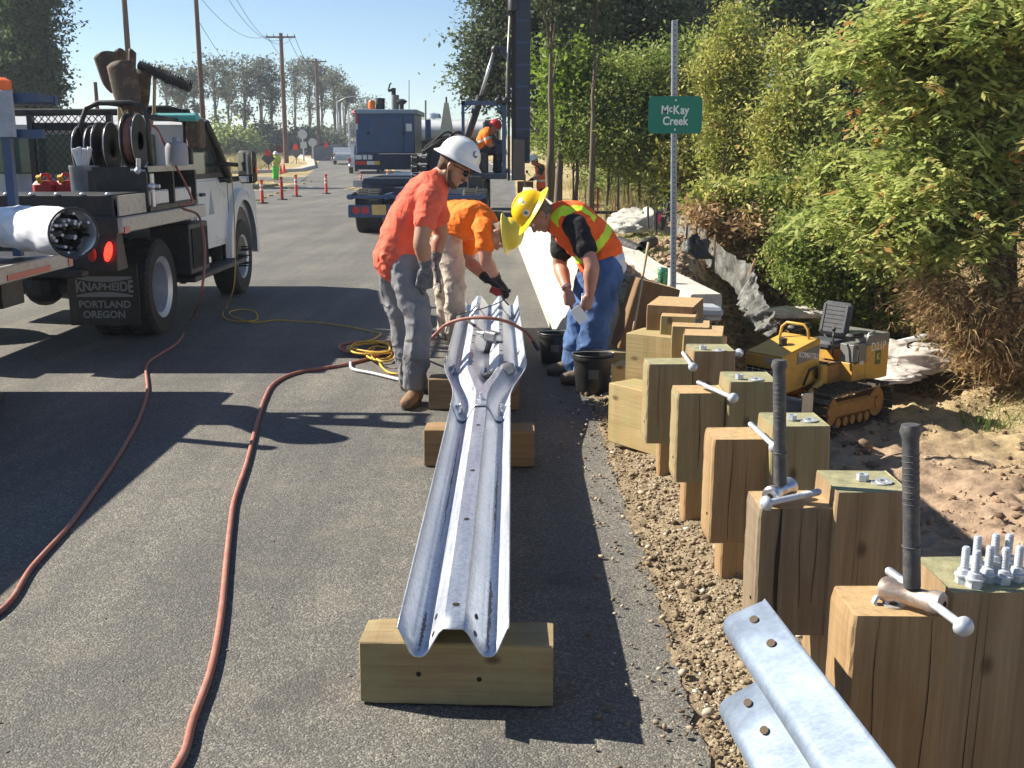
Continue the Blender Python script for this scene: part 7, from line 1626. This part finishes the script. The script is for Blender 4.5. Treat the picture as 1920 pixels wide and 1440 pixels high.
def tree(name, lab, cat, base, blobs, mat, nclump, per, cr, L, W, bark=None, tr=.15, limbs=14, group=None, droop=.3, trunk_top=None, extra=(), seed=0, shoots=None):
    base = Vector(base); root = thing(name, lab, cat, base, 0, group); cl = blob_points(blobs, nclump)
    cnt = RNG.poisson(per, nclump)+1; cen = np.repeat(cl, cnt, 0); sz = np.repeat(RNG.uniform(.55, 1.35, nclump), cnt)[:, None]
    off = RNG.normal(size=cen.shape)*cr*sz*np.array([1, 1, .62]); cen = cen+off
    V = leaf_arrays(cen, L, W, droop)-np.array(base); n_ = len(cen)
    tint = np.clip(np.repeat(RNG.normal(.45, .17, nclump), cnt)+RNG.normal(0, .17, n_), 0, 1)
    np_mesh('crown', V, np.arange(n_*4).reshape(-1, 4), mat, root, tint=np.repeat(tint, 4))
    if bark:
        m = MB(); allc = np.array([list(b[0]) for b in blobs]); top = Vector(allc[:, :].mean(0)); hz_ = max(b[0].z+b[1][2]*.75 for b in blobs); top.z = hz_ if trunk_top is None else trunk_top
        rr = random.Random(seed+int(abs(base.x)*10)); K = 12; tp = []; top.x = base.x+(top.x-base.x)*.4; top.y = base.y+(top.y-base.y)*.5
        for i in range(K+1):
            t = i/K; p = base.lerp(top, t); b_ = 1-t; p.x = base.x+(top.x-base.x)*t**1.6+rr.uniform(-1, 1)*tr*.22*(t > 0); p.y = base.y+(top.y-base.y)*t**1.6; tp.append(p)
        rs = [tr*(1.25 if i == 0 else 1)*(1-.85*(i/K)) for i in range(K+1)]; m.tube([p-base for p in tp], rs, 9)
        sel = RNG.choice(nclump, min(limbs, nclump), replace=False)
        for q in sel:
            c = Vector(cl[q]); k = min(K-1, max(2, int(K*min(.92, max(.15, (c.z-base.z)/(max(top.z-base.z, .1))-.22))))); s_ = tp[k]; mid = s_.lerp(c, .5)+Vector((0, 0, .10*(c-s_).length)); m.tube([(p-base) for p in (s_, s_.lerp(mid, .5)+V3(0, 0, .02), mid, mid.lerp(c, .55), c)], [rs[k]*.55, rs[k]*.45, rs[k]*.33, rs[k]*.2, .006], 6)
        for e in extra: m.tube([Vector(p)-base for p in e[0]], e[1], 8)
        m.build('trunk', bark, root, True)
    return root
def gz_(x, y): return float(hr(x, y, False)) if (y < 27 and x > 1) else float(hz(x, y))
def B(px, Y_):
    x = P(px, 300, Y_).x; return (x, Y_, gz_(x, Y_)-.05)
# --- tall trees behind the driver and the sign
tree('oak_tree', 'tall grey green oak whose crown hangs left over the driving mast', 'tree', B(1034, 34), [PB(*q, 34) for q in ((905, 105, 42, 55), (955, 60, 55, 60), (1020, 30, 70, 70), (895, 150, 28, 32), (935, 160, 45, 50), (1000, 120, 50, 60), (960, -10, 60, 40), (1075, 70, 60, 60))], L_OAK, 560, 55, .31, .135, .08, BARK, .14, 44, droop=.2, seed=1)
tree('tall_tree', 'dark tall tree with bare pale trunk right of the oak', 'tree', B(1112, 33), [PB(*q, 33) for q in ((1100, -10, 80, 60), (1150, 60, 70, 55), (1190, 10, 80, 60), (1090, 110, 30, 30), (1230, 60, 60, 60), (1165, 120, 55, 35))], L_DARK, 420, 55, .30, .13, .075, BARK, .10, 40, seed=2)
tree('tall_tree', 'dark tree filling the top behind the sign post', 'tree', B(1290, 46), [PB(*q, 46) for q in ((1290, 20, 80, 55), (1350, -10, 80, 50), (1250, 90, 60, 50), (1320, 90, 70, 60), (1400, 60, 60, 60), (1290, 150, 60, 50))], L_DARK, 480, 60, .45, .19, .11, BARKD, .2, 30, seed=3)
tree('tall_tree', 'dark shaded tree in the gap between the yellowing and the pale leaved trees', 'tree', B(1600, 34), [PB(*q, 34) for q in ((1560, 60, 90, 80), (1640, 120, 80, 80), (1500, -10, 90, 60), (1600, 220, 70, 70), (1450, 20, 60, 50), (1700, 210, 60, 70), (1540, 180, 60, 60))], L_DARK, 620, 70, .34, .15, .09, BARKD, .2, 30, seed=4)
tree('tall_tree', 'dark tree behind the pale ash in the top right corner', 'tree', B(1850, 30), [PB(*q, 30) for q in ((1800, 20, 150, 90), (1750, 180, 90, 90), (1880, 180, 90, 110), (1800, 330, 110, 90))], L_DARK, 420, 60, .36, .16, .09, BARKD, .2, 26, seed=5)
for (px, tx, tr_, lab) in ((1031, 1033, .11, 'tall straight trunk right of the driving mast with few leaves'), (1110, 1112, .085, 'pale straight trunk between the mast and the green sign')):
    tree('tall_tree', lab, 'tree', B(px, 24), [PB(tx, -30, 40, 50, 24), PB(tx+15, 60, 22, 30, 24)], L_OAK, 60, 40, .2, .10, .06, BARK, tr_, 10, seed=px, trunk_top=P(tx, 0, 24).z)
# trunks standing in the grass
tree('leaning_tree', 'small tree with leaning brown trunk left of the bright sapling', 'tree', B(1047, 25.5), [PB(*q, 25.5) for q in ((1078, 170, 26, 40), (1060, 120, 30, 40), (1090, 210, 24, 20))], L_BRT, 90, 40, .32, .14, .09, BARK, .12, 12, seed=6, trunk_top=P(1080, 150, 25.5).z)
tree('sapling', 'bright green sapling beside the tall bare trunk', 'tree', B(1082, 26), [PB(*q, 26) for q in ((1085, 120, 28, 45), (1075, 180, 30, 35), (1120, 150, 28, 40))], L_BRT, 150, 45, .20, .095, .06, BARK, .05, 8, seed=7)
def bush(lab, px, Y_, bl, mat, nc, per, cr, L, W, group='bushes behind the road sign', bark=BARK, tr=.04, name='bush', cat='bush', limbs=8, **k): return tree(name, lab, cat, B(px, Y_), [PB(*q, Y_) for q in bl], mat, int(nc*1.15), per, cr*1.3, L, W, bark, tr, limbs, group, **k)
bush('green willow bush left of the green sign', 1160, 25, [(1150, 210, 45, 60), (1185, 170, 45, 60), (1120, 240, 35, 40), (1170, 260, 60, 40)], L_GRN, 360, 50, .19, .10, .04, trunk_top=P(1160, 150, 25).z)
bush('dark green rounded bush low between the trunks and the sign', 1180, 27, [(1165, 285, 32, 32), (1195, 262, 30, 34), (1148, 262, 24, 34)], L_GRN, 170, 55, .18, .10, .045)
bush('green bush directly behind the road sign', 1262, 25, [(1250, 180, 45, 80), (1290, 130, 40, 60), (1240, 260, 45, 50), (1290, 230, 45, 70)], L_GRN, 330, 55, .24, .12, .05)
bush('bush of light green shoots left of the leaning trunk', 1075, 26, [(1075, 235, 36, 50), (1110, 245, 30, 45), (1055, 260, 22, 30)], L_BRT, 200, 45, .20, .10, .04)
bush('yellowing tree with orange tinted leaves right of the road sign', 1372, 22, [(1375, 60, 34, 48), (1400, 130, 52, 56), (1365, 190, 50, 60), (1360, 270, 44, 55), (1420, 240, 50, 70), (1345, 130, 34, 40), (1400, 330, 45, 35)], L_YEL, 560, 48, .15, .085, .04, group='yellowing trees on the bank', name='yellowing_tree', cat='tree', tr=.035, limbs=20, extra=[([P(1352, 345, 21.6), P(1360, 280, 21.6), P(1372, 200, 21.7), P(1378, 120, 21.8)], [.035, .03, .022, .01]), ([P(1390, 340, 21.8), P(1380, 260, 21.8), P(1390, 180, 21.9)], [.03, .025, .012])])
bush('olive leaved tree right of the orange tinted one', 1480, 20, [(1478, 110, 26, 50), (1495, 190, 42, 60), (1465, 250, 45, 70), (1530, 290, 55, 60), (1480, 340, 60, 50)], L_YEL, 480, 48, .15, .085, .042, group='yellowing trees on the bank', name='yellowing_tree', cat='tree', tr=.035, limbs=18)
bush('green leafy bush low under the olive leaved tree', 1540, 18, [(1500, 390, 70, 45), (1580, 350, 60, 60), (1560, 420, 60, 45), (1450, 370, 50, 40)], L_GRN, 330, 55, .14, .075, .045, group='bushes on the bank')
bush('dark green bramble bush behind the bulldozer seat', 1560, 15.5, [(1520, 500, 60, 40), (1600, 520, 70, 60), (1660, 560, 60, 60), (1560, 560, 50, 40), (1500, 450, 50, 40)], L_GRN, 420, 60, .11, .06, .045, group='bushes on the bank')
bush('mid green bush right of the bulldozer above the white tarp', 1660, 15, [(1640, 470, 60, 60), (1700, 560, 50, 50), (1700, 440, 60, 50)], L_GRN, 260, 55, .12, .065, .045, group='bushes on the bank')
bush('light green undergrowth between the pale trunk and the sign', 1140, 26, [(1120, 270, 40, 34), (1180, 290, 50, 30), (1225, 250, 40, 60), (1150, 180, 60, 50)], L_GRN, 260, 50, .20, .10, .04)
bush('undergrowth of yellow green shoots just right of the driving mast', 1040, 42, [(1020, 220, 34, 60), (1050, 250, 40, 40), (1075, 275, 40, 22)], L_GRN, 220, 50, .32, .14, .06)
bush('tall light green shrub between the bare trunk and the green sign', 1200, 26.5, [(1160, 150, 40, 36), (1205, 160, 36, 40), (1230, 180, 36, 50)], L_GRN, 220, 50, .22, .10, .045)
bush('brushy shrub filling the dark gap behind the olive leaved tree', 1560, 24, [(1560, 330, 50, 40), (1620, 350, 60, 40), (1450, 300, 60, 60)], L_GRN, 360, 50, .20, .10, .05, group='bushes on the bank')
for (lab, px, Y_, bl, mt, nc, per, cr) in (
    ('wall of yellow green foliage between the green sign and the orange tinted tree', 1320, 24, [(1310, 190, 40, 80), (1320, 260, 40, 60), (1290, 300, 40, 40), (1335, 330, 34, 30)], L_YEL, 260, 46, .17),
    ('lower brush of olive and brown leaves right of the silt fence', 1420, 17.5, [(1400, 400, 60, 26), (1460, 440, 60, 30), (1360, 370, 50, 24), (1500, 400, 50, 40)], L_YEL, 230, 46, .12),
    ('rusty dry bramble mound just behind the silt fence', 1400, 17, [(1330, 400, 36, 16), (1390, 430, 44, 22), (1440, 480, 44, 26), (1480, 530, 40, 26)], L_DRY, 200, 40, .11),
    ('rusty dry bramble mass under the pale ash at right', 1790, 12.6, [(1810, 600, 44, 44), (1855, 590, 50, 56), (1900, 600, 40, 60), (1845, 655, 46, 34), (1905, 675, 30, 30), (1775, 560, 40, 36)], L_DRY, 230, 34, .12),
    ('olive thicket filling the low gap left of the pale ash', 1600, 17.5, [(1590, 350, 50, 40), (1560, 320, 30, 40), (1620, 430, 60, 50)], L_YEL, 240, 44, .14)):
    bush(lab, px, Y_, bl, mt, nc, per, cr, .10*Y_/20+.02, .05*Y_/20+.008, group='thickets on the bank', bark=None if mt is L_DRY else BARK)
# pale ash tree near right: compound drooping leaves
def compound(cen, L, leaflets=7, lw=.018):
    n_ = len(cen); a = RNG.uniform(0, 6.28, n_); d = np.stack([np.cos(a), np.sin(a), RNG.uniform(-.7, .25, n_)], 1); d /= np.linalg.norm(d, axis=1)[:, None]; side = np.stack([-np.sin(a), np.cos(a), RNG.normal(0, .25, n_)], 1)
    l = L*RNG.uniform(.6, 1.3, (n_, 1)); out = []
    for k in range(leaflets):
        t = (k//2+1)/((leaflets+1)/2); sg = 1 if k % 2 else -1; last = k == leaflets-1
        o_ = cen+d*l*t*.8; o_[:, 2] -= .25*(t**2)*l[:, 0]
        dd = d*(1 if last else .45)+side*(0 if last else sg)*.9; dd[:, 2] -= .25; dd /= np.linalg.norm(dd, axis=1)[:, None]; ll = l*.48*RNG.uniform(.8, 1.15, (n_, 1)); w_ = np.cross(dd, np.array([0, 0, 1.0])+RNG.normal(0, .35, (n_, 3))); w_ /= np.linalg.norm(w_, axis=1)[:, None]
        w2 = lw*RNG.uniform(.8, 1.2, (n_, 1)); out.append(np.stack([o_, o_+dd*ll*.45+w_*w2, o_+dd*ll, o_+dd*ll*.45-w_*w2], 1))
    return np.stack(out, 1).reshape(-1, 3), leaflets
def ash(lab, base, blobs, nc, per, cr, L, mat, tr, extra, group, leaflets=7, lw=.018):
    base = Vector(base); root = thing('ash_tree', lab, 'tree', base, 0, group); cl = blob_points(blobs, nc, .35, .42); cnt = RNG.poisson(per, nc)+1; cen = np.repeat(cl, cnt, 0)+RNG.normal(size=(cnt.sum(), 3))*cr*np.array([1, 1, .5]); V, k = compound(cen, L, leaflets, lw)
    n_ = len(cen); tint = np.clip(np.repeat(np.repeat(RNG.normal(.5, .18, nc), cnt)+RNG.normal(0, .16, n_), k*4)+np.repeat(RNG.normal(0, .08, n_*k), 4), 0, 1); np_mesh('crown', V-np.array(base), np.arange(len(V)).reshape(-1, 4), mat, root, tint=tint)
    m = MB(); tops = [e[0][-1] for e in extra]
    for e in extra: m.tube([Vector(p)-base for p in e[0]], e[1], 10)
    sk = [Vector(p) for e in extra for p in e[0][1:]]
    for q in RNG.choice(nc, min(60, nc), replace=False):
        c = Vector(cl[q]); s_ = min(sk, key=lambda p: (p-c).length+max(0, p.z-c.z)*1.2); mid = s_.lerp(c, .55)+V3(0, 0, .08*(c-s_).length); m.tube([p-base for p in (s_, s_.lerp(mid, .5), mid, mid.lerp(c, .5), c)], [.035, .028, .02, .012, .004], 6)
    m.build('trunk', BARKD, root, True); return root
YA = 13.2; bs = P(1868, 560, YA+.6)
ash('large pale leaved ash tree filling the right edge with drooping sprays', bs, [PB(*q, YA, .9) for q in ((1830, 60, 110, 80), (1700, 50, 80, 50), (1620, 95, 55, 35), (1780, 150, 90, 60), (1890, 180, 60, 90), (1700, 190, 50, 35), (1850, 280, 70, 50), (1730, 290, 70, 50), (1650, 375, 75, 38), (1740, 380, 80, 45), (1580, 415, 40, 18), (1690, 450, 50, 26), (1900, 380, 40, 60), (1790, 440, 50, 30), (1900, 30, 70, 60))], 560, 11, .20, .26, L_PALE, .1,
    [([P(1868, 620, YA+.7), P(1866, 480, YA+.65), P(1870, 330, YA+.5), P(1880, 160, YA+.4), P(1860, 20, YA+.3)], [.11, .10, .085, .06, .03]), ([P(1895, 640, YA+.9), P(1893, 460, YA+.9), P(1905, 250, YA+.8), P(1930, 60, YA+.7)], [.10, .09, .07, .03]), ([P(1868, 400, YA+.6), P(1800, 300, YA+.3), P(1740, 240, YA+.2), P(1730, 150, YA+.1)], [.06, .045, .03, .015]), ([P(1866, 480, YA+.6), P(1780, 400, YA+.3), P(1690, 385, YA), P(1620, 400, YA-.1)], [.05, .04, .028, .012]), ([P(1872, 250, YA+.4), P(1780, 120, YA+.3), P(1690, 70, YA+.2), P(1610, 85, YA+.1)], [.05, .04, .03, .012])], 'ash trees at right', 7, .027)
# dry hanging vines in the ash
def strands(name, pts, L, W, mat, lab, cat, droop=1.0, seg=4, spread=1.0, kind='stuff', base_up=0.3):
    n_ = len(pts); a = RNG.uniform(0, 6.28, n_); d = np.stack([np.cos(a)*spread, np.sin(a)*spread, np.full(n_, base_up)+RNG.normal(0, .25, n_)], 1); d /= np.linalg.norm(d, axis=1)[:, None]; l = L*RNG.uniform(.5, 1.4, (n_, 1)); side = np.cross(d, np.array([0, 0, 1.0])+RNG.normal(0, .2, (n_, 3))); side /= np.linalg.norm(side, axis=1)[:, None]+1e-6
    rows = []; p = pts.copy(); 
    for k in range(seg+1):
        w_ = W*(1-k/seg*.85); rows.append(np.stack([p-side*w_/2, p+side*w_/2], 1)); p = p+d*l/seg; d = d+np.array([0, 0, -droop/seg]); d /= np.linalg.norm(d, axis=1)[:, None]
    V = np.stack(rows, 1); b = np.arange(n_)[:, None]*(2*(seg+1)); f = np.concatenate([np.stack([b[:, 0]+2*k, b[:, 0]+2*k+1, b[:, 0]+2*k+3, b[:, 0]+2*k+2], 1) for k in range(seg)]); t = np.clip(RNG.normal(.5, .25, n_), 0, 1)
    o = np_mesh(name, V.reshape(-1, 3), f, mat, tint=np.repeat(t, 2*(seg+1))); tag(o, lab, cat, kind=kind); return o
def on_ground(n_, x0, x1, y0, y1, dens=None, z=0):
    x = RNG.uniform(x0, x1, n_); y = RNG.uniform(y0, y1, n_)
    if dens is not None: k = RNG.random(n_) < dens(x, y); x, y = x[k], y[k]
    return np.stack([x, y, np.where((y < 27) & (x > 1), hr(x, y), hz(x, y))+z], 1)
STRAW = tint_mat('dry_straw', [(0, (.20, .12, .055)), (.5, (.42, .29, .13)), (1, (.62, .47, .24))], .8, .15); GRASS = tint_mat('long_grass', [(0, (.10, .13, .04)), (.4, (.26, .24, .09)), (.75, (.42, .34, .17)), (1, (.55, .44, .26))], .8, .2); VINE = tint_mat('dry_vines', [(0, (.18, .105, .06)), (.5, (.42, .26, .14)), (1, (.62, .44, .25))], .85, .35); BRGR = tint_mat('green_grass', [(0, (.06, .11, .02)), (1, (.22, .30, .07))], .7, .3)
v = blob_points([PB(*q, 13.6, .6) for q in ((1880, 330, 60, 90), (1840, 480, 70, 90), (1800, 590, 90, 50), (1740, 520, 40, 60))], 3400, .1); strands('dry_vines', v, .45, .010, VINE, 'tangled dry brown vines hanging under the pale ash tree', 'dry vines', 1.6, 4, .8)
def bankd(x, y): return smoothstep(x-xe2(y), .9, 1.6)*smoothstep(y, 12.6, 14.2)
pts = on_ground(15000, 3.2, 10, 12.5, 26, lambda x, y: smoothstep(x*.45+y*.30, 6.2, 7.2)*(fbm(x*.9, y*.9, 3, 21) > .42)); strands('dry_brush', pts, .62, .011, VINE, 'rusty brown dead bramble stems covering the bank', 'dry brush', 1.1, 4, .8)
pts = on_ground(26000, 3.2, 10, 12.5, 26, lambda x, y: smoothstep(x*.45+y*.30, 6.3, 7.3)*smoothstep(fbm(x*.6+4, y*.6, 3, 31), .35, .55)); hgt = .10+.55*RNG.random((len(pts), 1))**1.3*fbm(pts[:, 0]*1.3, pts[:, 1]*1.3, 3, 2)[:, None]*2; pts = pts+hgt*np.array([[0, 0, 1.0]])
V = leaf_arrays(pts, .085, .06, .2); o = np_mesh('bramble_leaves', V, np.arange(len(V)).reshape(-1, 4), L_GRN, tint=np.repeat(np.clip(RNG.normal(.5, .22, len(pts)), 0, 1), 4)); tag(o, 'low green bramble leaves spread over the bank', 'brambles', kind='stuff')
pts = on_ground(14000, 3.2, 10, 12.5, 26, lambda x, y: smoothstep(x*.45+y*.30, 6.2, 7.2)*smoothstep(fbm(x*.8+9, y*.8, 3, 41), .40, .6)); pts[:, 2] += .35*RNG.random(len(pts)); V = leaf_arrays(pts, .08, .05, .3); o = np_mesh('dry_bramble_leaves', V, np.arange(len(V)).reshape(-1, 4), L_DRY, tint=np.repeat(RNG.random(len(pts)), 4)); tag(o, 'rusty dry leaves mixed in the brambles of the bank', 'dry leaves', kind='stuff')
pts = on_ground(26000, 4.7, 9.5, 8.5, 15.5, lambda x, y: smoothstep(x+.25*y, 8.6, 9.4)*(fbm(x*1.3, y*1.3, 3, 51) > .38)); strands('straw', pts, .50, .009, STRAW, 'pale dry straw hanging over the right edge of the excavation', 'straw', 1.9, 5, .9, base_up=.15)
pts = on_ground(900, 5.0, 6.0, 10.5, 12.0, lambda x, y: (fbm(x*2, y*2, 2, 5) > .45)); strands('green_grass', pts, .3, .008, BRGR, 'green grass tuft at the foot of the straw bank', 'grass', .8, 4, .5, base_up=1.0)
pts = on_ground(34000, 1.4, 14, 21, 46, lambda x, y: smoothstep(x, 1.6+.0*y, 2.8)*smoothstep(fbm(x*.5, y*.5, 3, 61), .25, .5)); strands('tall_dry_grass', pts, .55, .014, GRASS, 'tall dry golden grass field beyond the dirt, under the tall trees', 'tall grass', .35, 3, .35, base_up=1.0)
pts = on_ground(60000, 2.2, 16, 25, 48, lambda x, y: smoothstep(x-.06*(y-25), 1.1, 2.4)*smoothstep(fbm(x*.45, y*.45, 3, 81), .38, .55)); pts[:, 2] += 2.4*RNG.random(len(pts))**1.2*fbm(pts[:, 0]*.6, pts[:, 1]*.6, 3, 82); V = leaf_arrays(pts, .15, .08, .1); o = np_mesh('undergrowth', V, np.arange(len(V)).reshape(-1, 4), L_GRN, tint=np.repeat(np.clip(RNG.normal(.55, .22, len(pts)), 0, 1), 4)); tag(o, 'green shrubby undergrowth between the trunks behind the road sign', 'undergrowth', kind='stuff')
pts = on_ground(14000, 3.2, 6.5, 13, 20.5, lambda x, y: smoothstep(x-np.interp(y, [12, 14, 17, 21], [3.3, 3.25, 3.4, 3.4]), 0, .35)); strands('dead_stems', pts, .6, .014, STRAW, 'straw coloured dead stems on the bank right behind the silt fence', 'dead stems', 1.2, 4, .9, base_up=.4)
pts = on_ground(5000, 1.5, 4.5, 15.5, 22, lambda x, y: .6*(fbm(x*1.2, y*1.2, 3, 71) > .48)); strands('weeds', pts, .16, .008, BRGR, 'short green weeds scattered on the dirt near the silt fence', 'weeds', .6, 3, .7, base_up=.8)
v = blob_points([PB(*q, 12.5, .5) for q in ((1810, 610, 50, 50), (1860, 600, 60, 60), (1905, 620, 40, 70), (1780, 560, 50, 40), (1850, 670, 50, 30))], 3600, .1); strands('straw_tangle', v, .4, .009, STRAW, 'straw coloured tangle of dead stems under the pale ash at the right edge', 'straw', 1.5, 4, .8)
# --- left side: poplar and far tree line
tree('poplar_tree', 'dense dark green poplar at the upper left edge', 'tree', (P(40, 300, 52).x, 52, 0), [PB(*q, 52) for q in ((40, 20, 60, 70), (55, 110, 60, 80), (15, 170, 70, 70), (70, 170, 40, 60), (50, -50, 45, 60), (30, 250, 70, 60))], L_POP, 700, 70, .36, .20, .12, BARKD, .25, 20, droop=-.2)
rr = random.Random(31); k = 0
for (px, top, w_) in ((318, 128, 22), (345, 150, 20), (408, 105, 30), (432, 140, 18), (462, 118, 24), (492, 112, 22), (512, 135, 20), (556, 112, 26), (583, 118, 22), (606, 125, 20), (630, 140, 16), (370, 130, 20), (648, 165, 8)):
    Y_ = 150+rr.uniform(-14, 18); g = float(hz(0, Y_)); bl = [PB(px+rr.uniform(-5, 5), top+w_*.6, w_, w_*.75, Y_, 2.0), PB(px+rr.uniform(-8, 8), top+w_*2.0, w_*.55, w_*.7, Y_, 1.6), PB(px+rr.uniform(-7, 7), top+w_*3.6, w_*.35, w_*.6, Y_, 1.2)]
    tree('far_tree', ('tall thin tree', 'slender open crowned tree', 'tall loose tree')[k % 3]+' in the far row, '+('leftmost', 'second from the left', 'fourth, with the highest crown', 'fifth and narrow', 'sixth, left of the crossarm pole', 'seventh, close to the crossarm pole', 'eighth, low and close to the pole', 'first right of the crossarm pole', 'second right of the crossarm pole', 'behind the fourth utility pole', 'last tall one before the road', 'third, beside the thick pole', 'small one at the road end')[k], 'tree', (P(px, 300, Y_).x, Y_, g), bl, L_FAR, 62, 24, .52, .36, .22, BARK, .26, 18, 'trees in the far row', seed=k); k += 1
for i, (px, py, rx, ry, Y_, mt, lab) in enumerate(((320, 262, 34, 26, 130, L_GRN, 'green thicket under the leftmost far trees'), (405, 256, 34, 26, 128, L_GRN, 'bright green thicket right of the thick pole'), (452, 264, 24, 20, 130, L_GRN, 'low bright bush beside the thick utility pole'), (500, 255, 30, 26, 140, L_FAR, 'dark thicket left of the crossarm pole'), (570, 262, 34, 22, 142, L_FAR, 'dark thicket right of the crossarm pole'), (610, 262, 26, 18, 150, L_FAR, 'thicket by the fourth utility pole'), (690, 205, 26, 22, 240, L_FAR, 'round distant tree mass above the white pickup'), (675, 235, 26, 26, 230, L_FAR, 'low distant thicket above the white pickup'), (790, 235, 60, 16, 260, L_FAR, 'long distant tree mass behind the white tank truck'))):
    tree('thicket', lab, 'bush', (P(px, 300, Y_).x, Y_, float(hz(0, Y_))), [PB(px, py, rx, ry, Y_, 3), PB(px-rx*.5, py+ry*.4, rx*.6, ry*.6, Y_, 3), PB(px+rx*.5, py+ry*.4, rx*.6, ry*.6, Y_, 3)], mt, 130, 24, .8, .45, .3, None, group='thickets below the far trees')
pts = on_ground(16000, -42, -10, 58, 125, lambda x, y: (x < np.interp(y, [58, 76, 125], [-18, -16, -25])-1)*1.0); strands('dry_field_grass', pts, .5, .035, GRASS, 'dry golden grass beyond the far kerb', 'dry grass', .4, 2, .4, base_up=1.0)
pts = on_ground(7000, -40, -11.5, 42.5, 57, None); pts[:, 2] = .1; strands('island_grass', pts, .14, .02, GRASS, 'short dry grass on the verge left of the flagger', 'dry grass', .4, 2, .5, base_up=1.0)

# --- air
m = MB(); m.box((-20, 190, 9.3), (260, 460, 23)); hzb = m.build('haze', bpy.data.materials.new('haze_air')); hm = hzb.data.materials[0]; hm.use_nodes = True; ht = hm.node_tree
for x in list(ht.nodes): ht.nodes.remove(x)
ho = ht.nodes.new('ShaderNodeOutputMaterial'); hp_ = ht.nodes.new('ShaderNodeVolumePrincipled'); hp_.inputs['Color'].default_value = (.80, .88, 1, 1); hp_.inputs['Density'].default_value = .0007; hp_.inputs['Anisotropy'].default_value = .3; ht.links.new(hp_.outputs[0], ho.inputs['Volume']); tag(hzb, kind='stuff')
